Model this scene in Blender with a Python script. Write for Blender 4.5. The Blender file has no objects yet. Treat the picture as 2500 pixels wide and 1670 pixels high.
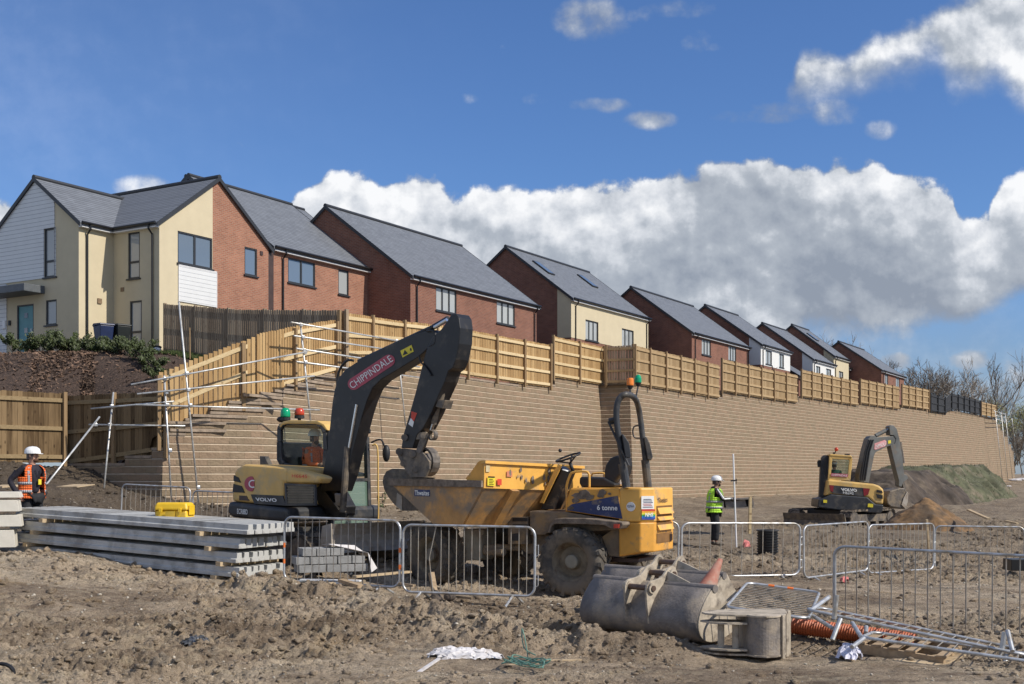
import bpy, bmesh, math, random
import numpy as np
from mathutils import Vector, Matrix, Quaternion
R = random.Random(7)
SC = bpy.context.scene
COL = SC.collection
F = 2900.0; HZ = 1160.0; CH = 1.85      # lens in photo pixels, horizon row, eye height

def P(u, v, D):
    return Vector(((u-1250.0)/F*D, D, CH+(HZ-v)/F*D))
def XY(u, D):
    return Vector(((u-1250.0)/F*D, D, 0))

# ---------------------------------------------------------------- materials
MATS = {}
def mat(name, col, rough=0.7, metal=0.0, var=0.15, scale=6.0, bump=0.0, bscale=None, dirt=None, dirt_amt=0.5,
        dirt_scale=3.0, detail=6.0, spec=0.5, stretch=None):
    """principled material, base colour broken up by noise, optional second 'dirt' colour in patches, optional bump"""
    if name in MATS: return MATS[name]
    m = bpy.data.materials.new(name); m.use_nodes = True
    nt = m.node_tree; N = nt.nodes; L = nt.links
    b = N['Principled BSDF']
    b.inputs['Roughness'].default_value = rough
    b.inputs['Metallic'].default_value = metal
    b.inputs['Specular IOR Level'].default_value = spec
    tc = N.new('ShaderNodeTexCoord')
    vec = tc.outputs['Object']
    if stretch:
        mp = N.new('ShaderNodeMapping'); mp.inputs['Scale'].default_value = stretch
        L.new(vec, mp.inputs['Vector']); vec = mp.outputs['Vector']
    n1 = N.new('ShaderNodeTexNoise'); n1.inputs['Scale'].default_value = scale; n1.inputs['Detail'].default_value = detail
    n1.inputs['Roughness'].default_value = 0.6
    L.new(vec, n1.inputs['Vector'])
    mx = N.new('ShaderNodeMix'); mx.data_type = 'RGBA'
    c = Vector(col)
    mx.inputs[6].default_value = (*[max(0, x*(1-var*1.6)) for x in c], 1)
    mx.inputs[7].default_value = (*[min(1, x*(1+var*1.4)) for x in c], 1)
    rp = N.new('ShaderNodeMapRange'); rp.inputs[1].default_value = 0.3; rp.inputs[2].default_value = 0.7
    L.new(n1.outputs['Fac'], rp.inputs[0]); L.new(rp.outputs[0], mx.inputs[0])
    out = mx.outputs[2]
    if dirt is not None:
        n2 = N.new('ShaderNodeTexNoise'); n2.inputs['Scale'].default_value = dirt_scale; n2.inputs['Detail'].default_value = 8
        n2.inputs['Roughness'].default_value = 0.65
        L.new(vec, n2.inputs['Vector'])
        r2 = N.new('ShaderNodeMapRange')
        t = 0.75-0.5*dirt_amt
        r2.inputs[1].default_value = t-0.07; r2.inputs[2].default_value = t+0.07
        L.new(n2.outputs['Fac'], r2.inputs[0])
        m2 = N.new('ShaderNodeMix'); m2.data_type = 'RGBA'
        L.new(r2.outputs[0], m2.inputs[0]); L.new(out, m2.inputs[6]); m2.inputs[7].default_value = (*dirt, 1)
        out = m2.outputs[2]
    L.new(out, b.inputs['Base Color'])
    if bump:
        n3 = N.new('ShaderNodeTexNoise'); n3.inputs['Scale'].default_value = bscale or scale*4; n3.inputs['Detail'].default_value = 5
        L.new(vec, n3.inputs['Vector'])
        bp = N.new('ShaderNodeBump'); bp.inputs['Strength'].default_value = min(1, bump); bp.inputs['Distance'].default_value = 0.02
        L.new(n3.outputs['Fac'], bp.inputs['Height']); L.new(bp.outputs[0], b.inputs['Normal'])
    MATS[name] = m
    return m

def brick_mat(name, c1, c2, mortar, bw=0.225, bh=0.075, ms=0.010, uv=False, bump=0.4, extra=0.25, rough=0.9, msmooth=0.1, nsc=1.3):
    if name in MATS: return MATS[name]
    m = bpy.data.materials.new(name); m.use_nodes = True
    nt = m.node_tree; N = nt.nodes; L = nt.links
    b = N['Principled BSDF']; b.inputs['Roughness'].default_value = rough; b.inputs['Specular IOR Level'].default_value = 0.2
    tc = N.new('ShaderNodeTexCoord')
    if uv:
        vec = tc.outputs['UV']
    else:
        sp = N.new('ShaderNodeSeparateXYZ'); L.new(tc.outputs['Object'], sp.inputs[0])
        ad = N.new('ShaderNodeMath'); ad.operation = 'ADD'; L.new(sp.outputs[0], ad.inputs[0]); L.new(sp.outputs[1], ad.inputs[1])
        cb = N.new('ShaderNodeCombineXYZ'); L.new(ad.outputs[0], cb.inputs[0]); L.new(sp.outputs[2], cb.inputs[1])
        vec = cb.outputs[0]
    bt = N.new('ShaderNodeTexBrick')
    bt.inputs['Scale'].default_value = 1.0
    bt.inputs['Brick Width'].default_value = bw; bt.inputs['Row Height'].default_value = bh
    bt.inputs['Mortar Size'].default_value = ms; bt.inputs['Mortar Smooth'].default_value = msmooth
    bt.inputs['Bias'].default_value = 0.0
    bt.inputs['Color1'].default_value = (*c1, 1); bt.inputs['Color2'].default_value = (*c2, 1); bt.inputs['Mortar'].default_value = (*mortar, 1)
    L.new(vec, bt.inputs['Vector'])
    n1 = N.new('ShaderNodeTexNoise'); n1.inputs['Scale'].default_value = nsc; n1.inputs['Detail'].default_value = 8
    n1.inputs['Roughness'].default_value = 0.7
    L.new(vec, n1.inputs['Vector'])
    mr = N.new('ShaderNodeMapRange'); mr.inputs[1].default_value = 0.25; mr.inputs[2].default_value = 0.75
    mr.inputs[3].default_value = 1-extra; mr.inputs[4].default_value = 1+extra
    L.new(n1.outputs['Fac'], mr.inputs[0])
    ml = N.new('ShaderNodeVectorMath'); ml.operation = 'SCALE'
    L.new(bt.outputs['Color'], ml.inputs[0]); L.new(mr.outputs[0], ml.inputs['Scale'])
    L.new(ml.outputs[0], b.inputs['Base Color'])
    n3 = N.new('ShaderNodeTexNoise'); n3.inputs['Scale'].default_value = 14; n3.inputs['Detail'].default_value = 5
    L.new(vec, n3.inputs['Vector'])
    sb = N.new('ShaderNodeMath'); sb.operation = 'SUBTRACT'; L.new(n3.outputs['Fac'], sb.inputs[0]); L.new(bt.outputs['Fac'], sb.inputs[1])
    bp = N.new('ShaderNodeBump'); bp.inputs['Strength'].default_value = bump; bp.inputs['Distance'].default_value = 0.03
    L.new(sb.outputs[0], bp.inputs['Height']); L.new(bp.outputs[0], b.inputs['Normal'])
    MATS[name] = m
    return m

def stripes_mat(name, c, c2, period, width, axis=2, rough=0.6, var=0.1, bump=0.5, blend=0.5, freq2=None):
    """courses: dark line every 'period' along an object axis (tiles, cladding)"""
    if name in MATS: return MATS[name]
    m = bpy.data.materials.new(name); m.use_nodes = True
    nt = m.node_tree; N = nt.nodes; L = nt.links
    b = N['Principled BSDF']; b.inputs['Roughness'].default_value = rough; b.inputs['Specular IOR Level'].default_value = 0.3
    tc = N.new('ShaderNodeTexCoord'); sp = N.new('ShaderNodeSeparateXYZ'); L.new(tc.outputs['Object'], sp.inputs[0])
    dv = N.new('ShaderNodeMath'); dv.operation = 'DIVIDE'; dv.inputs[1].default_value = period; L.new(sp.outputs[axis], dv.inputs[0])
    fr = N.new('ShaderNodeMath'); fr.operation = 'FRACT'; L.new(dv.outputs[0], fr.inputs[0])
    lt = N.new('ShaderNodeMath'); lt.operation = 'LESS_THAN'; lt.inputs[1].default_value = width; L.new(fr.outputs[0], lt.inputs[0])
    n1 = N.new('ShaderNodeTexNoise'); n1.inputs['Scale'].default_value = 2.5; n1.inputs['Detail'].default_value = 7; n1.inputs['Roughness'].default_value = 0.7
    L.new(tc.outputs['Object'], n1.inputs['Vector'])
    mr = N.new('ShaderNodeMapRange'); mr.inputs[1].default_value = 0.3; mr.inputs[2].default_value = 0.7; mr.inputs[3].default_value = 1-var; mr.inputs[4].default_value = 1+var
    L.new(n1.outputs['Fac'], mr.inputs[0])
    mx = N.new('ShaderNodeMix'); mx.data_type = 'RGBA'; mx.inputs[6].default_value = (*c, 1); mx.inputs[7].default_value = (*c2, 1)
    L.new(lt.outputs[0], mx.inputs[0])
    out = mx.outputs[2]
    if freq2:   # single tiles, one random tone each
        fl = N.new('ShaderNodeMath'); fl.operation = 'FLOOR'; L.new(dv.outputs[0], fl.inputs[0])
        d2 = N.new('ShaderNodeMath'); d2.operation = 'MULTIPLY'; d2.inputs[1].default_value = 1/freq2; L.new(sp.outputs[0], d2.inputs[0])
        hf = N.new('ShaderNodeMath'); hf.operation = 'MULTIPLY'; hf.inputs[1].default_value = 0.5; L.new(fl.outputs[0], hf.inputs[0])
        ad = N.new('ShaderNodeMath'); ad.operation = 'ADD'; L.new(d2.outputs[0], ad.inputs[0]); L.new(hf.outputs[0], ad.inputs[1])
        f2 = N.new('ShaderNodeMath'); f2.operation = 'FLOOR'; L.new(ad.outputs[0], f2.inputs[0])
        cb = N.new('ShaderNodeCombineXYZ'); L.new(f2.outputs[0], cb.inputs[0]); L.new(fl.outputs[0], cb.inputs[1])
        wn = N.new('ShaderNodeTexWhiteNoise'); wn.noise_dimensions = '2D'; L.new(cb.outputs[0], wn.inputs['Vector'])
        m3 = N.new('ShaderNodeMapRange'); m3.inputs[3].default_value = 0.90; m3.inputs[4].default_value = 1.10; L.new(wn.outputs['Value'], m3.inputs[0])
        s3 = N.new('ShaderNodeVectorMath'); s3.operation = 'SCALE'; L.new(out, s3.inputs[0]); L.new(m3.outputs[0], s3.inputs['Scale'])
        out = s3.outputs[0]
    sc = N.new('ShaderNodeVectorMath'); sc.operation = 'SCALE'; L.new(out, sc.inputs[0]); L.new(mr.outputs[0], sc.inputs['Scale'])
    L.new(sc.outputs[0], b.inputs['Base Color'])
    bp = N.new('ShaderNodeBump'); bp.inputs['Strength'].default_value = bump; bp.inputs['Distance'].default_value = 0.02
    L.new(fr.outputs[0], bp.inputs['Height']); L.new(bp.outputs[0], b.inputs['Normal'])
    MATS[name] = m
    return m

def wood_mat(name, c1, c2, knots=True, axis='z', var=0.35):
    """boards: each board (island attribute via random per face group is baked into vertex colour) plus grain"""
    if name in MATS: return MATS[name]
    m = bpy.data.materials.new(name); m.use_nodes = True
    nt = m.node_tree; N = nt.nodes; L = nt.links
    b = N['Principled BSDF']; b.inputs['Roughness'].default_value = 0.85; b.inputs['Specular IOR Level'].default_value = 0.2
    tc = N.new('ShaderNodeTexCoord'); mp = N.new('ShaderNodeMapping')
    mp.inputs['Scale'].default_value = {'z': (14, 14, 1.2), 'x': (1.2, 14, 14)}[axis]
    L.new(tc.outputs['Object'], mp.inputs['Vector'])
    n1 = N.new('ShaderNodeTexNoise'); n1.inputs['Scale'].default_value = 1.4; n1.inputs['Detail'].default_value = 6; n1.inputs['Distortion'].default_value = 0.6
    L.new(mp.outputs[0], n1.inputs['Vector'])
    gi = N.new('ShaderNodeNewGeometry')
    ad = N.new('ShaderNodeMath'); ad.operation = 'MULTIPLY_ADD'; ad.inputs[1].default_value = 0.75; ad.inputs[2].default_value = -0.375
    L.new(gi.outputs['Random Per Island'], ad.inputs[0])
    a2 = N.new('ShaderNodeMath'); a2.operation = 'ADD'; L.new(n1.outputs['Fac'], a2.inputs[0]); L.new(ad.outputs[0], a2.inputs[1])
    rp = N.new('ShaderNodeMapRange'); rp.inputs[1].default_value = 0.2; rp.inputs[2].default_value = 0.8; L.new(a2.outputs[0], rp.inputs[0])
    mx = N.new('ShaderNodeMix'); mx.data_type = 'RGBA'; mx.inputs[6].default_value = (*c1, 1); mx.inputs[7].default_value = (*c2, 1)
    L.new(rp.outputs[0], mx.inputs[0]); out = mx.outputs[2]
    if knots:
        vo = N.new('ShaderNodeTexVoronoi'); vo.inputs['Scale'].default_value = 1.0
        m2 = N.new('ShaderNodeMapping'); m2.inputs['Scale'].default_value = (7, 7, 3.0) if axis == 'z' else (3, 7, 7)
        L.new(tc.outputs['Object'], m2.inputs['Vector']); L.new(m2.outputs[0], vo.inputs['Vector'])
        lt = N.new('ShaderNodeMapRange'); lt.inputs[1].default_value = 0.10; lt.inputs[2].default_value = 0.2; lt.inputs[3].default_value = 0.7; lt.inputs[4].default_value = 0
        L.new(vo.outputs['Distance'], lt.inputs[0])
        m3 = N.new('ShaderNodeMix'); m3.data_type = 'RGBA'; L.new(lt.outputs[0], m3.inputs[0]); L.new(out, m3.inputs[6])
        m3.inputs[7].default_value = (c1[0]*0.35, c1[1]*0.3, c1[2]*0.28, 1); out = m3.outputs[2]
    L.new(out, b.inputs['Base Color'])
    MATS[name] = m
    return m

def glass_mat(name, col=(0.02, 0.025, 0.03), rough=0.03, alpha=1.0, spec=0.9, trans=0.0):
    if name in MATS: return MATS[name]
    m = bpy.data.materials.new(name); m.use_nodes = True
    b = m.node_tree.nodes['Principled BSDF']
    b.inputs['Base Color'].default_value = (*col, 1); b.inputs['Roughness'].default_value = rough
    b.inputs['Specular IOR Level'].default_value = spec
    b.inputs['IOR'].default_value = 1.52
    if trans:
        nt = m.node_tree; N = nt.nodes; L = nt.links
        t = N.new('ShaderNodeBsdfTransparent'); t.inputs['Color'].default_value = (0.93, 0.965, 0.945, 1)
        ms = N.new('ShaderNodeMixShader'); ms.inputs[0].default_value = trans
        L.new(b.outputs[0], ms.inputs[1]); L.new(t.outputs[0], ms.inputs[2])
        L.new(ms.outputs[0], N['Material Output'].inputs['Surface'])
    MATS[name] = m
    return m

# ---------------------------------------------------------------- mesh builder
class MB:
    def __init__(s): s.v = []; s.f = []; s.uv = None
    def add(s, vs, fs):
        k = len(s.v); s.v += [tuple(x) for x in vs]; s.f += [tuple(i+k for i in f) for f in fs]; return s
    def hexa(s, a):   # 8 corners: bottom 4 (ccw), top 4
        return s.add(a, [(0,3,2,1),(4,5,6,7),(0,1,5,4),(1,2,6,5),(2,3,7,6),(3,0,4,7)])
    def box(s, c, d, rot=None):
        c = Vector(c); x, y, z = [k/2 for k in d]
        p = [Vector(q) for q in ((-x,-y,-z),(x,-y,-z),(x,y,-z),(-x,y,-z),(-x,-y,z),(x,-y,z),(x,y,z),(-x,y,z))]
        if rot is not None:
            if not isinstance(rot, Matrix): rot = Matrix.Rotation(rot, 3, 'Z')
            p = [rot @ q for q in p]
        return s.hexa([c+q for q in p])
    def bb(s, x0, x1, y0, y1, z0, z1):
        return s.box(((x0+x1)/2, (y0+y1)/2, (z0+z1)/2), (abs(x1-x0), abs(y1-y0), abs(z1-z0)))
    def bar(s, a, b, w, h, up=(0,0,1)):   # rectangular bar a->b
        a = Vector(a); b = Vector(b); d = (b-a).normalized(); up = Vector(up)
        sd = d.cross(up)
        if sd.length < 1e-4: sd = d.cross(Vector((1,0,0)))
        sd.normalize(); up2 = sd.cross(d).normalized()
        sd *= w/2; up2 *= h/2
        return s.hexa([a-sd-up2, a+sd-up2, b+sd-up2, b-sd-up2, a-sd+up2, a+sd+up2, b+sd+up2, b-sd+up2])
    def tube(s, pts, r, n=8, closed=False, cap=True):
        pts = [Vector(p) for p in pts]; m = len(pts)
        rs = r if isinstance(r, (list, tuple)) else [r]*m
        k = len(s.v); up = None
        for i, p in enumerate(pts):
            if closed: d = pts[(i+1) % m]-pts[i-1]
            else: d = pts[min(i+1, m-1)]-pts[max(i-1, 0)]
            d.normalize()
            if up is None:
                up = d.cross(Vector((0,0,1)))
                if up.length < 0.01: up = d.cross(Vector((1,0,0)))
            up = (up-d*up.dot(d))
            if up.length < 1e-5: up = d.orthogonal()
            up.normalize(); w = d.cross(up)
            for j in range(n):
                a = 2*math.pi*j/n
                s.v.append(tuple(p+(up*math.cos(a)+w*math.sin(a))*rs[i]))
        for i in range(m if closed else m-1):
            i2 = (i+1) % m
            for j in range(n):
                j2 = (j+1) % n
                s.f.append((k+i*n+j, k+i*n+j2, k+i2*n+j2, k+i2*n+j))
        if cap and not closed:
            s.f.append(tuple(k+j for j in range(n))[::-1]); s.f.append(tuple(k+(m-1)*n+j for j in range(n)))
        return s
    def cyl(s, a, b, r, n=20): return s.tube([a, b], r, n)
    def prism(s, poly, ext):   # polygon (3D pts) extruded by vector ext
        n = len(poly); ext = Vector(ext); a = [Vector(p) for p in poly]
        return s.add(a+[p+ext for p in a], [tuple(range(n))[::-1], tuple(range(n, 2*n))]+[(i, (i+1) % n, (i+1) % n+n, i+n) for i in range(n)])
    def sheet(s, poly): return s.add([Vector(p) for p in poly], [tuple(range(len(poly)))])
    def lathe(s, prof, c, axis=(0,0,1), n=24, a0=0, a1=None):   # prof [(r,h)]
        c = Vector(c); ax = Vector(axis).normalized(); e1 = ax.orthogonal().normalized(); e2 = ax.cross(e1)
        full = a1 is None; a1 = a1 if a1 is not None else 2*math.pi; m = len(prof); k = len(s.v); nn = n if full else n+1
        for i in range(nn):
            a = a0+(a1-a0)*i/n; d = e1*math.cos(a)+e2*math.sin(a)
            for r, h in prof: s.v.append(tuple(c+d*r+ax*h))
        for i in range(n):
            i2 = (i+1) % nn
            for j in range(m-1): s.f.append((k+i*m+j, k+i2*m+j, k+i2*m+j+1, k+i*m+j+1))
        return s
    def ball(s, c, r, n=12, m=8, sq=(1,1,1), rot=None):
        c = Vector(c); k = len(s.v)
        for i in range(m+1):
            t = math.pi*i/m
            for j in range(n):
                a = 2*math.pi*j/n
                q = Vector((math.sin(t)*math.cos(a)*sq[0]*r, math.sin(t)*math.sin(a)*sq[1]*r, math.cos(t)*sq[2]*r))
                if rot is not None: q = rot @ q
                s.v.append(tuple(c+q))
        for i in range(m):
            for j in range(n):
                j2 = (j+1) % n; s.f.append((k+i*n+j, k+(i+1)*n+j, k+(i+1)*n+j2, k+i*n+j2))
        return s
    def build(s, name, m, parent=None, smooth=False, bevel=0, seg=2, auto=None, loc=None, sub=0, solid=0):
        me = bpy.data.meshes.new(name)
        off = Vector((0,0,0))
        if parent is not None: off = root_loc(parent)
        elif loc is not None: off = Vector(loc)
        vs = [tuple(Vector(v)-off) for v in s.v] if off.length else s.v
        me.from_pydata(vs, [], s.f); me.update()
        if m is not None:
            for q in (m if isinstance(m, list) else [m]): me.materials.append(q)
        bm = bmesh.new(); bm.from_mesh(me)
        bmesh.ops.recalc_face_normals(bm, faces=bm.faces)
        bm.to_mesh(me); bm.free()
        if smooth: me.shade_smooth()
        o = bpy.data.objects.new(name, me); COL.objects.link(o)
        if parent is not None: o.parent = parent
        elif loc is not None: o.location = loc
        if solid:
            md = o.modifiers.new('s', 'SOLIDIFY'); md.thickness = solid; md.offset = 0
        if bevel:
            md = o.modifiers.new('b', 'BEVEL'); md.width = bevel; md.segments = seg; md.limit_method = 'ANGLE'; md.angle_limit = math.radians(35)
        if sub:
            md = o.modifiers.new('u', 'SUBSURF'); md.levels = sub; md.render_levels = sub
        return o

def _builds(s, name, m, parent=None, **kw):   # one object per connected piece
    par = list(range(len(s.v)))
    def fd(i):
        while par[i] != i: par[i] = par[par[i]]; i = par[i]
        return i
    for f in s.f:
        a = fd(f[0])
        for j in f[1:]: par[fd(j)] = a
    gr = {}
    for f in s.f: gr.setdefault(fd(f[0]), []).append(f)
    out = []
    for fs in gr.values():
        ids = sorted({i for f in fs for i in f}); mp = {k: i for i, k in enumerate(ids)}
        b = MB(); b.v = [s.v[i] for i in ids]; b.f = [tuple(mp[i] for i in f) for f in fs]; out.append(b.build(name, m, parent, **kw))
    return out[0]
MB.builds = _builds

def root_loc(o):
    while o.parent is not None: o = o.parent
    return o.get('_org') and Vector(o['_org']) or Vector((0,0,0))

def tag(o, label=None, cat=None, group=None, kind=None):
    if label: o['label'] = label
    if cat: o['category'] = cat
    if group: o['group'] = group
    if kind: o['kind'] = kind
    return o
def thing(name, label, cat, loc=(0,0,0), group=None, rz=0, org=True):
    """Empty at the thing's base. If org, parts are given in world coordinates and shifted; else parts are local."""
    o = bpy.data.objects.new(name, None); COL.objects.link(o); o.location = loc; o.rotation_euler = (0,0,rz)
    o.empty_display_size = 0.2
    if org: o['_org'] = tuple(loc)
    return tag(o, label, cat, group)
def copy_tree(o, parent=None):
    c = o.copy(); COL.objects.link(c)
    if parent is not None: c.parent = parent
    for ch in list(o.children): copy_tree(ch, c)
    return c
def struct(o): o['kind'] = 'structure'; return o

class VPlane:
    """vertical plane through ground point o with horizontal direction d; photo rays are cut with it"""
    def __init__(s, o, d, off=0):
        s.d = Vector((d[0], d[1], 0)).normalized()
        n = Vector((-s.d.y, s.d.x, 0))
        o = Vector((o[0], o[1], 0))
        if n.dot(o) < 0: n = -n
        s.n = n               # away from the camera
        s.o = o+n*off
    def shift(s, off): return VPlane(s.o+s.n*off, s.d)
    def __call__(s, u, v, off=0):
        r = Vector(((u-1250.0)/F, 1, (HZ-v)/F)); c = Vector((0,0,CH))
        t = (s.o+s.n*off-c).dot(s.n)/r.dot(s.n)
        return c+r*t
    def poly(s, pts, off=0): return [s(u, v, off) for u, v in pts]
    def slab(s, mb, pts, t, off=0):   # outline on the plane, thickness t away from camera starting at off
        return mb.prism(s.poly(pts, off), s.n*t)

def arc(c, r, a0, a1, n):   # 2D arc (degrees), image y down
    return [(c[0]+r*math.cos(math.radians(a0+(a1-a0)*i/n)), c[1]+r*math.sin(math.radians(a0+(a1-a0)*i/n))) for i in range(n+1)]
def spline(pts, n=6):
    pts = [Vector(p) for p in pts]; out = []
    for i in range(len(pts)-1):
        p0 = pts[max(i-1, 0)]; p1 = pts[i]; p2 = pts[i+1]; p3 = pts[min(i+2, len(pts)-1)]
        for k in range(n):
            t = k/n
            out.append(0.5*((2*p1)+(p2-p0)*t+(2*p0-5*p1+4*p2-p3)*t*t+(3*p1-p0-3*p2+p3)*t**3))
    out.append(pts[-1]); return out

def text(s, m, parent, p0, px, py, name='lettering', bold=0.0, depth=0.004, shear=0, spacing=1.0):
    """lettering fitted to the parallelogram p0, p0+px (width), p0+py (height)"""
    cu = bpy.data.curves.new('t', 'FONT'); cu.body = s; cu.offset = bold; cu.shear = shear; cu.space_character = spacing; cu.resolution_u = 3
    ob = bpy.data.objects.new('t', cu); COL.objects.link(ob)
    dg = bpy.context.evaluated_depsgraph_get(); dg.update()
    me = bpy.data.meshes.new_from_object(ob.evaluated_get(dg)); 
    bpy.data.objects.remove(ob); bpy.data.curves.remove(cu)
    co = np.empty(len(me.vertices)*3); me.vertices.foreach_get('co', co); co = co.reshape(-1, 3)
    lo = co.min(0); hi = co.max(0)
    p0 = Vector(p0); px = Vector(px); py = Vector(py); nn = px.cross(py).normalized()
    mb = MB()
    vs = [p0+px*((c[0]-lo[0])/(hi[0]-lo[0]))+py*((c[1]-lo[1])/(hi[1]-lo[1])) for c in co]
    fs = [tuple(p.vertices) for p in me.polygons]
    bpy.data.meshes.remove(me)
    mb.add([v+nn*depth for v in vs], fs)
    me = bpy.data.meshes.new(name); off = root_loc(parent)
    me.from_pydata([tuple(Vector(v)-off) for v in mb.v], [], mb.f); me.materials.append(m)
    o = bpy.data.objects.new(name, me); COL.objects.link(o); o.parent = parent
    return o

# ---------------------------------------------------------------- numeric noise for terrain
def _hash(ix, iy, seed):
    h = (ix*374761393+iy*668265263+seed*1442695041) & 0x7fffffff
    h = ((h ^ (h >> 13))*1274126177) & 0x7fffffff
    return ((h ^ (h >> 16)) & 0xffff)/65535.0
def vnoise(x, y, seed=0):
    ix = np.floor(x).astype(np.int64); iy = np.floor(y).astype(np.int64)
    fx = x-ix; fy = y-iy; fx = fx*fx*(3-2*fx); fy = fy*fy*(3-2*fy)
    a = _hash(ix, iy, seed); b = _hash(ix+1, iy, seed); c = _hash(ix, iy+1, seed); d = _hash(ix+1, iy+1, seed)
    return (a*(1-fx)+b*fx)*(1-fy)+(c*(1-fx)+d*fx)*fy
def fbm(x, y, seed=0, o=5, g=0.5):
    s = 0; a = 1; t = 0
    for i in range(o):
        s = s+a*vnoise(x, y, seed+i*17); t += a; a *= g; x = x*2.03+11.3; y = y*2.03+5.7
    return s/t
# ================================================================ camera, light, sky
cam = bpy.data.cameras.new('camera'); cam.sensor_width = 36; cam.lens = 36*F/2500.0
cam.shift_y = (HZ-835.0)/2500.0; cam.clip_start = 0.1; cam.clip_end = 3000
co = bpy.data.objects.new('camera', cam); COL.objects.link(co)
co.location = (0, 0, CH); co.rotation_euler = (math.radians(90), 0, 0); SC.camera = co
SC.view_settings.view_transform = 'Standard'; SC.view_settings.look = 'None'
SC.view_settings.exposure = 0.15; SC.view_settings.gamma = 1
SC.view_settings.use_curve_mapping = False
SUN_EL = math.radians(41); sx, sy = 0.905, -0.425; k = math.hypot(sx, sy); sx /= k; sy /= k
SUNV = Vector((sx*math.cos(SUN_EL), sy*math.cos(SUN_EL), math.sin(SUN_EL)))
sun = bpy.data.lights.new('sun', 'SUN'); sun.energy = 4.2; sun.angle = math.radians(0.55); sun.color = (1.0, 0.93, 0.82)
so = bpy.data.objects.new('sun', sun); COL.objects.link(so)
so.rotation_euler = SUNV.to_track_quat('Z', 'Y').to_euler(); so.location = (20, -20, 40)

W = bpy.data.worlds.new('World'); SC.world = W; W.use_nodes = True
W.cycles.sampling_method = 'MANUAL'; W.cycles.sample_map_resolution = 256
nt = W.node_tree; N = nt.nodes; L = nt.links
bg = N['Background']
sky = N.new('ShaderNodeTexSky'); sky.sky_type = 'NISHITA'; sky.sun_disc = False
sky.sun_elevation = SUN_EL; sky.sun_rotation = math.atan2(sx, sy)
sky.air_density = 1.0; sky.dust_density = 0.6; sky.ozone_density = 3.0
def M(op, a, b=None, c=None, clamp=False):
    n = N.new('ShaderNodeMath'); n.operation = op; n.use_clamp = clamp
    for i, x in enumerate((a, b, c)):
        if x is None: continue
        if isinstance(x, (int, float)): n.inputs[i].default_value = x
        else: L.new(x, n.inputs[i])
    return n.outputs[0]
def SS(x, a, b):   # smoothstep
    n = N.new('ShaderNodeMapRange'); n.interpolation_type = 'SMOOTHSTEP'
    for i, q in ((0, x), (1, a), (2, b)):
        if isinstance(q, (int, float)): n.inputs[i].default_value = q
        else: L.new(q, n.inputs[i])
    return n.outputs[0]
def NZ(vec, sc, det=8, rough=0.55, dist=0.0, lac=2.0):
    n = N.new('ShaderNodeTexNoise'); n.inputs['Scale'].default_value = sc; n.inputs['Detail'].default_value = det
    n.inputs['Roughness'].default_value = rough; n.inputs['Distortion'].default_value = dist
    L.new(vec, n.inputs['Vector']); return n.outputs['Fac']
tc = N.new('ShaderNodeTexCoord'); sp = N.new('ShaderNodeSeparateXYZ'); L.new(tc.outputs['Generated'], sp.inputs[0])
ya = M('MAXIMUM', M('ABSOLUTE', sp.outputs[1]), 0.25)
px = M('MULTIPLY', M('DIVIDE', sp.outputs[0], ya), 2.9); py = M('MULTIPLY', M('DIVIDE', sp.outputs[2], ya), 2.9)
def vec2(a, b):
    c = N.new('ShaderNodeCombineXYZ'); L.new(a, c.inputs[0]); L.new(b, c.inputs[1]); return c.outputs[0]
pv = vec2(px, py)
def curve(x, pts):   # pts in photo pixels (u, v) -> height above horizon in kilopixels, as a float curve over px
    xn = M('MULTIPLY_ADD', x, 1/3.2, 0.5)
    n = N.new('ShaderNodeFloatCurve'); cv = n.mapping.curves[0]
    q = [(((u-1250)/1000.0)/3.2+0.5, (HZ-v)/1300.0) for u, v in pts]
    cv.points[0].location = (0, q[0][1]); cv.points[1].location = (1, q[-1][1])
    for a, b in q: cv.points.new(a, b)
    n.mapping.update(); L.new(xn, n.inputs['Value'])
    return M('MULTIPLY', n.outputs[0], 1.3)
n_big = NZ(pv, 1.9, 4, 0.5)
n_mid = NZ(pv, 7.5, 8, 0.58, 0.0)
sh = N.new('ShaderNodeVectorMath'); sh.operation = 'ADD'; L.new(pv, sh.inputs[0]); sh.inputs[1].default_value = (0.016, 0.030, 0)
n_sh = NZ(sh.outputs[0], 7.5, 5, 0.58, 0.0)
bil = M('SUBTRACT', 0.5, M('ABSOLUTE', M('MULTIPLY', M('SUBTRACT', NZ(pv, 5.0, 2, 0.45), 0.5), 2.6)))   # billows
relief = M('SUBTRACT', n_mid, n_sh)
edge = M('ADD', M('MULTIPLY', M('SUBTRACT', bil, 0.2), 0.055), M('MULTIPLY', M('SUBTRACT', n_mid, 0.5), 0.15))
H1c = curve(px, [(-300,560),(-80,520),(10,470),(50,560),(160,720),(600,760),(672,640),(700,520),(760,450),(850,420),(930,428),(1000,424),(1060,440),(1120,480),(1190,450),(1260,455),(1330,470),(1420,455),(1500,452),(1600,440),(1680,398),(1750,385),(1850,402),(1960,422),(2005,430),(2050,388),(2110,384),(2170,402),(2260,430),(2320,450),(2350,520),(2400,524),(2430,470),(2470,432),(2560,420),(2800,470)])
B1c = curve(px, [(-300,900),(600,930),(1300,940),(1800,900),(1950,850),(2080,838),(2200,830),(2330,820),(2420,770),(2520,740),(2800,760)])
e1 = M('ADD', M('SUBTRACT', H1c, py), edge)
f1 = M('ADD', M('SUBTRACT', py, B1c), M('MULTIPLY', M('SUBTRACT', n_mid, 0.5), 0.16))
a1 = M('MULTIPLY', SS(e1, 0.0, 0.024), SS(f1, -0.02, 0.07))
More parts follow.
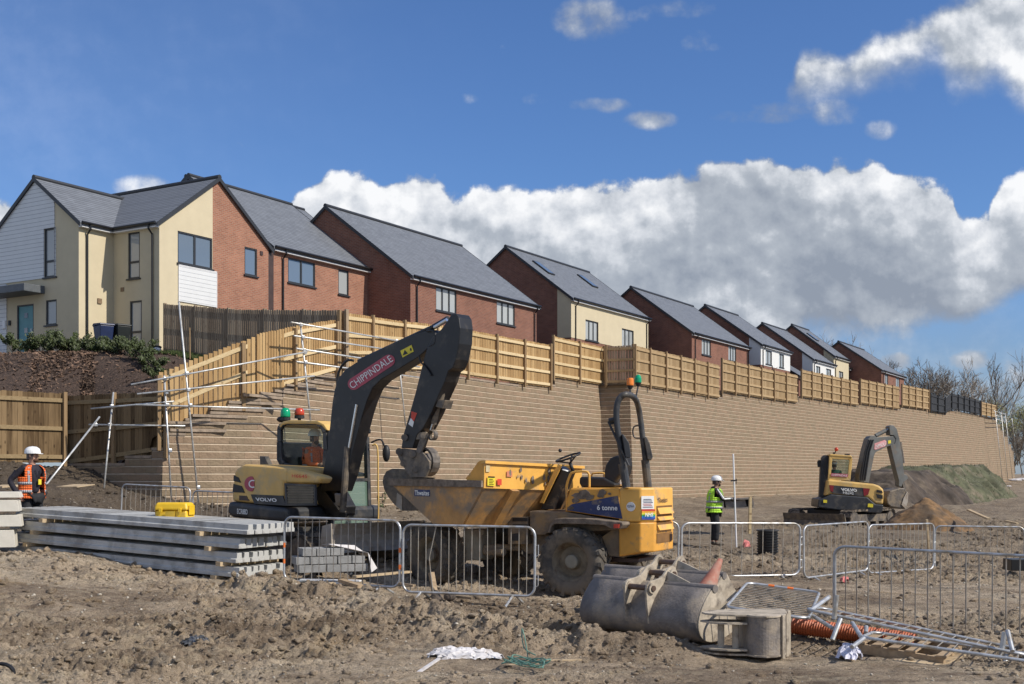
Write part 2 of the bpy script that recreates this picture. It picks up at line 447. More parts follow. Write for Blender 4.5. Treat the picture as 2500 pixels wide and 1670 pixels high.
H2c = curve(px, [(-300,900),(1850,900),(1900,250),(1935,175),(1965,122),(2010,112),(2060,128),(2110,105),(2150,78),(2210,45),(2270,12),(2340,-30),(2500,-60),(2800,-80)])
B2c = curve(px, [(-300,20),(1850,100),(1900,200),(1935,245),(2000,235),(2060,235),(2120,222),(2180,190),(2230,178),(2280,150),(2310,205),(2370,235),(2430,205),(2500,258),(2800,270)])
e2 = M('ADD', M('SUBTRACT', H2c, py), edge)
f2 = M('ADD', M('SUBTRACT', py, B2c), M('MULTIPLY', M('SUBTRACT', n_mid, 0.42), 0.14))
a2 = M('MULTIPLY', SS(e2, 0.0, 0.06), SS(f2, -0.03, 0.10))
# small scattered clouds
sm = None
for (u, v, ru, rv, w) in [(1440,50,110,75,.75),(1660,20,120,35,.6),(1700,100,50,40,.35),(1380,170,40,35,.3),(1590,292,85,30,.8),(1465,256,95,26,.7),(1310,243,60,22,.35),(1840,285,160,26,.65),(1900,268,110,30,.6),(2180,120,90,60,.5),(1560,40,60,26,.4),(1130,240,45,18,.3),(1735,115,45,16,.3),(2145,318,50,34,.6),(2050,270,90,50,.6),(600,352,80,28,.35),(355,452,110,40,.85),(720,375,40,28,.3),(870,262,35,20,.25),(2190,885,70,32,.9),(2370,880,85,38,.9),(2480,905,60,50,.8),(2280,868,160,30,.5),(1210,110,35,40,.2),(60,340,90,40,.15),(2240,800,200,30,.5)]:
    cx = (u-1250)/1000.; cy = (HZ-v)/1000.
    dx = M('MULTIPLY', M('SUBTRACT', px, cx), 1000./ru); dy = M('MULTIPLY', M('SUBTRACT', py, cy), 1000./rv)
    r2 = M('ADD', M('MULTIPLY', dx, dx), M('MULTIPLY', dy, dy))
    q = M('MULTIPLY', SS(r2, 1.3, 0.0), w)
    sm = q if sm is None else M('MAXIMUM', sm, q)
a3 = M('MULTIPLY', SS(M('ADD', M('MULTIPLY', sm, 0.9), M('MULTIPLY', M('SUBTRACT', n_mid, 0.5), 1.6)), 0.25, 1.05), SS(sm, 0.0, 0.15))
# broken cloud added over the unseen rest of the sky to lift ambient light
n_all = NZ(tc.outputs['Generated'], 2.6, 4, 0.55)
far = M('MAXIMUM', SS(M('ABSOLUTE', px), 1.5, 1.9), SS(py, 1.35, 1.8))
beh = M('LESS_THAN', sp.outputs[1], 0.2); far = M('MAXIMUM', far, beh)
a4 = M('MULTIPLY', M('MULTIPLY', SS(n_all, 0.45, 0.62), far), 0.85)
low = SS(py, 0.62, 0.10)   # pale veil low over the horizon
a5 = M('MULTIPLY', low, M('MULTIPLY_ADD', n_mid, 0.7, 0.20))
al = M('MAXIMUM', M('MAXIMUM', a1, a2), M('MAXIMUM', a3, a4)); al = M('MAXIMUM', al, a5); al = M('MAXIMUM', al, M('MULTIPLY', SS(px, 0.1, -1.5), 0.09))
near_top = M('MAXIMUM', M('MULTIPLY', M('SUBTRACT', 1.0, SS(e1, 0.0, 0.30)), a1), M('MULTIPLY', a2, 0.75))
lit = M('ADD', M('MULTIPLY', near_top, 0.55), M('MULTIPLY', relief, 1.5))
lit = M('ADD', lit, M('MULTIPLY', bil, 0.22))
lit = M('ADD', lit, M('MULTIPLY', M('SUBTRACT', n_big, 0.5), 2.0))
lit = M('ADD', lit, M('MULTIPLY', M('SUBTRACT', n_mid, 0.5), 0.35))
lit = M('ADD', lit, M('MULTIPLY', SS(px, 0.3, -0.5), 0.22))
lit = M('ADD', lit, M('MULTIPLY', M('MAXIMUM', a3, a4), 0.25)); lit = M('ADD', lit, 0.16, clamp=True)
cr = N.new('ShaderNodeValToRGB'); L.new(lit, cr.inputs[0])
e = cr.color_ramp.elements; e[0].position = 0.0; e[0].color = (0.26, 0.30, 0.37, 1); e[1].position = 1.0; e[1].color = (0.86, 0.87, 0.89, 1)
q = e.new(0.45); q.color = (0.40, 0.44, 0.50, 1); q = e.new(0.72); q.color = (0.62, 0.65, 0.70, 1)
skys = N.new('ShaderNodeVectorMath'); skys.operation = 'MULTIPLY'; L.new(sky.outputs[0], skys.inputs[0]); skys.inputs[1].default_value = (0.063, 0.084, 0.116)
mx = N.new('ShaderNodeMix'); mx.data_type = 'RGBA'; L.new(al, mx.inputs[0]); L.new(skys.outputs[0], mx.inputs[6]); L.new(cr.outputs[0], mx.inputs[7])
L.new(mx.outputs[2], bg.inputs['Color']); bg.inputs['Strength'].default_value = 1.0

# ================================================================ ground
GCP = []   # ground control points x,y,z
def gc(u, v, D):
    p = P(u, v, D); GCP.append((p.x, p.y, p.z))
for u in (-400, 0, 400, 800, 1250, 1700, 2100, 2500, 2900): GCP.append(((u-1250)/F*10.5, 10.5, 0.0)); GCP.append(((u-1250)/F*6, 6, 0.0))
for a in [(1001,1465,17),(1243,1480,16.8),(1388,1459,18.5),(1100,1440,19.8),(1500,1560,13.6),(1700,1568,13.2),(1790,1605,12.3),(600,1414,18.2),(35,1352,21.2),(-300,1330,21),
          (90,1327,22.5),(-200,1300,23),(1745,1333,30.5),(948,1380,21),(760,1380,21),(550,1370,22.5),(1900,1285,44),(2150,1275,46),(2300,1270,47),(2100,1240,58),(1875,1357,27),(940,1258,39.7),(1200,1245,46),(1640,1232,58),(1900,1214,71),(2475,1175,135),
          (2150,1205,90),(2300,1190,112),(255,1190,30.6),(168,1127,32.6),(0,1120,31),(-300,1118,30.6),(330,1200,30.5),(393,1232,30.6),(460,1256,31.2),(600,1262,32),(100,1180,27.5),(-200,1180,27),(150,1250,24.8),(400,1290,27),(700,1275,33),(1960,1428,19.5),(2120,1415,22),(2310,1420,22.5),(2480,1408,24),(2200,1600,12.0),(2450,1620,11.5),(1655,1410,20.5),(2460,1300,36),(2700,1290,40),(2800,1180,120),(700,1440,17.2),(920,1450,17)]:
    gc(*a)
for x, y, z in [(-40, 60, 1), (0, 200, 2), (80, 200, 2), (120, 140, 1.6), (80, 90, .8), (60, 50, .3), (-60, 40, 2), (30, 30, 0), (20, 20, 0)]: GCP.append((x, y, z))
GA = np.array(GCP)
def base_z(x, y):
    x = np.asarray(x, float); y = np.asarray(y, float)
    # work in a space where depth counts logarithmically, so near points do not rule far ones
    U = x/np.maximum(y, 3)*3.2; V = np.log(np.maximum(y, 3))*3.2
    pu = GA[:, 0]/GA[:, 1]*3.2; pw = np.log(GA[:, 1])*3.2
    num = 0; den = 0
    for i in range(len(GA)):
        w = 1.0/((U-pu[i])**2+(V-pw[i])**2+0.012)**1.6
        num = num+w*GA[i, 2]; den = den+w
    return num/den
def ridge(x, y, a, b, w):   # gaussian ridge along segment a-b
    ax, ay = a; bx, by = b; dx = bx-ax; dy = by-ay; t = np.clip(((x-ax)*dx+(y-ay)*dy)/(dx*dx+dy*dy), 0, 1)
    d = np.hypot(x-ax-t*dx, y-ay-t*dy); return np.exp(-(d/w)**2)
def q2(u, D): return ((u-1250)/F*D, D)
TR_A = q2(985, 15.7); TR_B = q2(1300, 14.4); TR_C = q2(1450, 13.9)
def trench(x, y):
    def seg(a, b):
        ax, ay = a; bx, by = b; dx = bx-ax; dy = by-ay; l = math.hypot(dx, dy); t = np.clip(((x-ax)*dx+(y-ay)*dy)/(l*l), 0, 1)
        return np.hypot(x-ax-t*dx, y-ay-t*dy)
    d = np.minimum(seg(TR_A, TR_B), seg(TR_B, TR_C))
    return d
def ground_z(x, y, fine=True):
    x = np.asarray(x, float); y = np.asarray(y, float)
    z = base_z(x, y)
    near = np.clip((62-y)/20, 0, 1)
    amp = 0.10*np.clip(y/14, 0.6, 3.0)
    z = z+(fbm(x*0.5, y*0.5, 3, 4)-0.5)*amp*0.9
    if fine:
        rough = np.clip(fbm(x*0.35+40, y*0.35, 9, 3)*3.6-1.55, 0.05, 1.2)      # smooth trodden patches and churned ones
        # churned zones known from the photograph
        rough = np.maximum(rough, 1.2*ridge(x, y, q2(560, 16.5), q2(900, 15.2), 1.0))
        rough = np.maximum(rough, 1.1*ridge(x, y, q2(980, 14.2), q2(1230, 12.9), 0.7))
        rough = np.maximum(rough, 1.0*ridge(x, y, q2(60, 11.2), q2(400, 11.0), 0.9))
        rough = np.maximum(rough, 1.0*ridge(x, y, q2(1650, 25), q2(2300, 27), 2.4))
        rough = np.maximum(rough, 1.0*ridge(x, y, q2(1560, 60), q2(1950, 75), 2.0))
        rough = rough*(1-0.85*ridge(x, y, q2(1250, 17.4), q2(1000, 17.3), 1.0))
        rough = rough*(1-0.8*ridge(x, y, q2(2050, 17), q2(2500, 17), 1.6))
        rough = rough*(1-0.9*ridge(x, y, q2(2050, 12.7), q2(2620, 11.6), 1.1))*(1-0.6*ridge(x, y, q2(1450, 14.2), q2(1760, 12.9), 0.8))*(1-0.9*ridge(x, y, q2(1230, 11.6), q2(1420, 11.7), 0.35))*(1-0.7*ridge(x, y, q2(1780, 13.2), q2(1950, 13.0), 0.8))*(1-0.85*ridge(x, y, q2(690, 17.7), q2(1310, 16.7), 0.45))*(1-0.85*ridge(x, y, q2(30, 21.0), q2(600, 18.0), 0.7))*(1-.8*ridge(x, y, q2(2040, 15.3), q2(2500, 13.4), .5))
        c = fbm(x*2.2, y*2.2, 5, 5, 0.62); c2 = np.abs(fbm(x*6, y*6, 23, 4, 0.6)-0.5)*2
        lf = 0.55*np.clip((-x-4.5)/2, 0, 1)*np.clip((y-22)/3, 0, 1); rough = np.maximum(rough, lf)
        c3 = np.abs(fbm(x*5+3, y*5, 37, 4, 0.62)-0.5)*2; c4 = np.abs(fbm(x*13+3, y*13, 41, 3, 0.6)-0.5)*2
        z = z+rough*((c-0.5)*0.34+(0.35-c2)*0.12+(np.maximum(0, .30-c3)-.05)*0.27*near+(np.maximum(0, .3-c4)-.05)*.10*near)
        z = z+(fbm(x*9, y*9, 31, 3)-0.5)*0.035
        # wheel and track ruts running across the yard
        s = (x*0.25+y*0.97); ru = np.sin((s+0.5*fbm(x*0.4, y*0.4, 77, 3))*5.0)
        z = z+ru*0.022*np.clip(fbm(x*0.2+9, y*0.2, 51, 2)*3-1.0, 0, 1)
    # spoil beside the trench, the trench itself
    z = z+0.13*ridge(x, y, q2(900, 14.9), q2(1250, 13.0), 0.42)*(0.6+0.8*fbm(x*3, y*3, 61, 3))
    z = z+0.13*ridge(x, y, q2(620, 16.4), q2(860, 15.5), 0.5)*(0.5+fbm(x*2.5, y*2.5, 62, 3))
    z = z+0.14*ridge(x, y, q2(1420, 12.7), q2(1640, 12.4), 0.35)*(0.6+0.8*fbm(x*4, y*4, 63, 3))
    z = z-0.10*ridge(x, y, q2(2090, 12.6), q2(2360, 12.3), 0.7)
    td = trench(x, y)+(fbm(x*3, y*3, 71, 3)-0.5)*0.25
    deep = np.where(x > TR_B[0]-0.35, 1.0, 0.55)
    z = z-deep*0.60*(1-np.clip((td-0.30)/0.16, 0, 1))
    z = z+0.35*ridge(x, y, q2(1640, 56), q2(1780, 62), 1.2)+0.2*ridge(x, y, q2(900, 37.5), q2(1180, 44), 1.0)
    return z
def gz(x, y):
    return float(ground_z(np.array([x]), np.array([y]), False)[0])
def grid_mesh(name, X, Y, Z, m):
    h, w = X.shape
    co = np.stack([X, Y, Z], -1).reshape(-1, 3)
    i = np.arange(h*w).reshape(h, w)
    q = np.stack([i[:-1, :-1], i[:-1, 1:], i[1:, 1:], i[1:, :-1]], -1).reshape(-1, 4)
    me = bpy.data.meshes.new(name); me.vertices.add(len(co)); me.vertices.foreach_set('co', co.ravel())
    me.loops.add(q.size); me.loops.foreach_set('vertex_index', q.ravel())
    me.polygons.add(len(q)); me.polygons.foreach_set('loop_start', np.arange(0, q.size, 4)); me.polygons.foreach_set('loop_total', np.full(len(q), 4))
    me.update(); me.validate(); me.materials.append(m); me.shade_smooth()
    o = bpy.data.objects.new(name, me); COL.objects.link(o); return o

def mud_mat():
    m = bpy.data.materials.new('mud'); m.use_nodes = True
    nt = m.node_tree; N = nt.nodes; L = nt.links; b = N['Principled BSDF']; b.inputs['Specular IOR Level'].default_value = 0.25
    tc = N.new('ShaderNodeTexCoord'); v = tc.outputs['Object']
    def nz(s, d=8, r=0.6, di=0.0, vv=None):
        n = N.new('ShaderNodeTexNoise'); n.inputs['Scale'].default_value = s; n.inputs['Detail'].default_value = d; n.inputs['Roughness'].default_value = r; n.inputs['Distortion'].default_value = di
        L.new(vv or v, n.inputs['Vector']); return n.outputs['Fac']
    def ramp(x, cols):
        r = N.new('ShaderNodeValToRGB'); L.new(x, r.inputs[0]); e = r.color_ramp.elements
        e[0].position, e[0].color = cols[0][0], (*cols[0][1], 1); e[1].position, e[1].color = cols[-1][0], (*cols[-1][1], 1)
        for p, c in cols[1:-1]:
            q = e.new(p); q.color = (*c, 1)
        return r.outputs[0]
    def mix(f, a, bb, bt='MIX'):
        x = N.new('ShaderNodeMix'); x.data_type = 'RGBA'; x.blend_type = bt
        if isinstance(f, (int, float)): x.inputs[0].default_value = f
        else: L.new(f, x.inputs[0])
        for i, q in ((6, a), (7, bb)):
            if isinstance(q, tuple): x.inputs[i].default_value = (*q, 1)
            else: L.new(q, x.inputs[i])
        return x.outputs[2]
    def mr(x, a, bb, c=0., d=1.):
        n = N.new('ShaderNodeMapRange'); L.new(x, n.inputs[0])
        for i, q in enumerate((a, bb, c, d)): n.inputs[i+1].default_value = q
        return n.outputs[0]
    n1 = nz(0.35, 9, 0.62, 0.3); n2 = nz(2.3, 9, 0.7, 0.4); n3 = nz(11, 8, 0.7)
    c = ramp(n1, [(0.34, (0.27, 0.20, 0.135)), (0.44, (0.45, 0.345, 0.24)), (0.53, (0.64, 0.505, 0.36)), (0.62, (0.76, 0.63, 0.465))])
    c = mix(mr(n2, 0.38, 0.62), mix(0.45, c, (0.11, 0.078, 0.052)), c)
    c = mix(mr(n3, 0.52, 0.68, 0, 0.55), c, (0.66, 0.53, 0.38))
    ms = N.new('ShaderNodeMapping'); ms.inputs['Scale'].default_value = (0.55, 2.6, 1); ms.inputs['Rotation'].default_value = (0, 0, 0.2); L.new(v, ms.inputs['Vector'])
    n5 = nz(1.6, 8, 0.65, 0.2, ms.outputs[0]); c = mix(mr(n5, 0.54, 0.64, 0, 0.6), c, (0.60, 0.49, 0.34)); c = mix(mr(n5, 0.45, 0.36, 0, 0.55), c, (0.17, 0.122, 0.082))
    c = mix(mr(n3, 0.44, 0.34, 0, 0.6), c, (0.10, 0.07, 0.048))
    # yellow clay and grey silt patches
    c = mix(mr(nz(0.8, 6, 0.6, 0.5), 0.60, 0.70, 0, 0.55), c, (0.38, 0.25, 0.11))
    c = mix(mr(nz(0.55, 5, 0.6, 0.5), 0.58, 0.68, 0, 0.6), c, (0.24, 0.21, 0.17))
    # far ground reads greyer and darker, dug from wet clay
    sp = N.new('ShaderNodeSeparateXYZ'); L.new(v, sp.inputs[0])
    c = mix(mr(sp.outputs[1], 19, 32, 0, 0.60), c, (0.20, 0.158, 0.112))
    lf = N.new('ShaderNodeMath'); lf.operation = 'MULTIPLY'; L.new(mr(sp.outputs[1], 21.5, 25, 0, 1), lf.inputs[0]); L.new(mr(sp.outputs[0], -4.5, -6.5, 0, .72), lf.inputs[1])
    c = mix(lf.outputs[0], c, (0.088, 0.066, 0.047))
    # pebbles and brick crumbs
    vo = N.new('ShaderNodeTexVoronoi'); vo.inputs['Scale'].default_value = 26; vo.inputs['Randomness'].default_value = 1; L.new(v, vo.inputs['Vector'])
    wn = N.new('ShaderNodeSeparateColor'); L.new(vo.outputs['Color'], wn.inputs[0])
    keep = N.new('ShaderNodeMath'); keep.operation = 'GREATER_THAN'; keep.inputs[1].default_value = 0.82; L.new(wn.outputs[0], keep.inputs[0])
    near = mr(vo.outputs['Distance'], 0.22, 0.30, 1, 0)
    pf = N.new('ShaderNodeMath'); pf.operation = 'MULTIPLY'; L.new(keep.outputs[0], pf.inputs[0]); L.new(near, pf.inputs[1])
    c = mix(pf.outputs[0], c, ramp(wn.outputs[1], [(0.0, (0.11, 0.085, 0.06)), (0.5, (0.33, 0.28, 0.21)), (0.85, (0.42, 0.37, 0.30)), (1.0, (0.55, 0.52, 0.47))]))
    L.new(c, b.inputs['Base Color'])
    L.new(mr(n2, 0.35, 0.6, 0.62, 0.95), b.inputs['Roughness'])
    h = N.new('ShaderNodeMath'); h.operation = 'MULTIPLY_ADD'; L.new(pf.outputs[0], h.inputs[0]); h.inputs[1].default_value = 0.25
    n4 = nz(17, 9, 0.72, 0.2); L.new(n4, h.inputs[2])
    bp = N.new('ShaderNodeBump'); bp.inputs['Strength'].default_value = 1.0; bp.inputs['Distance'].default_value = 0.09; L.new(h.outputs[0], bp.inputs['Height'])
    b2 = N.new('ShaderNodeBump'); b2.inputs['Strength'].default_value = 0.8; b2.inputs['Distance'].default_value = 0.30; L.new(nz(2.8, 9, 0.7, 0.6), b2.inputs['Height'])
    L.new(b2.outputs[0], bp.inputs['Normal']); L.new(bp.outputs[0], b.inputs['Normal'])
    return m
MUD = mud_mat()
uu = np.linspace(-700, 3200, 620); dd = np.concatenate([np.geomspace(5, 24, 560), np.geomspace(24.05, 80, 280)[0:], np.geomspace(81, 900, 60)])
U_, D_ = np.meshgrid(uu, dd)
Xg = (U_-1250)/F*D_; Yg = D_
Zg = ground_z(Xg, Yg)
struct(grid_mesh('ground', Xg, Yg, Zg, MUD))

# ================================================================ retaining wall
WP = [(393,31.2),(520,31.9),(650,32.9),(740,34.6),(850,37.0),(983,40.6),(1100,43.6),(1250,47.8),(1400,52.4),(1475,55.2)]
WP2 = [(1548,54.7),(1640,58.6),(1800,67.3),(1900,73),(2000,79.3),(2110,87.6),(2225,97.5),(2300,104.6),(2350,110),(2427,121),(2476,129)]
RET = (-0.863, 0.505)
cpt = XY(*WP[0])
LEFT_END = Vector((cpt.x+RET[0]*4.0, cpt.y+RET[1]*4.0, 0))
def wtop1(u):
    pts = [(393,2.5),(425,2.8),(455,3.11),(490,3.26),(536,3.5),(574,3.65),(641,3.9),(700,4.2),(753,4.47),(816,4.8),(900,5.1),(983,5.4),(1060,5.55),(1372,5.62),(1373,6.03),(1475,6.03)]
    return interp(u, pts)
def wtop2(u):
    pts = [(1540,6.03),(1783,6.03),(1784,6.45),(1970,6.45),(1971,6.9),(2108,6.9),(2109,7.15),(2208,7.15),(2209,7.45),(2320,7.4),(2321,7.6),(2340,7.8),(2424,7.8),(2436,7.7),(2452,6.9),(2464,6.0),(2476,4.6)]
    return interp(u, pts)
def interp(u, pts):
    if u <= pts[0][0]: return pts[0][1]
    for (a, b), (c, d) in zip(pts, pts[1:]):
        if u <= c: return b+(d-b)*(u-a)/(c-a) if c > a else d
    return pts[-1][1]
def dens(wp, step=0.9):   # dense polyline of (x,y,u)
    out = []
    for (u0, d0), (u1, d1) in zip(wp, wp[1:]):
        a = XY(u0, d0); b = XY(u1, d1); n = max(1, int((b-a).length/step))
        for i in range(n):
            p = a.lerp(b, i/n); out.append((p.x, p.y, p.x/p.y*F+1250))
    p = XY(*wp[-1]); out.append((p.x, p.y, wp[-1][0])); return out
CO = 0.2
WALLM = brick_mat('split_block', (0.29, 0.205, 0.138), (0.24, 0.185, 0.122), (0.225, 0.165, 0.11), bw=0.44, bh=CO, ms=0.0045, uv=True, bump=0.8, extra=0.20, msmooth=0.3, nsc=2.6)
EDGEM = mat('block_edge', (0.45, 0.36, 0.26), 0.9, var=0.12, scale=4)  # weathered arris, made paler still: sunlit course lines put into the colour
CAPM = mat('wall_cap', (0.30, 0.235, 0.175), 0.9, var=0.2, scale=5, bump=0.5, bscale=25)
BAT = 0.012
def mitres(line, closed=False):
    n = len(line); out = []
    segs = []
    for i in range(n-1):
        d = (Vector(line[i+1][:2])-Vector(line[i][:2])).normalized(); segs.append(Vector((d.y, -d.x)))
    for i in range(n):
        a = segs[max(i-1, 0)]; b = segs[min(i, n-2)]
        out.append((a+b)/(1+a.dot(b)))
    return out
def wall_mesh(name, line, zb, parent):
    """split-faced courses, each set back a little with a chamfered top edge; line = [(x, y, top of the stretch that starts here)]"""
    v = []; f = []; uv = []; edge_f = []; n = len(line); nrm = mitres(line); S = [0]
    for i in range(1, n): S.append(S[-1]+(Vector(line[i][:2])-Vector(line[i-1][:2])).length)
    for i in range(n-1):
        k = int(round((line[i][2]-zb)/CO))
        for c in range(k):
            z0 = zb+c*CO; sb = c*BAT; base = len(v)
            for (off, z) in ((0.0, z0), (0.0, z0+CO-0.032), (0.025, z0+CO), (BAT, z0+CO)):
                for j in (i, i+1):
                    p = Vector(line[j][:2])-nrm[j]*(sb+off); v.append((p.x, p.y, z)); uv.append((S[j], z-zb))
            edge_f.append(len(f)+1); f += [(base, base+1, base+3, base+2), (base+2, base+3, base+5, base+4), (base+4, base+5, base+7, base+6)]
        base = len(v); z = zb+k*CO
        for j in (i, i+1):
            for off in (k*BAT, k*BAT+0.4):
                p = Vector(line[j][:2])-nrm[j]*off; v.append((p.x, p.y, z)); uv.append((S[j], z-zb))
        f.append((base, base+2, base+3, base+1))
        if i < n-2:
            k2 = int(round((line[i+1][2]-zb)/CO)); lo, hi = min(k, k2), max(k, k2)
            for c in range(lo, hi):
                base = len(v)
                for z, off in ((zb+c*CO, c*BAT), (zb+c*CO, c*BAT+0.4), (zb+c*CO+CO, c*BAT+0.4), (zb+c*CO+CO, c*BAT)):
                    p = Vector(line[i+1][:2])-nrm[i+1]*off; v.append((p.x, p.y, z)); uv.append((S[i+1]+off, z-zb))
                f.append((base, base+1, base+2, base+3))
    me = bpy.data.meshes.new(name); me.from_pydata(v, [], f); me.update()
    ul = me.uv_layers.new(name='UVMap')
    for lp in me.loops: ul.data[lp.index].uv = uv[lp.vertex_index]
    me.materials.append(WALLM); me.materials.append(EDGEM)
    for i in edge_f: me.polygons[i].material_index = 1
    o = bpy.data.objects.new(name, me); COL.objects.link(o); o.parent = parent
    return o
wall = thing('retaining_wall', 'long tan split block retaining wall below the timber fences and houses', 'wall', (0, 0, 0))
l1 = dens(WP[:5], 0.5)[:-1]+dens(WP[4:]); l2 = dens(WP2, 1.4)
ZB = -0.1
rt = lambda u: interp(u, [(170, 2.1), (290, 2.15), (330, 2.35), (393, 2.5)])
full = []
for i in range(8):
    p = LEFT_END.lerp(cpt, i/8); full.append((p.x, p.y, rt(170+223*i/8)))
for i in range(len(l1)-1): full.append((l1[i][0], l1[i][1], wtop1((l1[i][2]+l1[i+1][2])/2)))
full.append((l1[-1][0], l1[-1][1], 6.03))
for i in range(len(l2)-1): full.append((l2[i][0], l2[i][1], wtop2((l2[i][2]+l2[i+1][2])/2)))
e0 = Vector(l2[-1][:2]); ed = Vector((0.45, 1)).normalized()
full.append((e0.x, e0.y, 4.6)); full.append((e0.x+ed.x*8, e0.y+ed.y*8, 4.6))
wall_mesh('wall_face', full, ZB, wall)
# coping slabs, one run per level
def caps(line, name='coping', over=0.03):
    mb = MB(); n = len(line); nrm = mitres(line)
    for i in range(n-1):
        k = round((line[i][2]-ZB)/CO); z = ZB+k*CO
        a = Vector(line[i][:2]); b = Vector(line[i+1][:2])
        q = [a+nrm[i]*(over-k*BAT), b+nrm[i+1]*(over-k*BAT), b-nrm[i+1]*(k*BAT+0.3), a-nrm[i]*(k*BAT+0.3)]
        mb.hexa([(*p, z+.003) for p in q]+[(*p, z+.075) for p in q])
    return mb.build(name, CAPM, wall)
caps(full)
# long coping stubs that stick out below each step of the rising part
mb = MB()
for i in range(len(l1)-1):
    u = l1[i][2]
    if u > 830: break
    k0 = round((wtop1((l1[i][2]+l1[i+1][2])/2)-ZB)/CO); k1 = round((wtop1((l1[i+1][2]+l1[i+2][2])/2)-ZB)/CO)
    if k1 > k0:
        a = Vector(l1[i+1][:2]); d = (Vector(l1[i+2][:2])-a).normalized(); q = Vector((d.y, -d.x))
        for kk in range(k0, k1):
            z = ZB+kk*CO+CO*0.5; o1 = q*(0.04-kk*BAT)
            b = a+d*1.1; a2 = a-d*0.5
            mb.hexa([(*(a2+o1-q*.2), z+.01), (*(a2+o1), z+.01), (*(b+o1), z+.01), (*(b+o1-q*.2), z+.01), (*(a2+o1-q*.2), z+.085), (*(a2+o1), z+.085), (*(b+o1), z+.085), (*(b+o1-q*.2), z+.085)])
mb.build('step_coping', CAPM, wall)
# ================================================================ upper ground behind the wall
BARK = mat('mulch', (0.055, 0.034, 0.024), 0.95, var=0.5, scale=14, bump=1.0, bscale=30, dirt=(0.16, 0.11, 0.08), dirt_amt=0.28, dirt_scale=18)
GRASSM = mat('grass_green', (0.06, 0.085, 0.022), 0.9, var=0.4, scale=5, bump=0.8, bscale=60)
TH = math.atan2(0.856, 0.517); FX = Vector((math.cos(TH), math.sin(TH), 0)); GX = Vector((-math.sin(TH), math.cos(TH), 0))
UCP = []
for u, D, z in [(389,45,6.45),(250,46.5,6.6),(50,47,6.65),(-200,47,6.7),(-500,47,6.7),(250,43.5,6.35),(60,44,6.35),(-200,44,6.3),(420,43.5,6.2),(620,41,5.4),(840,37.4,5.0),(1000,54,6.1),(1300,64,6.5),(1394,70,7.1),(1689,80,6.5),(1857,91,6.8),(1984,103,6.8),(2035,110,7.2),(2152,114,7),(2300,140,6.5),(2450,170,5.5),(600,60,7),(1000,90,8),(1600,130,8),(2100,160,8),(2600,200,5),(420,38,4.6),(200,38,4.4),(0,38,4.3),(-300,38,4.2)]:
    p = XY(u, D); UCP.append((p.x, p.y, z))
UA = np.array(UCP)
def up_z(x, y):
    U = x/y*3.2; V = np.log(y)*3.2; num = 0; den = 0
    for a in UA:
        w = 1/((U-a[0]/a[1]*3.2)**2+(V-math.log(a[1])*3.2)**2+0.01)**1.7
        num = num+w*a[2]; den = den+w
    return num/den
fr = []
for u, D in ((-900, 29), (-500, 29.8), (-200, 30.8), (0, 31.75), (168, 33.3)): p = XY(u, D); fr.append((p.x, p.y, 2.2))
for i in range(2, 8): fr.append((full[i][0]-.1, full[i][1]+0.35, full[i][2]-0.1))
for i in range(8, len(full)-1):
    fr.append((full[i][0]-0.32, full[i][1]+0.30, round((full[i][2]-ZB)/CO)*CO+ZB-0.07))
fr.append((full[-1][0]-.4, full[-1][1]+.3, 4.4))
# merge to smooth monotone front line
fr = np.array(fr)
T = np.concatenate([np.linspace(0, 14, 50), np.geomspace(14.6, 160, 24)])
dirb = np.array([-0.30, 0.954])
Xu = fr[:, 0][None, :]+T[:, None]*dirb[0]; Yu = fr[:, 1][None, :]+T[:, None]*dirb[1]
k = np.clip(T/9.0, 0, 1)[:, None]; k = k*k*(3-2*k)
Zu = fr[:, 2][None, :]*(1-k)+up_z(Xu, Yu)*k
Zu = Zu+(fbm(Xu*1.2, Yu*1.2, 7, 4)-0.5)*0.28*np.clip(T/1.5, 0, 1)[:, None]
struct(grid_mesh('mulch_slope', Xu, Yu, Zu, BARK))
def upz(x, y):   # nearest height on the upper sheet
    d = (Xu-x)**2+(Yu-y)**2; i = np.unravel_index(np.argmin(d), d.shape); return float(Zu[i])
# lawn beside the corner house
gx, gy = [], []
LA = [XY(318, 44.2), XY(455, 41.2), XY(560, 40.6), XY(400, 46.2), XY(300, 46.6)]
S_ = np.linspace(0, 1, 30)
a0 = np.array([XY(330, 44.6)[:2], XY(640, 38.6)[:2]]); a1 = np.array([XY(290, 46.6)[:2], XY(660, 39.9)[:2]])
e_0 = a0[0]+(a0[1]-a0[0])*S_[:, None]; e_1 = a1[0]+(a1[1]-a1[0])*S_[:, None]
Xl = e_0[:, 0][:, None]*(1-S_)+e_1[:, 0][:, None]*S_; Yl = e_0[:, 1][:, None]*(1-S_)+e_1[:, 1][:, None]*S_
Zl = np.array([[upz(Xl[i, j], Yl[i, j]) for j in range(30)] for i in range(30)])+0.07
struct(grid_mesh('lawn', Xl, Yl, Zl, GRASSM))

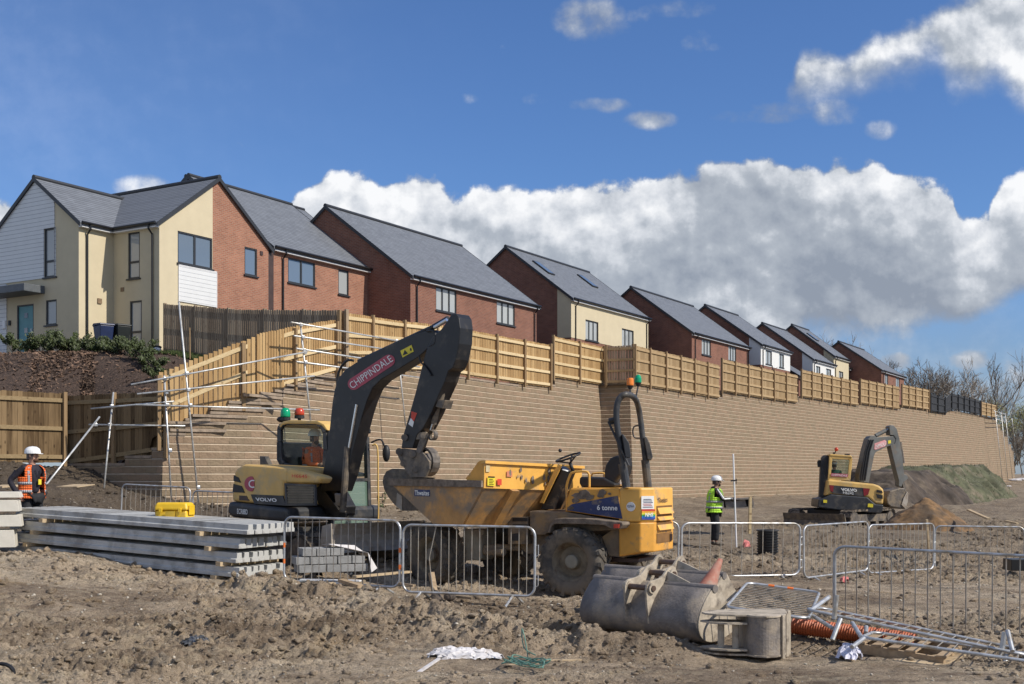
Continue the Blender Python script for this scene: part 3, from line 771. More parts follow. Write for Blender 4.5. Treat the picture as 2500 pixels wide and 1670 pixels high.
# bark chips lying on the slope
def chips(name, n, sampler, size, m, flat=0.35):
    mb = MB()
    for _ in range(n):
        p, s = sampler()
        s *= size*R.uniform(0.4, 1.3); q = Quaternion((R.random(), R.random(), R.random()), R.uniform(0, 6.28))
        a = [q @ Vector(v) for v in ((-s, -s*flat, 0), (s, -s*flat, s*.1), (s*.8, s*flat, 0), (-s*.7, s*flat, s*.2))]
        mb.add([p+v for v in a], [(0, 1, 2, 3)])
    o = mb.build(name, m); return tag(o, kind='stuff')
CHIPM = mat('bark_chip', (0.15, 0.095, 0.065), 0.9, var=0.6, scale=3)
def smp():
    i = R.choice((1, 2, 3, 3, 3, 4, 4, R.randrange(4, 16))); j = R.randrange(2, 44); p = Vector((Xu[j, i], Yu[j, i], Zu[j, i])); q = Vector((Xu[j+1, i+1], Yu[j+1, i+1], Zu[j+1, i+1]))
    t, s = R.random(), R.random(); pa = Vector((Xu[j, i+1], Yu[j, i+1], Zu[j, i+1]))
    x = p+(pa-p)*t+(Vector((Xu[j+1, i], Yu[j+1, i], Zu[j+1, i]))-p)*s
    return x+Vector((0, 0, 0.03)), 1
chips('bark_chips', 11000, smp, 0.065, CHIPM)

# ================================================================ houses
BRICK_R = brick_mat('brick_red', (0.37, 0.165, 0.105), (0.28, 0.118, 0.078), (0.33, 0.215, 0.155), ms=0.012, extra=0.2)
BRICK_D = brick_mat('brick_brown', (0.25, 0.105, 0.07), (0.185, 0.075, 0.055), (0.25, 0.165, 0.125), ms=0.011, extra=0.2)
CREAM = mat('cream_render', (0.57, 0.49, 0.335), 0.9, var=0.035, scale=1.5, bump=0.1, bscale=60)
WHITER = mat('white_render', (0.70, 0.70, 0.68), 0.9, var=0.03, scale=1.5)
CLAD = stripes_mat('white_cladding', (0.70, 0.71, 0.71), (0.30, 0.31, 0.33), 0.165, 0.09, 2, 0.6, 0.04, 0.6)
TILE = stripes_mat('roof_tile', (0.165, 0.178, 0.20), (0.065, 0.07, 0.08), 0.115, 0.22, 2, 0.55, 0.10, 0.6, freq2=0.33)
ANTH = mat('anthracite', (0.028, 0.030, 0.034), 0.45, var=0.1, scale=3)
WPVC = mat('white_board', (0.78, 0.78, 0.78), 0.5, var=0.03, scale=3)
BLKP = mat('black_plastic', (0.012, 0.012, 0.013), 0.35, var=0.2, scale=3)
BRNP = mat('brown_trim', (0.06, 0.035, 0.028), 0.5, var=0.15, scale=3)
PANE = glass_mat('window_glass', (0.13, 0.17, 0.22), 0.02, spec=1.0)
CURT = glass_mat('curtained_glass', (0.36, 0.38, 0.38), 0.06, spec=1.0)
TEAL = mat('teal_door', (0.10, 0.27, 0.30), 0.5, var=0.08, scale=3)

def hole_wall(mb, axis, c, a0, a1, z0, z1, holes, depth=0.10, inward=1):
    """flat wall on plane axis=c, spanning a0..a1 by z0..z1, with rectangular holes [(b0,b1,y0,y1)] and their reveals"""
    xs = sorted(set([a0, a1]+[h[0] for h in holes]+[h[1] for h in holes])); zs = sorted(set([z0, z1]+[h[2] for h in holes]+[h[3] for h in holes]))
    P3 = (lambda a, z, o=0: (a, c+o, z)) if axis == 'y' else (lambda a, z, o=0: (c+o, a, z))
    for i in range(len(xs)-1):
        for j in range(len(zs)-1):
            mx_, mz = (xs[i]+xs[i+1])/2, (zs[j]+zs[j+1])/2
            if mx_ < a0 or mx_ > a1 or mz < z0 or mz > z1: continue
            if any(h[0] < mx_ < h[1] and h[2] < mz < h[3] for h in holes): continue
            mb.add([P3(xs[i], zs[j]), P3(xs[i+1], zs[j]), P3(xs[i+1], zs[j+1]), P3(xs[i], zs[j+1])], [(0, 1, 2, 3)])
    for h in holes:
        x0, x1, y0, y1 = h; o = depth*inward
        mb.add([P3(x0, y0), P3(x1, y0), P3(x1, y0, o), P3(x0, y0, o)], [(0, 1, 2, 3)]); mb.add([P3(x0, y1), P3(x1, y1), P3(x1, y1, o), P3(x0, y1, o)], [(0, 1, 2, 3)])
        mb.add([P3(x0, y0), P3(x0, y1), P3(x0, y1, o), P3(x0, y0, o)], [(0, 1, 2, 3)]); mb.add([P3(x1, y0), P3(x1, y1), P3(x1, y1, o), P3(x1, y0, o)], [(0, 1, 2, 3)])
def window(root, axis, c, h, cols=2, rows=None, fm=None, glass=None, sill=True, inset=0.07):
    """frame ring, mullions, panes and sill in a hole"""
    fm = fm or ANTH; b0, b1, z0, z1 = h; t = 0.06
    mb = MB()
    def bx(m, a, b, q0, q1, o0, o1):
        if axis == 'y': m.bb(a, b, c+o0, c+o1, q0, q1)
        else: m.bb(c+o0, c+o1, a, b, q0, q1)
    e = 0.004
    bx(mb, b0+e, b1-e, z0+e, z0+t, inset-0.05, inset+.02); bx(mb, b0+e, b1-e, z1-t, z1-e, inset-0.05, inset+.02)
    bx(mb, b0+e, b0+t, z0+t, z1-t, inset-0.05, inset+.02); bx(mb, b1-t, b1-e, z0+t, z1-t, inset-0.05, inset+.02)
    for i in range(1, cols):
        q = b0+(b1-b0)*i/cols; bx(mb, q-0.045, q+0.045, z0+t, z1-t, inset-0.045, inset+.015)
    for r in (rows or []):
        q = z0+(z1-z0)*r; bx(mb, b0+t, b1-t, q-0.04, q+0.04, inset-0.04, inset+.01)
    w = mb.build('window', fm, root)
    g = MB(); bx(g, b0+t*.7, b1-t*.7, z0+t*.7, z1-t*.7, inset-0.008, inset+0.004)
    g.build('pane', glass or PANE, w)
    if sill:
        s = MB(); bx(s, b0-0.06, b1+0.06, z0-0.06, z0-0.002, -0.07, inset-.052); s.build('sill', fm, w)
    return w
def roof(root, x0, x1, y0, y1, ze, zr, axis='x', rp=None, ov=0.22, vg=0.10, name='roof', verge=True, tile=None):
    """double pitched roof; axis = ridge direction; rp = ridge position across"""
    th = 0.10; tile = tile or TILE
    mb = MB(); vb = MB()
    if axis == 'x':
        rp = rp if rp is not None else (y0+y1)/2
        for ys, sg in ((y0, -1), (y1, 1)):
            sl = (zr-ze)/abs(rp-ys); e = ys+sg*ov; zz = ze-ov*sl
            mb.hexa([(x0-vg, e, zz), (x1+vg, e, zz), (x1+vg, rp, zr), (x0-vg, rp, zr), (x0-vg, e, zz+th), (x1+vg, e, zz+th), (x1+vg, rp, zr+th), (x0-vg, rp, zr+th)])
            for xx in (x0-vg-0.03, x1+vg+0.003):
                vb.hexa([(xx, e, zz-.06), (xx+.027, e, zz-.06), (xx+.027, rp, zr-.06), (xx, rp, zr-.06), (xx, e, zz+th+.02), (xx+.027, e, zz+th+.02), (xx+.027, rp, zr+th+.02), (xx, rp, zr+th+.02)])
        r = mb.build(name, tile, root)
        MB().tube([(x0-vg-.02, rp, zr+th+.0), (x1+vg+.02, rp, zr+th)], 0.11, 8).build('ridge_tiles', ANTH, r)
    else:
        rp = rp if rp is not None else (x0+x1)/2
        for xs, sg in ((x0, -1), (x1, 1)):
            sl = (zr-ze)/abs(rp-xs); e = xs+sg*ov; zz = ze-ov*sl
            mb.hexa([(e, y0-vg, zz), (e, y1+vg, zz), (rp, y1+vg, zr), (rp, y0-vg, zr), (e, y0-vg, zz+th), (e, y1+vg, zz+th), (rp, y1+vg, zr+th), (rp, y0-vg, zr+th)])
            for yy in (y0-vg-.03, y1+vg+.003):
                vb.hexa([(e, yy, zz-.06), (e, yy+.027, zz-.06), (rp, yy+.027, zr-.06), (rp, yy, zr-.06), (e, yy, zz+th+.02), (e, yy+.027, zz+th+.02), (rp, yy+.027, zr+th+.02), (rp, yy, zr+th+.02)])
        r = mb.build(name, tile, root)
        MB().tube([(rp, y0-vg-.02, zr+th), (rp, y1+vg+.02, zr+th)], 0.11, 8).build('ridge_tiles', ANTH, r)
    vb.builds('verge', ANTH, r)
    return r
def fascia(root, x0, x1, y, z, axis='y', pipes=(), zg=0.0, sg=-1):
    mb = MB(); g = MB(); p = MB()
    if axis == 'y':
        mb.bb(x0, x1, y+sg*0.20, y+sg*0.002, z-.21, z-.02); g.tube([(x0-.05, y+sg*.27, z-.05), (x1+.05, y+sg*.27, z-.05)], 0.06, 8)
        for q in pipes: p.tube([(q, y+sg*.26, z-.06), (q, y+sg*.26, z-.25), (q, y+sg*.07, z-.45), (q, y+sg*.07, zg)], 0.038, 8)
    else:
        mb.bb(y+sg*0.20, y+sg*0.002, x0, x1, z-.21, z-.02); g.tube([(y+sg*.27, x0-.05, z-.05), (y+sg*.27, x1+.05, z-.05)], 0.06, 8)
        for q in pipes: p.tube([(y+sg*.26, q, z-.06), (y+sg*.26, q, z-.25), (y+sg*.07, q, z-.45), (y+sg*.07, q, zg)], 0.038, 8)
    mb.build('fascia', WPVC, root); g.build('gutter', BLKP, root)
    if p.v: p.builds('downpipe', BLKP, root)
def house_root(name, label, u, D, zg, cat='house', group='houses above the retaining wall'):
    p = XY(u, D); return thing(name, label, cat, (p.x, p.y, zg), group, rz=TH, org=False)

def row_house(label, u, D, zg, L_, W_, ze, zr, wins, brick=None, panel=None, pz=None, strip=0.93, pipes=(0.45,), velux=(), gm=None, wcols=3, name='house'):
    rt = house_root(name, label, u, D, zg); brick = brick or BRICK_D
    mb = MB(); z0 = -1.5
    lo = [w for w in wins]
    hole_wall(mb, 'y', 0, 0, L_, z0, ze, wins)
    # gable ends and back
    for x in (0, L_):
        mb.add([(x, 0, z0), (x, W_, z0), (x, W_, ze), (x, W_/2, zr), (x, 0, ze)], [(0, 1, 2, 3, 4)])
    mb.add([(0, W_, z0), (L_, W_, z0), (L_, W_, ze), (0, W_, ze)], [(0, 1, 2, 3)])
    mb.build('wall', brick, rt)
    if panel:
        pb = MB(); o = -0.025
        hole_wall(pb, 'y', o, -0.025, L_+0.02, pz, ze-.01, wins, depth=0.03)
        s = strip; sl = (zr-ze)/(W_/2)
        pb.add([(o, o, pz), (o, s, pz), (o, s, ze+sl*s), (o, 0, ze)], [(0, 1, 2, 3)])
        pb.add([(o, s, pz), (0.0, s, pz), (0.0, s, ze+sl*s), (o, s, ze+sl*s)], [(0, 1, 2, 3)])
        pb.add([(o, o, pz), (L_, o, pz), (L_, 0, pz), (o, 0, pz)], [(0, 1, 2, 3)])
        pb.build('render_panel', panel, rt)
    for w in wins: window(rt, 'y', 0, w, wcols, glass=gm or CURT)
    roof(rt, 0, L_, 0, W_, ze, zr)
    fascia(rt, 0, L_, 0, ze, pipes=pipes, zg=-.5)
    sl = (zr-ze)/(W_/2)
    for (x0, x1, y0, y1) in velux:
        vb = MB(); n = Vector((0, -sl, 1)).normalized()
        def q(x, y, o): return Vector((x, y, ze+sl*y+0.10))+n*o
        vb.hexa([q(x0, y0, -.02), q(x1, y0, -.02), q(x1, y1, -.02), q(x0, y1, -.02), q(x0, y0, .09), q(x1, y0, .09), q(x1, y1, .09), q(x0, y1, .09)])
        v = vb.build('roof_window', ANTH, rt); g = MB(); e = .07
        g.hexa([q(x0+e, y0+e, .085), q(x1-e, y0+e, .085), q(x1-e, y1-e, .085), q(x0+e, y1-e, .085), q(x0+e, y0+e, .1), q(x1-e, y0+e, .1), q(x1-e, y1-e, .1), q(x0+e, y1-e, .1)])
        g.build('pane', PANE, v)
    return rt
row_house('plain brown brick house directly behind the near excavator\'s boom, two three-pane windows', 1002, 56, 6.2, 11.9, 10.2, 5.07, 8.84, [(2.1, 3.9, 3.68, 4.85), (7.7, 9.55, 3.68, 4.85)], pipes=(0.45, 11.6))
row_house('brick house with cream rendered upper front and two roof windows', 1394, 72, 7.3, 11.1, 9.2, 5.3, 8.77, [(1.85, 3.6, 2.95, 4.2), (7.0, 8.8, 2.95, 4.2)], panel=CREAM, pz=2.9, pipes=(0.5, 10.8), velux=[(1.3, 2.1, 2.3, 3.5), (7.3, 8.1, 2.3, 3.5)])
row_house('brown brick house between the cream fronted house and the first white fronted house', 1689, 82, 6.6, 11.2, 9.2, 5.1, 8.5, [(1.8, 3.5, 3.75, 4.85), (7.0, 8.6, 3.75, 4.85)], pipes=(0.5, 10.9))
r5 = row_house('brick house with white rendered upper front and a satellite dish', 1857, 93, 6.9, 7.2, 9.2, 5.2, 8.5, [(1.1, 2.6, 3.75, 4.85), (4.4, 5.6, 3.75, 4.85)], panel=WHITER, pz=3.6, wcols=2, pipes=(0.4,))
row_house('white fronted house with a low garage roof on its left', 1984, 105, 6.9, 6.7, 9.2, 5.2, 8.6, [(0.9, 2.2, 3.3, 4.7), (4.0, 5.6, 3.3, 4.7)], panel=WHITER, pz=2.4, wcols=2, pipes=(0.3,))
row_house('narrow cream fronted house far along the terrace', 2035, 112, 7.3, 5.1, 8.0, 5.8, 8.9, [(1.7, 3.2, 2.9, 4.5)], panel=CREAM, pz=1.2, wcols=2, velux=[(1.2, 2.0, 2, 3)])
row_house('small red brick extension with low roof beside the far cream house', 2069.5, 117, 7.3, 5.0, 6.0, 5.1, 7.0, [(0.8, 1.9, 2.9, 4.3), (3.0, 4.3, 2.9, 4.3)], brick=BRICK_R, wcols=2)
row_house('farthest dark brick house with long grey roof beside the bare trees', 2152, 116, 7.0, 9.4, 8.4, 5.1, 8.05, [(1.3, 2.6, 3.6, 4.8), (5.9, 7.4, 3.6, 4.8)], wcols=2)
gr = row_house('low garage with grey pitched roof before the second white fronted house', 1950, 100, 6.9, 3.4, 7.4, 3.3, 5.6, [], brick=BRICK_D, name='garage'); gr['category'] = 'garage'
pk = P(457, 431, 62); cr_ = pk-GX*4.6
rb = thing('house', 'house behind the cream corner house, only the tip of its grey roof showing', 'house', (cr_.x, cr_.y, pk.z-9.1), 'houses above the retaining wall', rz=TH, org=False)
mb = MB(); mb.add([(0, 0, 0), (0, 9.2, 0), (0, 9.2, 5.5), (0, 4.6, 9), (0, 0, 5.5)], [(0, 1, 2, 3, 4)]); mb.add([(0, 0, 0), (9, 0, 0), (9, 0, 5.5), (0, 0, 5.5)], [(0, 1, 2, 3)]); mb.add([(9, 0, 0), (9, 9.2, 0), (9, 9.2, 5.5), (9, 4.6, 9), (9, 0, 5.5)], [(0, 1, 2, 3, 4)]); mb.add([(0, 9.2, 0), (9, 9.2, 0), (9, 9.2, 5.5), (0, 9.2, 5.5)], [(0, 1, 2, 3)])
mb.build('wall', BRICK_D, rb); roof(rb, 0, 9, 0, 9.2, 5.5, 9.0)
# dish on house five
mb = MB(); mb.lathe([(0.0, 0.0), (0.18, 0.02), (0.32, 0.07), (0.33, 0.08)], (1.15, -0.55, 3.3), (0.2, -1, 0.35), 16); mb.tube([(1.15, 0, 3.2), (1.15, -.3, 3.2), (1.15, -.55, 3.3)], 0.02, 6); mb.tube([(1.15, -.5, 3.1), (1.2, -.95, 3.45)], .015, 6)
mb.build('satellite_dish', BRNP, r5)

# ---- the corner house
h1 = house_root('corner_house', 'cream and brick corner house with white cladding and teal door', 389, 46, 6.6)
ze = 5.05
cm = MB(); bk = MB(); cl = MB()
wA = (0.92, 2.78, 3.62, 4.88); wS = (4.65, 5.40, 3.70, 4.87)
# front gable of the right block: cream x 0..2.8, brick 2.8..6.1
XS = 2.8
hole_wall(cm, 'y', -0.02, -0.02, XS, -1, ze, [wA], depth=0.12); hole_wall(bk, 'y', 0, XS, 6.1, -1, ze, [wS])
zr = 7.34; rx = 3.1; slL = (zr-ze)/rx; slR = (zr-ze)/(6.1-rx)
cm.add([(-0.02, -0.02, ze), (XS, -0.02, ze), (XS, -0.02, ze+slL*XS)], [(0, 1, 2)])
cm.add([(XS, -0.02, 0), (XS, 0, 0), (XS, 0, ze+slL*XS), (XS, -0.02, ze+slL*XS)], [(0, 1, 2, 3)])
bk.add([(XS, 0, ze), (6.1, 0, ze), (rx, 0, zr), (XS, 0, ze+slL*XS)], [(0, 1, 2, 3)])
# left side of the right block
w1 = (1.07, 1.73, 2.98, 4.80); w2 = (0.95, 1.63, 0.13, 2.10)
hole_wall(cm, 'x', -0.02, -0.02, 2.6, -1, ze, [w1, w2], depth=0.12)
# left wing: front strip and gable
hole_wall(cm, 'y', 2.6, -1.67, -0.02, -1, ze, [])
GXo = -1.67; y0 = 2.6; ym = 5.15; y1 = 7.7; zrb = 6.97; slB = (zrb-ze)/(ym-y0)
wg1 = (y0+1.33, y0+2.04, 3.05, 4.98); wg2 = (y0+1.30, y0+1.95, 1.16, 2.15); dr = (y0+2.69, y0+3.73, 0.02, 2.08)
hole_wall(cm, 'x', GXo, y0, y1, -1, ze, [wg1, wg2, dr], depth=0.10)
cm.add([(GXo, y0, ze), (GXo, y1, ze), (GXo, ym, zrb)], [(0, 1, 2)])
# rear & far sides so that it is closed
bk.add([(6.1, 0, -1), (6.1, 9, -1), (6.1, 9, ze), (6.1, 0, ze)], [(0, 1, 2, 3)]); bk.add([(0, 9, -1), (6.1, 9, -1), (6.1, 9, ze), (rx, 9, zr), (0, 9, ze)], [(0, 1, 2, 3, 4)]); bk.add([(0, 7.7, -1), (0, 9, -1), (0, 9, ze), (0, 7.7, ze)], [(0, 1, 2, 3)]); bk.add([(-1.67, 7.7, -1), (0, 7.7, -1), (0, 7.7, ze), (-1.67, 7.7, ze)], [(0, 1, 2, 3)])
cm.build('cream_wall', CREAM, h1); 
# cladding on the gable of the wing
xo = GXo-0.04; ys = y0+1.4; 
hole_wall(cl, 'x', xo, ys, y1+0.03, 3.03, ze, [(wg1[0], wg1[1], 3.0, wg1[3])], depth=0.05)
cl.add([(xo, ys, ze), (xo, y1, ze), (xo, ym, zrb-.05), (xo, ys, ze+slB*1.4-.05)], [(0, 1, 2, 3)])
cl.add([(xo, ys, 3.03), (xo+.04, ys, 3.03), (xo+.04, ys, ze+slB*1.4-.05), (xo, ys, ze+slB*1.4-.05)], [(0, 1, 2, 3)])
cl.add([(xo, ys, 3.03), (xo+.04, ys, 3.03), (xo+.04, y1, 3.03), (xo, y1, 3.03)], [(0, 1, 2, 3)])
cl.build('cladding', CLAD, h1)
MB().bb(GXo-.045, GXo-.003, y1-0.75, y1+.03, -.6, 3.0).build('cladding', CLAD, h1); MB().bb(0.95, 2.98, -0.065, -0.022, 2.10, 3.52).build('cladding', CLAD, h1)
MB().bb(.93, .955, -.075, -.022, 2.08, 3.55).bb(2.975, 3.0, -.075, -.0, 2.08, 3.55).bb(.93, 3.0, -.075, -.022, 3.52, 3.56).builds('cladding_trim', WPVC, h1)
# rear-wing to the right
W0, W1, V0, V1 = 6.45, 13.16, 0.12, 10.04; z2 = 5.2; zr2 = 8.8
wb = (7.48, 9.30, 3.78, 4.88); wc = (10.94, 11.70, 3.70, 4.88)
hole_wall(bk, 'y', V0, W0, W1, -1, z2, [wb, wc])
bk.add([(W1, V0, -1), (W1, V1, -1), (W1, V1, z2), (W1, 5.08, zr2), (W1, V0, z2)], [(0, 1, 2, 3, 4)]); bk.add([(W0, V0, -1), (W0, V1, -1), (W0, V1, z2), (W0, 5.08, zr2), (W0, V0, z2)], [(0, 1, 2, 3, 4)]); bk.add([(W0, V1, -1), (W1, V1, -1), (W1, V1, z2), (W0, V1, z2)], [(0, 1, 2, 3)])
bk.build('brick_wall', BRICK_R, h1)
window(h1, 'y', -0.02, wA, 2); window(h1, 'y', 0, wS, 1); window(h1, 'x', -.02, w1, 1, [0.36], glass=CURT); window(h1, 'x', -.02, w2, 1, [0.38], glass=CURT)
window(h1, 'x', GXo, wg1, 1, [0.33], glass=CURT); window(h1, 'x', GXo, wg2, 1, glass=CURT); window(h1, 'y', V0, wb, 2); window(h1, 'y', V0, wc, 1, glass=CURT)
MB().bb(W0-.35, W0-.003, .02, .8, -1, 4.95).build('brown_pier', BRNP, h1)
roof(h1, 0, 6.1, 0, 9, ze, zr, 'y', rx); roof(h1, GXo, 3.1, y0, y1, ze, zrb, 'x', ym); roof(h1, W0, W1, V0, V1, z2, zr2, 'x', 5.08)
fascia(h1, 0, 2.4, 0, ze, 'x', pipes=(0.32,), zg=-.3); fascia(h1, GXo, -0.2, 2.6, ze, 'y', pipes=(-1.32,), zg=-.3); fascia(h1, W0, W1, V0, z2, 'y', pipes=(7.1,), zg=-.5)
d = MB().bb(GXo+.05, GXo+.09, dr[0]+.06, dr[1]-.06, .02, 2.02).build('door', TEAL, h1)
MB().bb(GXo+.01, GXo+.1, dr[0]+.003, dr[0]+.06, .02, 2.07).bb(GXo+.01, GXo+.1, dr[1]-.06, dr[1]-.003, .02, 2.07).bb(GXo+.01, GXo+.1, dr[0]+.06, dr[1]-.06, 2.02, 2.07).build('door_frame', ANTH, d)
g = MB()
for zc in (0.45, 1.05, 1.65): g.bb(GXo+.03, GXo+.048, y0+3.21-.1, y0+3.21+.1, zc-.1, zc+.1)
g.builds('pane', PANE, d)
MB().box((GXo+.02, dr[0]+.16, 1.0), (.05, .03, .2)).build('handle', WPVC, d)
MB().bb(GXo-.95, GXo-.002, y0+2.0, y0+5.0, 2.42, 2.72).build('door_canopy', mat('canopy_grey', (.10, .11, .12), .5), h1, bevel=.02)
for (x, y, z) in ((-.03, 2.05, 2.6), ): MB().box((x, y, z), (.04, .18, .16)).build('vent', mat('vent_brown', (.22, .15, .09), .7), h1)
MB().box((-.7, 2.57, 2.1), (.2, .04, .2)).build('vent', MATS['vent_brown'], h1); MB().box((5.65, -.02, 4.75), (.16, .04, .16)).build('vent', BRNP, h1)
MB().box((GXo-.05, y0+4.45, 1.35), (.1, .16, .34)).build('wall_box', WPVC, h1, bevel=.02)
MB().box((GXo-.04, y0+4.15, 1.4), (.08, .09, .2)).build('doorbell', ANTH, h1)

# ================================================================ timber fences
PINE = wood_mat('new_pine', (0.34, 0.21, 0.092), (0.50, 0.335, 0.16))
PINE2 = wood_mat('pale_pine', (0.31, 0.21, 0.11), (0.43, 0.31, 0.175))
POSTM = wood_mat('post_wood', (0.20, 0.13, 0.07), (0.34, 0.235, 0.13), knots=False)
RAILM = wood_mat('rail_wood', (0.48, 0.35, 0.18), (0.66, 0.52, 0.31), knots=True, axis='x')
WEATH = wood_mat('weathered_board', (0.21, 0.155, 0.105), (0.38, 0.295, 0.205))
WEATHD = wood_mat('stained_board', (0.095, 0.06, 0.03), (0.235, 0.16, 0.085))
RAILD = wood_mat('stained_rail', (0.21, 0.15, 0.08), (0.34, 0.25, 0.14), axis='x')
BLKF = mat('black_fence', (0.022, 0.023, 0.026), 0.7, var=0.2, scale=2)
def fence(label, pts, zb, zt, bay=2.1, rails=4, bw=0.11, gap=0.022, boards=None, post=None, rail=None, side=1, posts=True, group='timber fences on the wall', off=0.28, cat='fence', name='timber_fence', ptop=0.04, rin=None, last=True):
    """boards stand along the polyline pts [(x,y,u)], moved off metres behind the wall face; rails and posts on the viewer's side (side=1)"""
    boards = boards or PINE; post = post or POSTM; rail = rail or RAILM
    V = [Vector((p[0], p[1])) for p in pts]; S = [0]
    for a, b in zip(V, V[1:]): S.append(S[-1]+(b-a).length)
    def at(s):
        s = min(max(s, 0), S[-1])
        for i in range(len(S)-1):
            if s <= S[i+1]+1e-9:
                t = (s-S[i])/(S[i+1]-S[i]); d = (V[i+1]-V[i]).normalized(); n = Vector((-d.y, d.x))
                if n.dot(V[i]) < 0: n = -n
                p = V[i].lerp(V[i+1], t)+n*off
                return p, d, n, pts[i][2]+(pts[i+1][2]-pts[i][2])*t
    Ltot = S[-1]; nb = max(1, round(Ltot/bay))
    p0 = at(0)[0]; rt = thing(name, label, cat, (p0.x, p0.y, zb(pts[0][2])), group)
    rb = [MB() for _ in range(rails)]
    for b in range(nb):
        s0 = Ltot*b/nb; s1 = Ltot*(b+1)/nb; mb = MB(); s = s0+0.01
        while s < s1-0.02:
            w = min(bw, s1-s); p, d, n, u = at(s+w/2); j = R.uniform(-.012, .012)
            c = p; z0 = zb(u)+0.03+R.uniform(-.01, .01); z1 = zt(u)+j; hx = d*(w/2)
            q = [c-hx, c+hx, c+hx+n*.02, c-hx+n*.02]
            mb.hexa([(*k_, z0) for k_ in q]+[(*k_, z1) for k_ in q]); s += bw+gap
        mb.build('board_panel', boards, rt)
        pa, da, na, ua = at(s0+0.03); pb, db, nb_, ub = at(s1-0.03)
        for r in range(rails):
            f = [0.10, 0.5, 0.9][r] if rails == 3 else [0.08, 0.36, 0.64, 0.92][r]
            za = zb(ua)+(zt(ua)-zb(ua))*f; zz = zb(ub)+(zt(ub)-zb(ub))*f
            o = -0.026*side if side > 0 else 0.046
            rb[r].bar((*(pa+na*o), za+R.uniform(-.01, .01)), (*(pb+nb_*o), zz), 0.05, 0.11)
    for q in rb: q.build('rail', rail, rt)
    if posts:
        for b in range(nb+(1 if last else 0)):
            p, d, n, u = at(Ltot*b/nb); c = p-n*(0.062*side if side > 0 else -.08); z0 = zb(u)-.12; z1 = zt(u)+ptop
            h = d*.05; m_ = n*.05
            MB().hexa([(*(c+x), z0) for x in (-h-m_, h-m_, h+m_, -h+m_)]+[(*(c+x), z1) for x in (-h-m_, h-m_, h+m_, -h+m_)]).build('post', post, rt)
    return rt
def wl(line, u0, u1):   # part of a wall line between photo columns
    pts = [p for p in line if u0 < p[2] < u1]
    def ip(u):
        for a, b in zip(line, line[1:]):
            if a[2] <= u <= b[2]:
                t = (u-a[2])/(b[2]-a[2]); return (a[0]+(b[0]-a[0])*t, a[1]+(b[1]-a[1])*t, u)
        return line[0] if u < line[0][2] else line[-1]
    return [ip(u0)]+pts[::2]+[ip(u1)]
fence('bright new timber fence climbing the stepped end of the wall behind scaffold tubes', wl(l1, 394, 838), lambda u: interp(u, [(394, 2.62), (838, 5.0)]), lambda u: interp(u, [(394, 4.54), (838, 6.67)]), rails=3, bay=2.15, gap=0.026, ptop=-0.05)
fence('new timber fence behind the excavator boom, ending at a small step in the wall', wl(l1, 843, 1356), lambda u: wtop1(u)+.02 if u < 1060 else 5.6, lambda u: interp(u, [(843, 6.94), (1125, 7.38), (1358, 7.46)]), bay=2.12)
_e = Vector(l1[-1][:2]); _d = (_e-Vector(l1[-2][:2])).normalized()*.45
fence('short timber fence on the raised step just left of the wall\'s inside corner', wl(l1, 1362, 1474)+[(_e.x+_d.x, _e.y+_d.y, 1478)], lambda u: 6.06, lambda u: 7.86, bay=2.1)
jl3 = [(l1[-1][0]+.02, l1[-1][1], 1475), (l2[0][0], l2[0][1], 1548)]
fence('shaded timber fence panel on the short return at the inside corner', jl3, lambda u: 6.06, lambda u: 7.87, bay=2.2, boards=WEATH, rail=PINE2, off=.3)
fence('timber fence right of the inside corner behind the dumper\'s roll bar', wl(l2, 1556, 1768), lambda u: 6.06, lambda u: 7.9, boards=PINE2, last=False, rail=PINE2)
fence('timber fence below the two white fronted houses', wl(l2, 1772, 1957), lambda u: 6.48, lambda u: 8.3, boards=PINE2, last=False, rail=PINE2)
fence('timber fence below the far cream house, with a loose rail poking left', wl(l2, 1965, 2104), lambda u: 6.93, lambda u: 8.72, boards=PINE2, last=False, rail=PINE2)
fence('timber fence below the farthest dark brick house', wl(l2, 2108, 2204), lambda u: 7.13, lambda u: 8.95, boards=PINE2, last=False, rail=PINE2)
fence('timber fence between the farthest house and the black fence', wl(l2, 2209, 2275), lambda u: 7.45, lambda u: 9.2, boards=PINE2, rail=PINE2)
fence('black solid fence near the far end of the wall', wl(l2, 2279, 2399), lambda u: interp(u, [(2279, 7.35), (2318, 7.35), (2322, 7.6), (2335, 7.85), (2399, 7.8)]), lambda u: interp(u, [(2279, 8.9), (2318, 8.75), (2330, 9.3), (2399, 9.15)]), boards=BLKF, post=BLKF, rail=BLKF, gap=0.002, bw=0.3, rails=3, cat='fence', name='metal_fence', ptop=.06)
fence('last short timber fence beyond the black fence at the wall\'s far end', wl(l2, 2402, 2438), lambda u: 7.78, lambda u: 9.1, boards=PINE2, rail=PINE2)
lp = [LEFT_END.lerp(cpt, i/4) for i in range(5)]
fence('dark stained fence on the low return wall at the left corner', [(p.x, p.y, 150+243*i/4) for i, p in enumerate(lp)], lambda u: interp(u, [(168, 2.02), (393, 2.42)]), lambda u: interp(u, [(150, 4.08), (393, 4.05)]), boards=WEATHD, rail=RAILD, rails=3, bay=1.9, gap=.006, bw=.14, off=.25, group='dark fences at the lower left')
q0 = XY(-260, 30.3); q1 = XY(-60, 31.2); q3 = XY(160, 33.0)
fence('dark stained fence at the left edge behind the man in orange', [(q0.x, q0.y, -260), (q1.x, q1.y, -60), (q3.x, q3.y, 160)], lambda u: 2.16, lambda u: 4.12, boards=WEATHD, rail=RAILD, rails=3, bay=2.4, gap=.006, bw=.14, off=.1, group='dark fences at the lower left')
a_ = XY(398, 45.6); b_ = XY(841, 37.0)
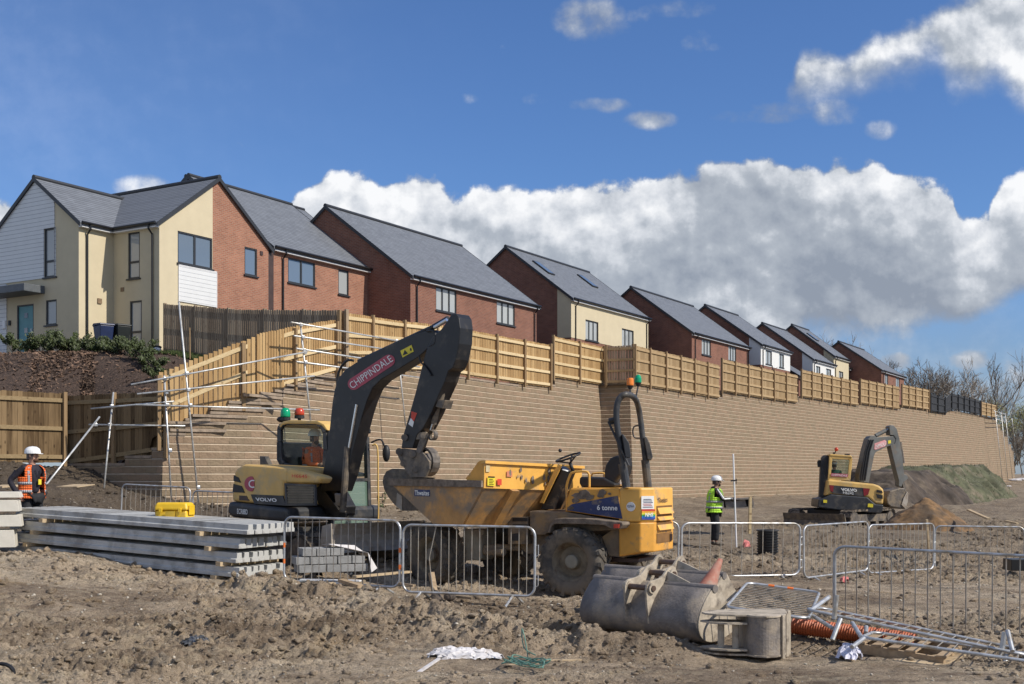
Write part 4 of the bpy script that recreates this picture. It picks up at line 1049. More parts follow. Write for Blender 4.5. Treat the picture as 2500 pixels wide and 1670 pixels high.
fence('grey weathered fence running from the corner house to the new fence\'s corner', [(a_.x, a_.y, 398), (b_.x, b_.y, 841)], lambda u: interp(u, [(398, 6.5), (600, 5.78), (841, 5.05)]), lambda u: interp(u, [(398, 8.42), (600, 7.66), (841, 6.98)]), boards=WEATH, rail=WEATH, post=WEATH, side=-1, rails=3, gap=.03, off=0, bay=2.4)

# ================================================================ scaffold tubes
GALV = mat('galvanised', (0.50, 0.51, 0.52), 0.42, metal=0.75, var=0.25, scale=9, dirt=(0.33, 0.28, 0.22), dirt_amt=0.35, dirt_scale=6)
GALVT = mat('scaffold_steel', (0.62, 0.62, 0.60), 0.45, metal=0.55, var=0.2, scale=5, dirt=(0.40, 0.36, 0.30), dirt_amt=0.3)
def scaffold(label, tubes, couplers, r=0.026, group='scaffold edge rails on the wall'):
    p = P(*tubes[0][1]); rt = thing('scaffold_frame', label, 'scaffolding', (p.x, p.y, p.z), group)
    for a, b in tubes: MB().tube([P(*a), P(*b)], r, 8).build('scaffold_tube', GALVT, rt, smooth=True)
    for c in couplers: MB().box(P(*c), (.1, .09, .1), .6).build('coupler', GALV, rt, bevel=.02)
    return rt
scaffold('leaning scaffold poles and rails at the low corner of the wall, left', [((437,738,31.3),(487,1252,31.45)), ((401,917,31.0),(419,1228,30.85)), ((277,958,31.7),(254,1192,30.7)), ((243,1018,30.6),(108,1190,27.8)),
    ((320,939,30.3),(750,859,33.6)), ((335,962,30.4),(768,918,33.7)), ((331,988,30.3),(780,1001,33.7)), ((222,998,31.5),(425,980,31.1)), ((217,1037,31.5),(452,1040,31.2))],
    [(402,925,30.95),(406,958,30.95),(408,989,30.95),(456,912,31.1),(460,952,31.1),(465,990,31.1),(273,992,31.5),(268,1037,31.4),(233,1037,31.1),(415,1100,30.85),(484,1190,31.3)], r=.024)
scaffold('scaffold edge rails in front of the fence left of the boom', [((733,787,33.7),(762,1065,33.7)), ((968,829,39.2),(990,1040,39.2)), ((711,787,33.2),(975,833,39.4)), ((718,820,33.3),(978,858,39.4)), ((724,851,33.3),(1024,896,40.6)), ((724,883,33.3),(1025,922,40.6))],
    [(735,793,33.65),(739,823,33.65),(743,855,33.65),(746,885,33.65),(744,861,33.7),(968,832,39.2)])
scaffold('distant scaffold poles at the far end of the wall', [((2429.7,1003,119),(2447.5,1175,120)), ((2444,1007,122),(2461,1174,123)), ((2454,1009,125),(2472,1170,126)), ((2470,1021,130),(2478,1080,131)), ((2426,1003,119),(2456,1012,125)), ((2428,1013,119),(2457,1021,125)), ((2430,1023,119),(2458,1030,125))], [(2445,1012,122)], r=.035)

# ================================================================ things beside the corner house
def bin_(label, col, u, v, D, rz, name='wheelie_bin'):
    p = P(u, v, D); rt = thing(name, label, 'wheelie bin', tuple(p), 'wheelie bins by the corner house', rz=rz, org=False)
    m = mat('bin_'+str(col), col, 0.45, var=0.15, scale=4)
    MB().hexa([(-.21, -.24, .06), (.21, -.24, .06), (.21, .24, .06), (-.21, .24, .06), (-.28, -.34, .95), (.28, -.34, .95), (.28, .34, .95), (-.28, .34, .95)]).build('bin_body', m, rt, bevel=.03)
    MB().hexa([(-.31, -.37, .955), (.31, -.37, .955), (.31, .37, .955), (-.31, .37, .955), (-.29, -.35, 1.02), (.29, -.35, 1.02), (.27, .33, 1.06), (-.27, .33, 1.06)]).build('lid', m, rt, bevel=.02)
    MB().tube([(-.25, .4, .95), (.25, .4, .95)], .02, 8).build('handle', m, rt)
    for s in (-1, 1): MB().tube([(s*.2, .28, .1), (s*.26, .28, .1)], .1, 14).build('wheel', BLKP, rt)
    return rt
bin_('blue wheelie bin against the cream corner house', (0.010, 0.022, 0.075), 253, 857, 45.0, TH-.3)
bin_('dark grey wheelie bin right of the blue bin', (0.012, 0.016, 0.016), 293, 858, 45.3, TH-.2)
gnm = thing('garden_ornament', 'small round black and white garden ornament at the foot of the downpipe', 'ornament', tuple(P(382, 862, 45.2)))
MB().ball(P(382, 855, 45.2), .16, 12, 8, (1.2, 1, .8)).build('bowl', WPVC, gnm, smooth=True); MB().ball(P(381, 848, 45.25), .17, 12, 8, (1.3, 1, .5)).build('bowl_rim', BLKP, gnm, smooth=True)
MB().tube([P(463, 800, 41.5), P(464, 876, 41.5)], .025, 8).build('stake', POSTM, None).name = 'garden_stake'
tag(bpy.data.objects['garden_stake'], 'thin pale stake standing on the lawn before the weathered fence', 'stake')

LEAF = mat('shrub_leaf', (0.055, 0.075, 0.022), 0.6, var=0.55, scale=7)
LEAF2 = mat('bud_leaf', (0.17, 0.17, 0.06), 0.7, var=0.4, scale=2)
TWIG = mat('twig', (0.17, 0.14, 0.11), 0.9, var=0.3, scale=2)
TWIG2 = mat('pale_twig', (0.34, 0.30, 0.25), 0.9, var=0.3, scale=2)
def shrub(label, c, rx, rz, n=900, leaf=LEAF, ls=0.05, group='low shrubs along the bank'):
    rt = thing('shrub', label, 'shrub', tuple(c), group); mb = MB(); st = MB()
    c = Vector(c)
    cl_ = [(Vector((R.gauss(0, .5)*rx, R.gauss(0, .35)*rx, R.uniform(.2, .95)*rz)), R.uniform(.25, .5)) for _ in range(9)]
    for q, s in cl_: st.tube([c, c+q*.5+Vector((R.uniform(-.05, .05), 0, .05)), c+q], [.012, .009, .004], 4)
    for _ in range(n):
        q, s = R.choice(cl_); d = Vector((R.gauss(0, 1), R.gauss(0, 1), R.gauss(0, .8))).normalized()*s*rx*.6*R.random()**.4
        p = c+q*R.uniform(.6, 1.1)+d
        if p.z < c.z: p.z = c.z+R.random()*.1
        a = Vector((R.gauss(0, 1), R.gauss(0, 1), R.gauss(0, 1))).normalized(); b = a.orthogonal().normalized(); l = ls*R.uniform(.6, 1.4)
        mb.add([p-a*l, p+b*l*.45, p+a*l, p-b*l*.45], [(0, 1, 2, 3)])
    mb.build('foliage', leaf, rt); st.build('stem', TWIG, rt); return rt
SH = [(30, 850, 43.4, 'leftmost, below the teal door'), (75, 848, 43.2, 'in front of the teal door'), (125, 848, 43.1, 'tallest, below the small window'), (175, 846, 43.2, 'below the left wing\'s corner'), (222, 862, 42.6, 'below the blue bin'), (268, 872, 42.2, 'below the dark bin'),
      (312, 880, 41.8, 'below the tall narrow window'), (352, 890, 41.0, 'before the lawn'), (392, 898, 39.6, 'nearest the climbing fence'), (340, 868, 42.8, 'on the lawn edge, behind the others')]
SH += [(100, 850, 43.0, 'between the teal door and the small window'), (150, 850, 43.3, 'behind the wing corner shrub'), (200, 856, 42.9, 'just left of the bins'), (245, 866, 42.4, 'between the two bins'), (290, 876, 42.0, 'right of the dark bin'), (372, 894, 40.4, 'second nearest the climbing fence')]
for i, (u, v, D, w) in enumerate(SH):
    p = XY(u, D); z = upz(p.x, p.y)
    shrub('dark green shrub on the bank '+w, (p.x, p.y, z), R.uniform(.42, .6), R.uniform(.45, .75)+(.15 if i == 2 else 0), 1100)

# ================================================================ bare trees
def tree(label, u, D, zb, H, spread=0.5, seed=1, tm=None, crown=None, n0=5, group='bare trees beyond the wall', rmin=0.018, depth=5, leaf=None, cat='tree', name='bare_tree'):
    rr = random.Random(seed); p = XY(u, D); rt = thing(name, label, cat, (p.x, p.y, zb), group)
    tr = MB(); cr = MB(); tips = []
    def grow(q, d, l, r, k):
        n = 3; pts = [q]; dd = d.copy()
        for i in range(n):
            dd = (dd+Vector((rr.gauss(0, .13), rr.gauss(0, .13), rr.gauss(0.03, .08)))).normalized(); pts.append(pts[-1]+dd*l/n)
        (tr if k == depth else cr).tube(pts, [max(r*(1-.35*i/n), rmin*.6) for i in range(n+1)], 6 if k == depth else 3, cap=False)
        if k == 0: tips.append(pts[-1]); return
        m = rr.choice((2, 3, 3)) if k < depth else n0
        for i in range(m):
            t = rr.uniform(.35, 1.0) if i else 1.0; b = pts[min(n, int(t*n+.5))]
            ax = Vector((rr.gauss(0, 1), rr.gauss(0, 1), rr.gauss(0, 1))).normalized()
            nd = (dd+ax*spread*rr.uniform(.5, 1.2)+Vector((0, 0, .18))).normalized()
            grow(b, nd, l*rr.uniform(.62, .85), max(r*.6, rmin), k-1)
    L0 = H*(.36 if depth > 5 else .38); grow(Vector((p.x, p.y, zb-.4)), Vector((0, 0, 1)), L0, H*.016, depth)
    tr.build('trunk', tm or TWIG, rt); cr.build('crown', crown or TWIG, rt)
    if leaf:
        mb = MB()
        for t in tips:
            for _ in range(5):
                c = t+Vector((rr.gauss(0, .25), rr.gauss(0, .25), rr.gauss(0, .25))); a = Vector((rr.gauss(0, 1), rr.gauss(0, 1), rr.gauss(0, 1))).normalized()*.12; b = a.orthogonal().normalized()*.06
                mb.add([c-a, c+b, c+a, c-b], [(0, 1, 2, 3)])
        mb.build('foliage', leaf, rt)
    return rt
TR = [(2072,150,8,11.5,'lone pale bare tree behind the roof of the farthest brick house',TWIG2), (2170,150,7,9.5,'bare tree just right of the farthest house',TWIG2), (2205,135,7,7.8,'dense dark bare tree beside the farthest house\'s eaves',TWIG),
      (2240,138,7,9.0,'tall dense bare tree left of the black fence',TWIG), (2275,140,7,8.5,'bushy bare tree behind the start of the black fence',TWIG), (2310,143,6.5,8.8,'broad bare tree behind the middle of the black fence',TWIG), (2345,140,6.5,8.0,'pale twiggy bare tree behind the black fence\'s right half',TWIG2),
      (2385,146,6.5,7.0,'lower bare tree behind the end of the black fence',TWIG2), (2425,150,6,10.0,'slender bare tree right of the black fence, forked low',TWIG), (2452,155,5.5,8.5,'thin bare tree above the scaffold poles',TWIG2)]
for i, (u, D, z, H, lab, tm) in enumerate(TR): tree(lab, u, D, z-(1.5 if i in (3, 4, 5) else 0), H, 0.62 if i in (0, 8, 9) else .85, 10+i, tm, tm, n0=6 if i not in (0, 8) else 4, depth=6 if i in (2, 3, 4, 5, 6) else 5, rmin=.022)
BU = [(2462,150,4.4,7.0,'yellow-green budding tree at the end of the wall'), (2490,158,3.8,7.5,'olive budding tree at the right edge of the view'), (2520,165,3.5,8.0,'budding tree just past the right edge')]
for i, (u, D, z, H, lab) in enumerate(BU): tree(lab, u, D, z, H, 0.75, 40+i, TWIG, TWIG, n0=6, depth=5, leaf=LEAF2, group='budding trees at the end of the wall', name='budding_tree')
for i, (u, D, z, H) in enumerate([(2478, 140, 2.5, 5.0), (2496, 138, 2.2, 4.5), (2515, 142, 2.2, 5.5), (2485, 155, 3.5, 6)]):
    tree(['low brown thicket bush hard against the wall end','brown thicket bush at the right edge, lowest','brown thicket bush beyond the right edge','tall thicket bush behind the lowest thicket'][i], u, D, z, H, 0.9, 60+i, TWIG, TWIG, n0=7, depth=5, group='thicket at the end of the wall', cat='bush', name='thicket_bush')
# small weeds at the wall foot
for i, (u, v, D) in enumerate([(922, 1256, 39.0), (931, 1254, 39.2)]):
    p = P(u, v, D); shrub(['small green weed at the wall foot behind the bucket', 'taller green weed at the wall foot beside the small one'][i], p, .22, .35+.35*i, 160, LEAF, .05, 'weeds at the wall foot')
# ================================================================ near excavator
MUDC = (0.20, 0.155, 0.11); DUST = (0.30, 0.25, 0.19)
VY = mat('machine_yellow', (0.66, 0.42, 0.13), 0.5, var=0.10, scale=2.0, dirt=(0.50, 0.36, 0.17), dirt_amt=0.35, dirt_scale=2.5)
VG = mat('machine_charcoal', (0.030, 0.032, 0.037), 0.5, var=0.25, scale=3, dirt=(0.10, 0.088, 0.072), dirt_amt=0.38, dirt_scale=2.2)
BOOMM = mat('boom_black', (0.011, 0.011, 0.013), 0.42, var=0.3, scale=3, dirt=(0.055, 0.046, 0.038), dirt_amt=0.27, dirt_scale=2.6)
STEELD = mat('dirty_steel', (0.125, 0.108, 0.092), 0.6, metal=0.25, var=0.3, scale=6, dirt=(0.22, 0.175, 0.125), dirt_amt=0.42, dirt_scale=5, bump=0.3)
TRACKM = mat('track_rubber', (0.045, 0.038, 0.032), 0.85, var=0.35, scale=8, dirt=MUDC, dirt_amt=0.45, dirt_scale=7, bump=0.6)
BLADEM = mat('blade_steel', (0.40, 0.36, 0.31), 0.55, metal=0.2, var=0.15, scale=3, dirt=(0.26, 0.21, 0.16), dirt_amt=0.4, dirt_scale=3)
CHROME = mat('chrome_rod', (0.75, 0.75, 0.75), 0.2, metal=1.0, var=0.1)
PINK = mat('decal_pink', (0.42, 0.065, 0.10), 0.5, var=0.08, scale=4)
WHITE = mat('decal_white', (0.80, 0.80, 0.78), 0.5, var=0.04)
YDEC = mat('decal_yellow', (0.75, 0.62, 0.04), 0.5, var=0.1)
RDEC = mat('decal_red', (0.62, 0.06, 0.03), 0.5, var=0.1)
BLUED = mat('decal_blue', (0.02, 0.035, 0.12), 0.45, var=0.15, dirt=(0.25, 0.19, 0.12), dirt_amt=0.3, dirt_scale=5)
GREENL = mat('beacon_green', (0.0, 0.30, 0.14), 0.2, var=0.1)
REDL = mat('beacon_red', (0.45, 0.05, 0.02), 0.25, var=0.1)
AMBER = mat('beacon_amber', (0.80, 0.22, 0.03), 0.25, var=0.1)
CABG = glass_mat('cab_glass', (0.02, 0.03, 0.025), 0.03, trans=0.88)
SEATM = mat('seat_black', (0.016, 0.016, 0.018), 0.55, var=0.2)
ORANGEV = mat('hi_vis_orange', (0.90, 0.16, 0.03), 0.75, var=0.12, scale=12, bump=0.4, bscale=18)
LIMEV = mat('hi_vis_lime', (0.50, 0.95, 0.06), 0.75, var=0.12, scale=12, bump=0.4, bscale=18)
SILVER = mat('reflective_tape', (0.36, 0.36, 0.37), 0.45, var=0.08, scale=8)
HELM = mat('helmet_white', (0.80, 0.80, 0.79), 0.35, var=0.03)
SKIN = mat('skin', (0.48, 0.27, 0.19), 0.6, var=0.08, scale=20)

def ring(mb, pl, outer, inner, t, off=0):
    o = pl.poly(outer, off); i = pl.poly(inner, off); n = len(o); e = pl.n*t
    for k in range(n):
        k2 = (k+1) % n; mb.hexa([o[k], o[k2], i[k2], i[k], o[k]+e, o[k2]+e, i[k2]+e, i[k]+e])
def conv(pts, s, ox, oy): return [(ox+x/s, oy+y/s) for x, y in pts]
A1 = lambda pts: conv(pts, 3.484, 500, 950)
A2 = lambda pts: conv(pts, 3.135, 780, 740)
dE = Vector((0.75, -0.66, 0)).normalized()
SB = VPlane(XY(600, 21.2), dE); nE = SB.n
BP = SB.shift(0.70)         # near face of the boom
exc = thing('excavator', 'near yellow and black tracked excavator whose raised black boom reaches over the dumper', 'excavator', (-3.76, 21.79, 0.2), 'tracked excavators')
Cn = SB.o+nE*1.1+dE*0.35
def EL(t, o, z): return Cn+dE*t+nE*o+Vector((0, 0, z))
def lbox(mb, t0, t1, o0, o1, z0, z1):
    return mb.hexa([EL(t0, o0, z0), EL(t1, o0, z0), EL(t1, o1, z0), EL(t0, o1, z0), EL(t0, o0, z1), EL(t1, o0, z1), EL(t1, o1, z1), EL(t0, o1, z1)])
# counterweight / lower body
mb = MB(); 
mb.prism(SB.poly([(556,1224),(600,1229),(700,1240),(700,1276),(640,1270),(565,1263),(553,1254)], -0.04), nE*2.2)
cw = mb.build('counterweight', VG, exc, bevel=0.07, seg=3)
MB().prism(SB.poly(A1([(250,700),(275,665),(330,640),(465,648),(620,660),(700,672),(700,800),(665,800),(665,905),(690,990),(410,972),(228,955),(236,820)]), 0.0), nE*1.0).build('hood', VY, exc, bevel=0.06, seg=3)
MB().prism(SB.poly(A1([(690,668),(800,695),(950,735),(985,752),(960,802),(690,802)]), 0.01), nE*.30).build('side_cover', VY, exc, bevel=0.05, seg=3)
mb = MB(); mb.prism(SB.poly(A1([(250,700),(275,680),(560,690),(560,965),(228,955),(236,820)]), 1.0), nE*1.08); mb.build('rear_cover', VY, exc, bevel=0.06, seg=3)
e_ = -0.012
MB().prism(SB.poly(A1([(245,733),(285,752),(305,795),(243,782)]), e_), nE*.02).prism(SB.poly(A1([(242,806),(312,825),(338,882),(236,876)]), e_), nE*.02).builds('lamp_grille', SEATM, exc)
MB().prism(SB.poly(A1([(292,905),(352,908),(375,950),(292,945)]), e_), nE*.02).build('tie_down_slot', BRNP, exc)
MB().prism(SB.poly(A1([(390,895),(662,907),(690,992),(420,975)]), e_*1.2), nE*.02).build('name_plate', VG, exc)
def ltext(s, pl, pts, m, parent, off, bold=0.0, **k):   # pts: lower-left, lower-right, upper-left in photo pixels
    a, b, c = [pl(u, v, off) for u, v in pts]; return text(s, m, parent, a, b-a, c-a, bold=bold, **k)
ltext('VOLVO', SB, A1([(436,952),(616,960),(430,922)]), WHITE, exc, -0.03, 0.035)
ltext('ECR88D', SB, A1([(276,1060),(366,1068),(276,1016)]), WHITE, exc, -0.055, 0.02)
ltext('H6645', SB, A1([(742,752),(872,758),(742,722)]), RDEC, exc, -0.03, 0.01)
c_ = A1([(396,806)])[0]
mb = MB(); pts = [(c_[0]+17*math.cos(a)*(1 if math.cos(a) < 0 else .4), c_[1]+18.5*math.sin(a)) for a in [2*math.pi*i/28 for i in range(28)]]
mb.prism(SB.poly(pts, e_), nE*.01).build('round_decal', PINK, exc)
mb = MB(); o = [(c_[0]+3+10*math.cos(math.radians(a)), c_[1]+10*math.sin(math.radians(a))) for a in range(60, 301, 15)]
i = [(c_[0]+3+7*math.cos(math.radians(a)), c_[1]+7*math.sin(math.radians(a))) for a in range(60, 301, 15)]
for k in range(len(o)-1): mb.add(SB.poly([o[k], o[k+1], i[k+1], i[k]], e_-.004), [(0,1,2,3)])
mb.build('letter_c', WHITE, exc)
gp = A1([(676,800),(935,812),(942,990),(686,992)]); mb = MB(); ring(mb, SB, gp, A1([(692,818),(924,828),(930,972),(700,975)]), .04, -.03); gf = mb.build('grille_frame', VG, exc)
mb = MB(); mb.prism(SB.poly(A1([(692,818),(924,828),(930,972),(700,975)]), -.006), nE*.01); gk = mb.build('grille_backing', BRNP, gf)
mb = MB()
for r in range(11):
    y = 822+r*14.0
    for c in range(17):
        x = 698+c*14.0+(7 if r % 2 else 0)
        if x > 915: continue
        q = A1([(x,y),(x+10,y),(x+10,y+9),(x,y+9)]); ring(mb, SB, q, A1([(x+2.2,y+2.2),(x+7.8,y+2.2),(x+7.8,y+6.8),(x+2.2,y+6.8)]), .012, -.022)
mb.build('grille_mesh', mat('mesh_tan', (.30,.26,.19), .6), gf)
MB().prism(SB.poly(A1([(465,570),(508,572),(552,662),(470,655)]), .5), nE*.1).build('exhaust', VG, exc, bevel=.01)
# cab
CS = SB.shift(0.95)
outer = A1([(612,330),(630,298),(662,280),(720,270),(950,276),(1000,300),(1030,360),(1036,520),(1030,700),(960,735),(800,690),(640,650),(616,600),(612,450)])
inner = A1([(645,350),(655,322),(678,306),(730,302),(940,306),(978,328),(1000,380),(1004,520),(996,640),(950,690),(800,655),(680,628),(650,590),(645,450)])
mb = MB(); ring(mb, CS, outer, inner, .07); mb.build('cab_frame', VG, exc, bevel=.015)
mb = MB(); ring(mb, CS.shift(.93), outer, inner, .07); mb.build('cab_frame', VG, exc, bevel=.015)
mb = MB(); mb.prism(CS.poly(inner, .03), nE*.012); mb.build('side_window', CABG, exc)
mb = MB(); mb.prism(CS.poly(inner, .96), nE*.012); mb.build('side_window', CABG, exc)
mb = MB(); mb.prism(CS.poly(A1([(625,310),(660,276),(720,264),(955,268),(1012,300),(1045,350),(1028,352),(990,310),(940,298),(700,296),(660,306),(640,330)]), -.01), nE*1.02); mb.build('cab_roof', VY, exc, bevel=.02)
mb = MB(); mb.prism(CS.poly(A1([(612,450),(640,460),(660,640),(1030,720),(1030,740),(960,745),(800,700),(640,655),(612,600)]), .0), nE*1.0); mb.build('cab_base', VG, exc)
# cab front: far corner pillar, lower pane
f0 = CS(797, 1060, .04); f1 = f0+nE*.93
def CF(a, z, o=0):
    q = f0.lerp(f1, a)+dE*o; q.z = z; return q
MB().bar(CF(.97, .95, .12), CF(.97, 2.55, .05), .07, .09, dE).build('front_pillar', VG, exc)
MB().bar(CF(.02, .95, .1), CF(.02, 2.6, .05), .07, .09, dE).build('front_pillar', VG, exc)
MB().hexa([CF(.05,.95,.12),CF(.95,.95,.12),CF(.95,.95,.14),CF(.05,.95,.14),CF(.05,1.75,.09),CF(.95,1.75,.09),CF(.95,1.75,.11),CF(.05,1.75,.11)]).build('lower_window', glass_mat('green_glass', (0.16, 0.24, 0.19), 0.05, trans=0.35), exc)
MB().hexa([CF(.05,1.8,.09),CF(.95,1.8,.09),CF(.95,1.8,.11),CF(.05,1.8,.11),CF(.05,2.6,.04),CF(.95,2.6,.04),CF(.95,2.6,.06),CF(.05,2.6,.06)]).build('front_window', CABG, exc)
MB().bar(CF(0,1.77,.1), CF(1,1.77,.1), .06, .05).bar(CF(0,.93,.1), CF(1,.93,.1), .08, .05).bar(CF(0,2.62,.04), CF(1,2.62,.04), .08, .05).builds('front_frame', VG, exc)
MB().tube(spline([CF(1.0,.95,.2), CF(1.06,1.0,.28), CF(1.06,1.7,.28), CF(1.06,2.35,.26), CF(1.0,2.4,.18)], 5), .016, 8).build('handrail', VY, exc, smooth=True)
mm = MB().tube(spline([CF(1.0,2.45,.15), CF(1.12,2.5,.3), CF(1.2,2.3,.34)], 5), .016, 8).build('mirror_arm', SEATM, exc)
MB().ball(CF(1.2,2.25,.36), .16, 10, 8, (.45,.45,1)).build('mirror', SEATM, mm, smooth=True)
MB().box(CF(.95,2.66,.1), (.12,.12,.09)).build('work_light', SEATM, exc, bevel=.02)
lbox(MB(), -.9, .9, -1.0, 1.0, .55, .95).build('slew_deck', VG, exc)
lbox(MB(), .95, 1.25, .05, .95, .62, .98).build('front_step', BLADEM, exc, bevel=.02)
b1 = CS(697, 1024, .3); b2 = CS(731, 1024, .5)
def beacon(p, m, parent, r=.065, h=.11):
    b = MB().lathe([(0, 0), (r*.9, 0), (r*1.0, h*.15), (r*.95, h*.7), (r*.6, h), (0, h*1.08)], p+Vector((0,0,.06)), n=14).build('beacon', m, parent, smooth=True)
    MB().tube([p-Vector((0,0,.10)), p], r*.35, 8).tube([p, p+Vector((0,0,.055))], r*1.0, 12).build('beacon_base', SEATM, b)
beacon(b1+Vector((0,0,-.02)), GREENL, exc, .095, .17); beacon(b2+Vector((0,0,.02)), REDL, exc, .095, .13)
MB().ball(CS(688,1024,.3), .1, 10, 6, (1,1,.6)).build('horn', SEATM, exc)
# seat and controls inside
lbox(MB(), -.35, .25, .25, .75, 1.15, 1.5).build('operator_seat', SEATM, exc, bevel=.05)
lbox(MB(), -.55, -.38, .2, .8, 1.2, 2.2).build('seat_back', SEATM, exc, bevel=.05)
# tracks
def track(o0, o1, t0=-1.5, t1=1.5, z0=0.2, h=.66, root=exc, EL=EL, m=TRACKM):
    prof = []; r = h/2
    for a in range(90, 271, 20): prof.append((t0+r+r*math.cos(math.radians(a)), z0+r+r*math.sin(math.radians(a))))
    for a in range(-90, 91, 20): prof.append((t1-r+r*math.cos(math.radians(a)), z0+r+r*math.sin(math.radians(a))))
    mb = MB(); w = o1-o0; n = len(prof)
    # belt as a loop with grousers
    dense = []
    for k in range(n):
        a, b = prof[k], prof[(k+1) % n]; L_ = math.hypot(b[0]-a[0], b[1]-a[1]); m_ = max(1, int(L_/.11))
        for j in range(m_): dense.append((a[0]+(b[0]-a[0])*j/m_, a[1]+(b[1]-a[1])*j/m_))
    cx, cz = (t0+t1)/2, z0+r
    N_ = len(dense)
    for k in range(N_):
        a, b = dense[k], dense[(k+1) % N_]
        def inn(p, s):
            q = (min(max(p[0], t0+r), t1-r), cz); return (q[0]+(p[0]-q[0])*s, q[1]+(p[1]-q[1])*s)
        g = 1.07 if k % 2 else 1.0
        A, B = inn(a, g), inn(b, g); C_, D_ = inn(b, .84), inn(a, .84)
        mb.hexa([EL(A[0],o0,A[1]),EL(B[0],o0,B[1]),EL(B[0],o1,B[1]),EL(A[0],o1,A[1]),EL(D_[0],o0,D_[1]),EL(C_[0],o0,C_[1]),EL(C_[0],o1,C_[1]),EL(D_[0],o1,D_[1])])
    tr = mb.build('track', m, root)
    f = MB(); f.hexa([EL(t0+r,o0+.06,z0+.2),EL(t1-r,o0+.06,z0+.2),EL(t1-r,o1-.06,z0+.2),EL(t0+r,o1-.06,z0+.2),EL(t0+r,o0+.06,z0+h-.16),EL(t1-r,o0+.06,z0+h-.16),EL(t1-r,o1-.06,z0+h-.16),EL(t0+r,o1-.06,z0+h-.16)])
    f.build('track_frame', STEELD, tr)
    ax = (EL(0,1,0)-EL(0,0,0))
    for t in (t0+r, t1-r): MB().cyl(EL(t,o0+.03,cz), EL(t,o1-.03,cz), r*.82, 20).build('sprocket', STEELD, tr)
    for j in range(4): 
        t = t0+r+.35+j*(t1-t0-2*r-.7)/3; MB().cyl(EL(t,o0+.04,z0+.13), EL(t,o1-.04,z0+.13), .1, 12).build('roller', STEELD, tr)
    return tr
track(-1.15, -.70); track(.70, 1.15)
lbox(MB(), -.6, .6, -.75, .75, .42, .7).build('undercarriage', STEELD, exc)
MB().cyl(EL(0,0,.66), EL(0,0,.85), .48, 24).build('slew_ring', STEELD, exc)
# blade: curved plate
mb = MB(); prof = [(1.98,.55),(1.90,.62),(1.86,.72),(1.86,.84),(1.90,.95),(1.97,1.04)]
for a, b in zip(prof, prof[1:]):
    mb.hexa([EL(a[0],-1.08,a[1]),EL(a[0],1.08,a[1]),EL(a[0]-.03,1.08,a[1]),EL(a[0]-.03,-1.08,a[1]),EL(b[0],-1.08,b[1]),EL(b[0],1.08,b[1]),EL(b[0]-.03,1.08,b[1]),EL(b[0]-.03,-1.08,b[1])])
for s in (-1.09, 1.07): mb.hexa([EL(1.99,s,.55),EL(1.99,s+.02,.55),EL(1.68,s+.02,.6),EL(1.68,s,.6),EL(1.98,s,1.05),EL(1.98,s+.02,1.05),EL(1.75,s+.02,1.0),EL(1.75,s,1.0)])
bl = mb.build('dozer_blade', BLADEM, exc)
for s in (-.55, .45): lbox(MB(), .7, 1.85, s, s+.12, .5, .68).build('blade_arm', STEELD, bl)
# king post and boom
MB().prism(BP.poly(A1([(945,840),(985,822),(1010,850),(1145,1040),(1200,1060),(1195,1090),(1105,1090),(1000,1000),(950,960)]), .02), nE*.05).prism(BP.poly(A1([(945,840),(985,822),(1010,850),(1145,1040),(1200,1060),(1195,1090),(1105,1090),(1000,1000),(950,960)]), .34), nE*.05).builds('king_post', BOOMM, exc)
MB().prism(BP.poly(A1([(940,760),(1010,800),(1130,870),(1200,1000),(1190,1080),(900,1060),(935,960)]), .1), nE*.24).build('king_post_core', BOOMM, exc, bevel=.02)
MB().prism(BP.poly(A1([(1098,885),(1158,890),(1150,1000),(1110,990)]), -.05), nE*.08).build('hose_box', BLADEM, exc, bevel=.02)
boomp = A2([(835,203),(872,205),(893,235),(893,290),(830,345),(760,410),(600,508),(470,585),(405,650),(365,740),(330,850),(290,1000),(250,1150),(215,1300),(165,1440),(10,1440),(28,1280),(58,1130),(78,950),(98,760),(115,660),(148,570),(200,505),(300,442),(430,372),(560,307),(700,250)])
bm_ = MB().prism(BP.poly(boomp), nE*.26).build('boom', BOOMM, exc, bevel=.012)
lab = []; a = Vector((262,618)); b = Vector((530,440)); d2 = (b-a).normalized(); nn2 = Vector((-d2.y, d2.x)); r_ = 46
for k in range(13): an = math.radians(90+180*k/12); lab.append(a+d2*(r_*math.cos(an))+nn2*(r_*math.sin(an)))
for k in range(13): an = math.radians(-90+180*k/12); lab.append(b+d2*(r_*math.cos(an))+nn2*(r_*math.sin(an)))
dc = MB().prism(BP.poly(A2([tuple(p) for p in lab]), -.006), nE*.005).build('name_decal', PINK, bm_)
s0 = a-d2*30+nn2*28; s1 = b+d2*30+nn2*22; s2 = s0-nn2*52
ltext('CHIPPINDALE', BP, A2([tuple(s0), tuple(s1), tuple(s2)]), WHITE, dc, -.014, .0)
MB().prism(BP.poly(A2([(618,365),(704,320),(720,370),(636,416)]), -.006), nE*.005).build('warning_decal', YDEC, bm_)
MB().prism(BP.poly(A2([(636,402),(652,358),(676,386)]), -.010), nE*.003).prism(BP.poly(A2([(690,350),(700,342),(706,362),(697,368)]), -.010), nE*.003).builds('warning_mark', SEATM, bm_)
armp = A2([(985,125),(1008,84),(1045,80),(1066,112),(1076,190),(1068,310),(1045,430),(1018,498),(985,520),(960,600),(905,720),(855,840),(792,960),(745,1010),(712,1112),(625,1110),(640,1010),(690,840),(735,680),(770,540),(800,420),(830,330),(862,262),(930,200)])
am_ = MB().prism(BP.poly(armp, -.03), nE*.30).build('arm', BOOMM, exc, bevel=.012)
MB().prism(BP.poly(A2([(703,828),(746,842),(722,905),(700,880)]), -.036), nE*.004).build('decal_red', RDEC, am_)
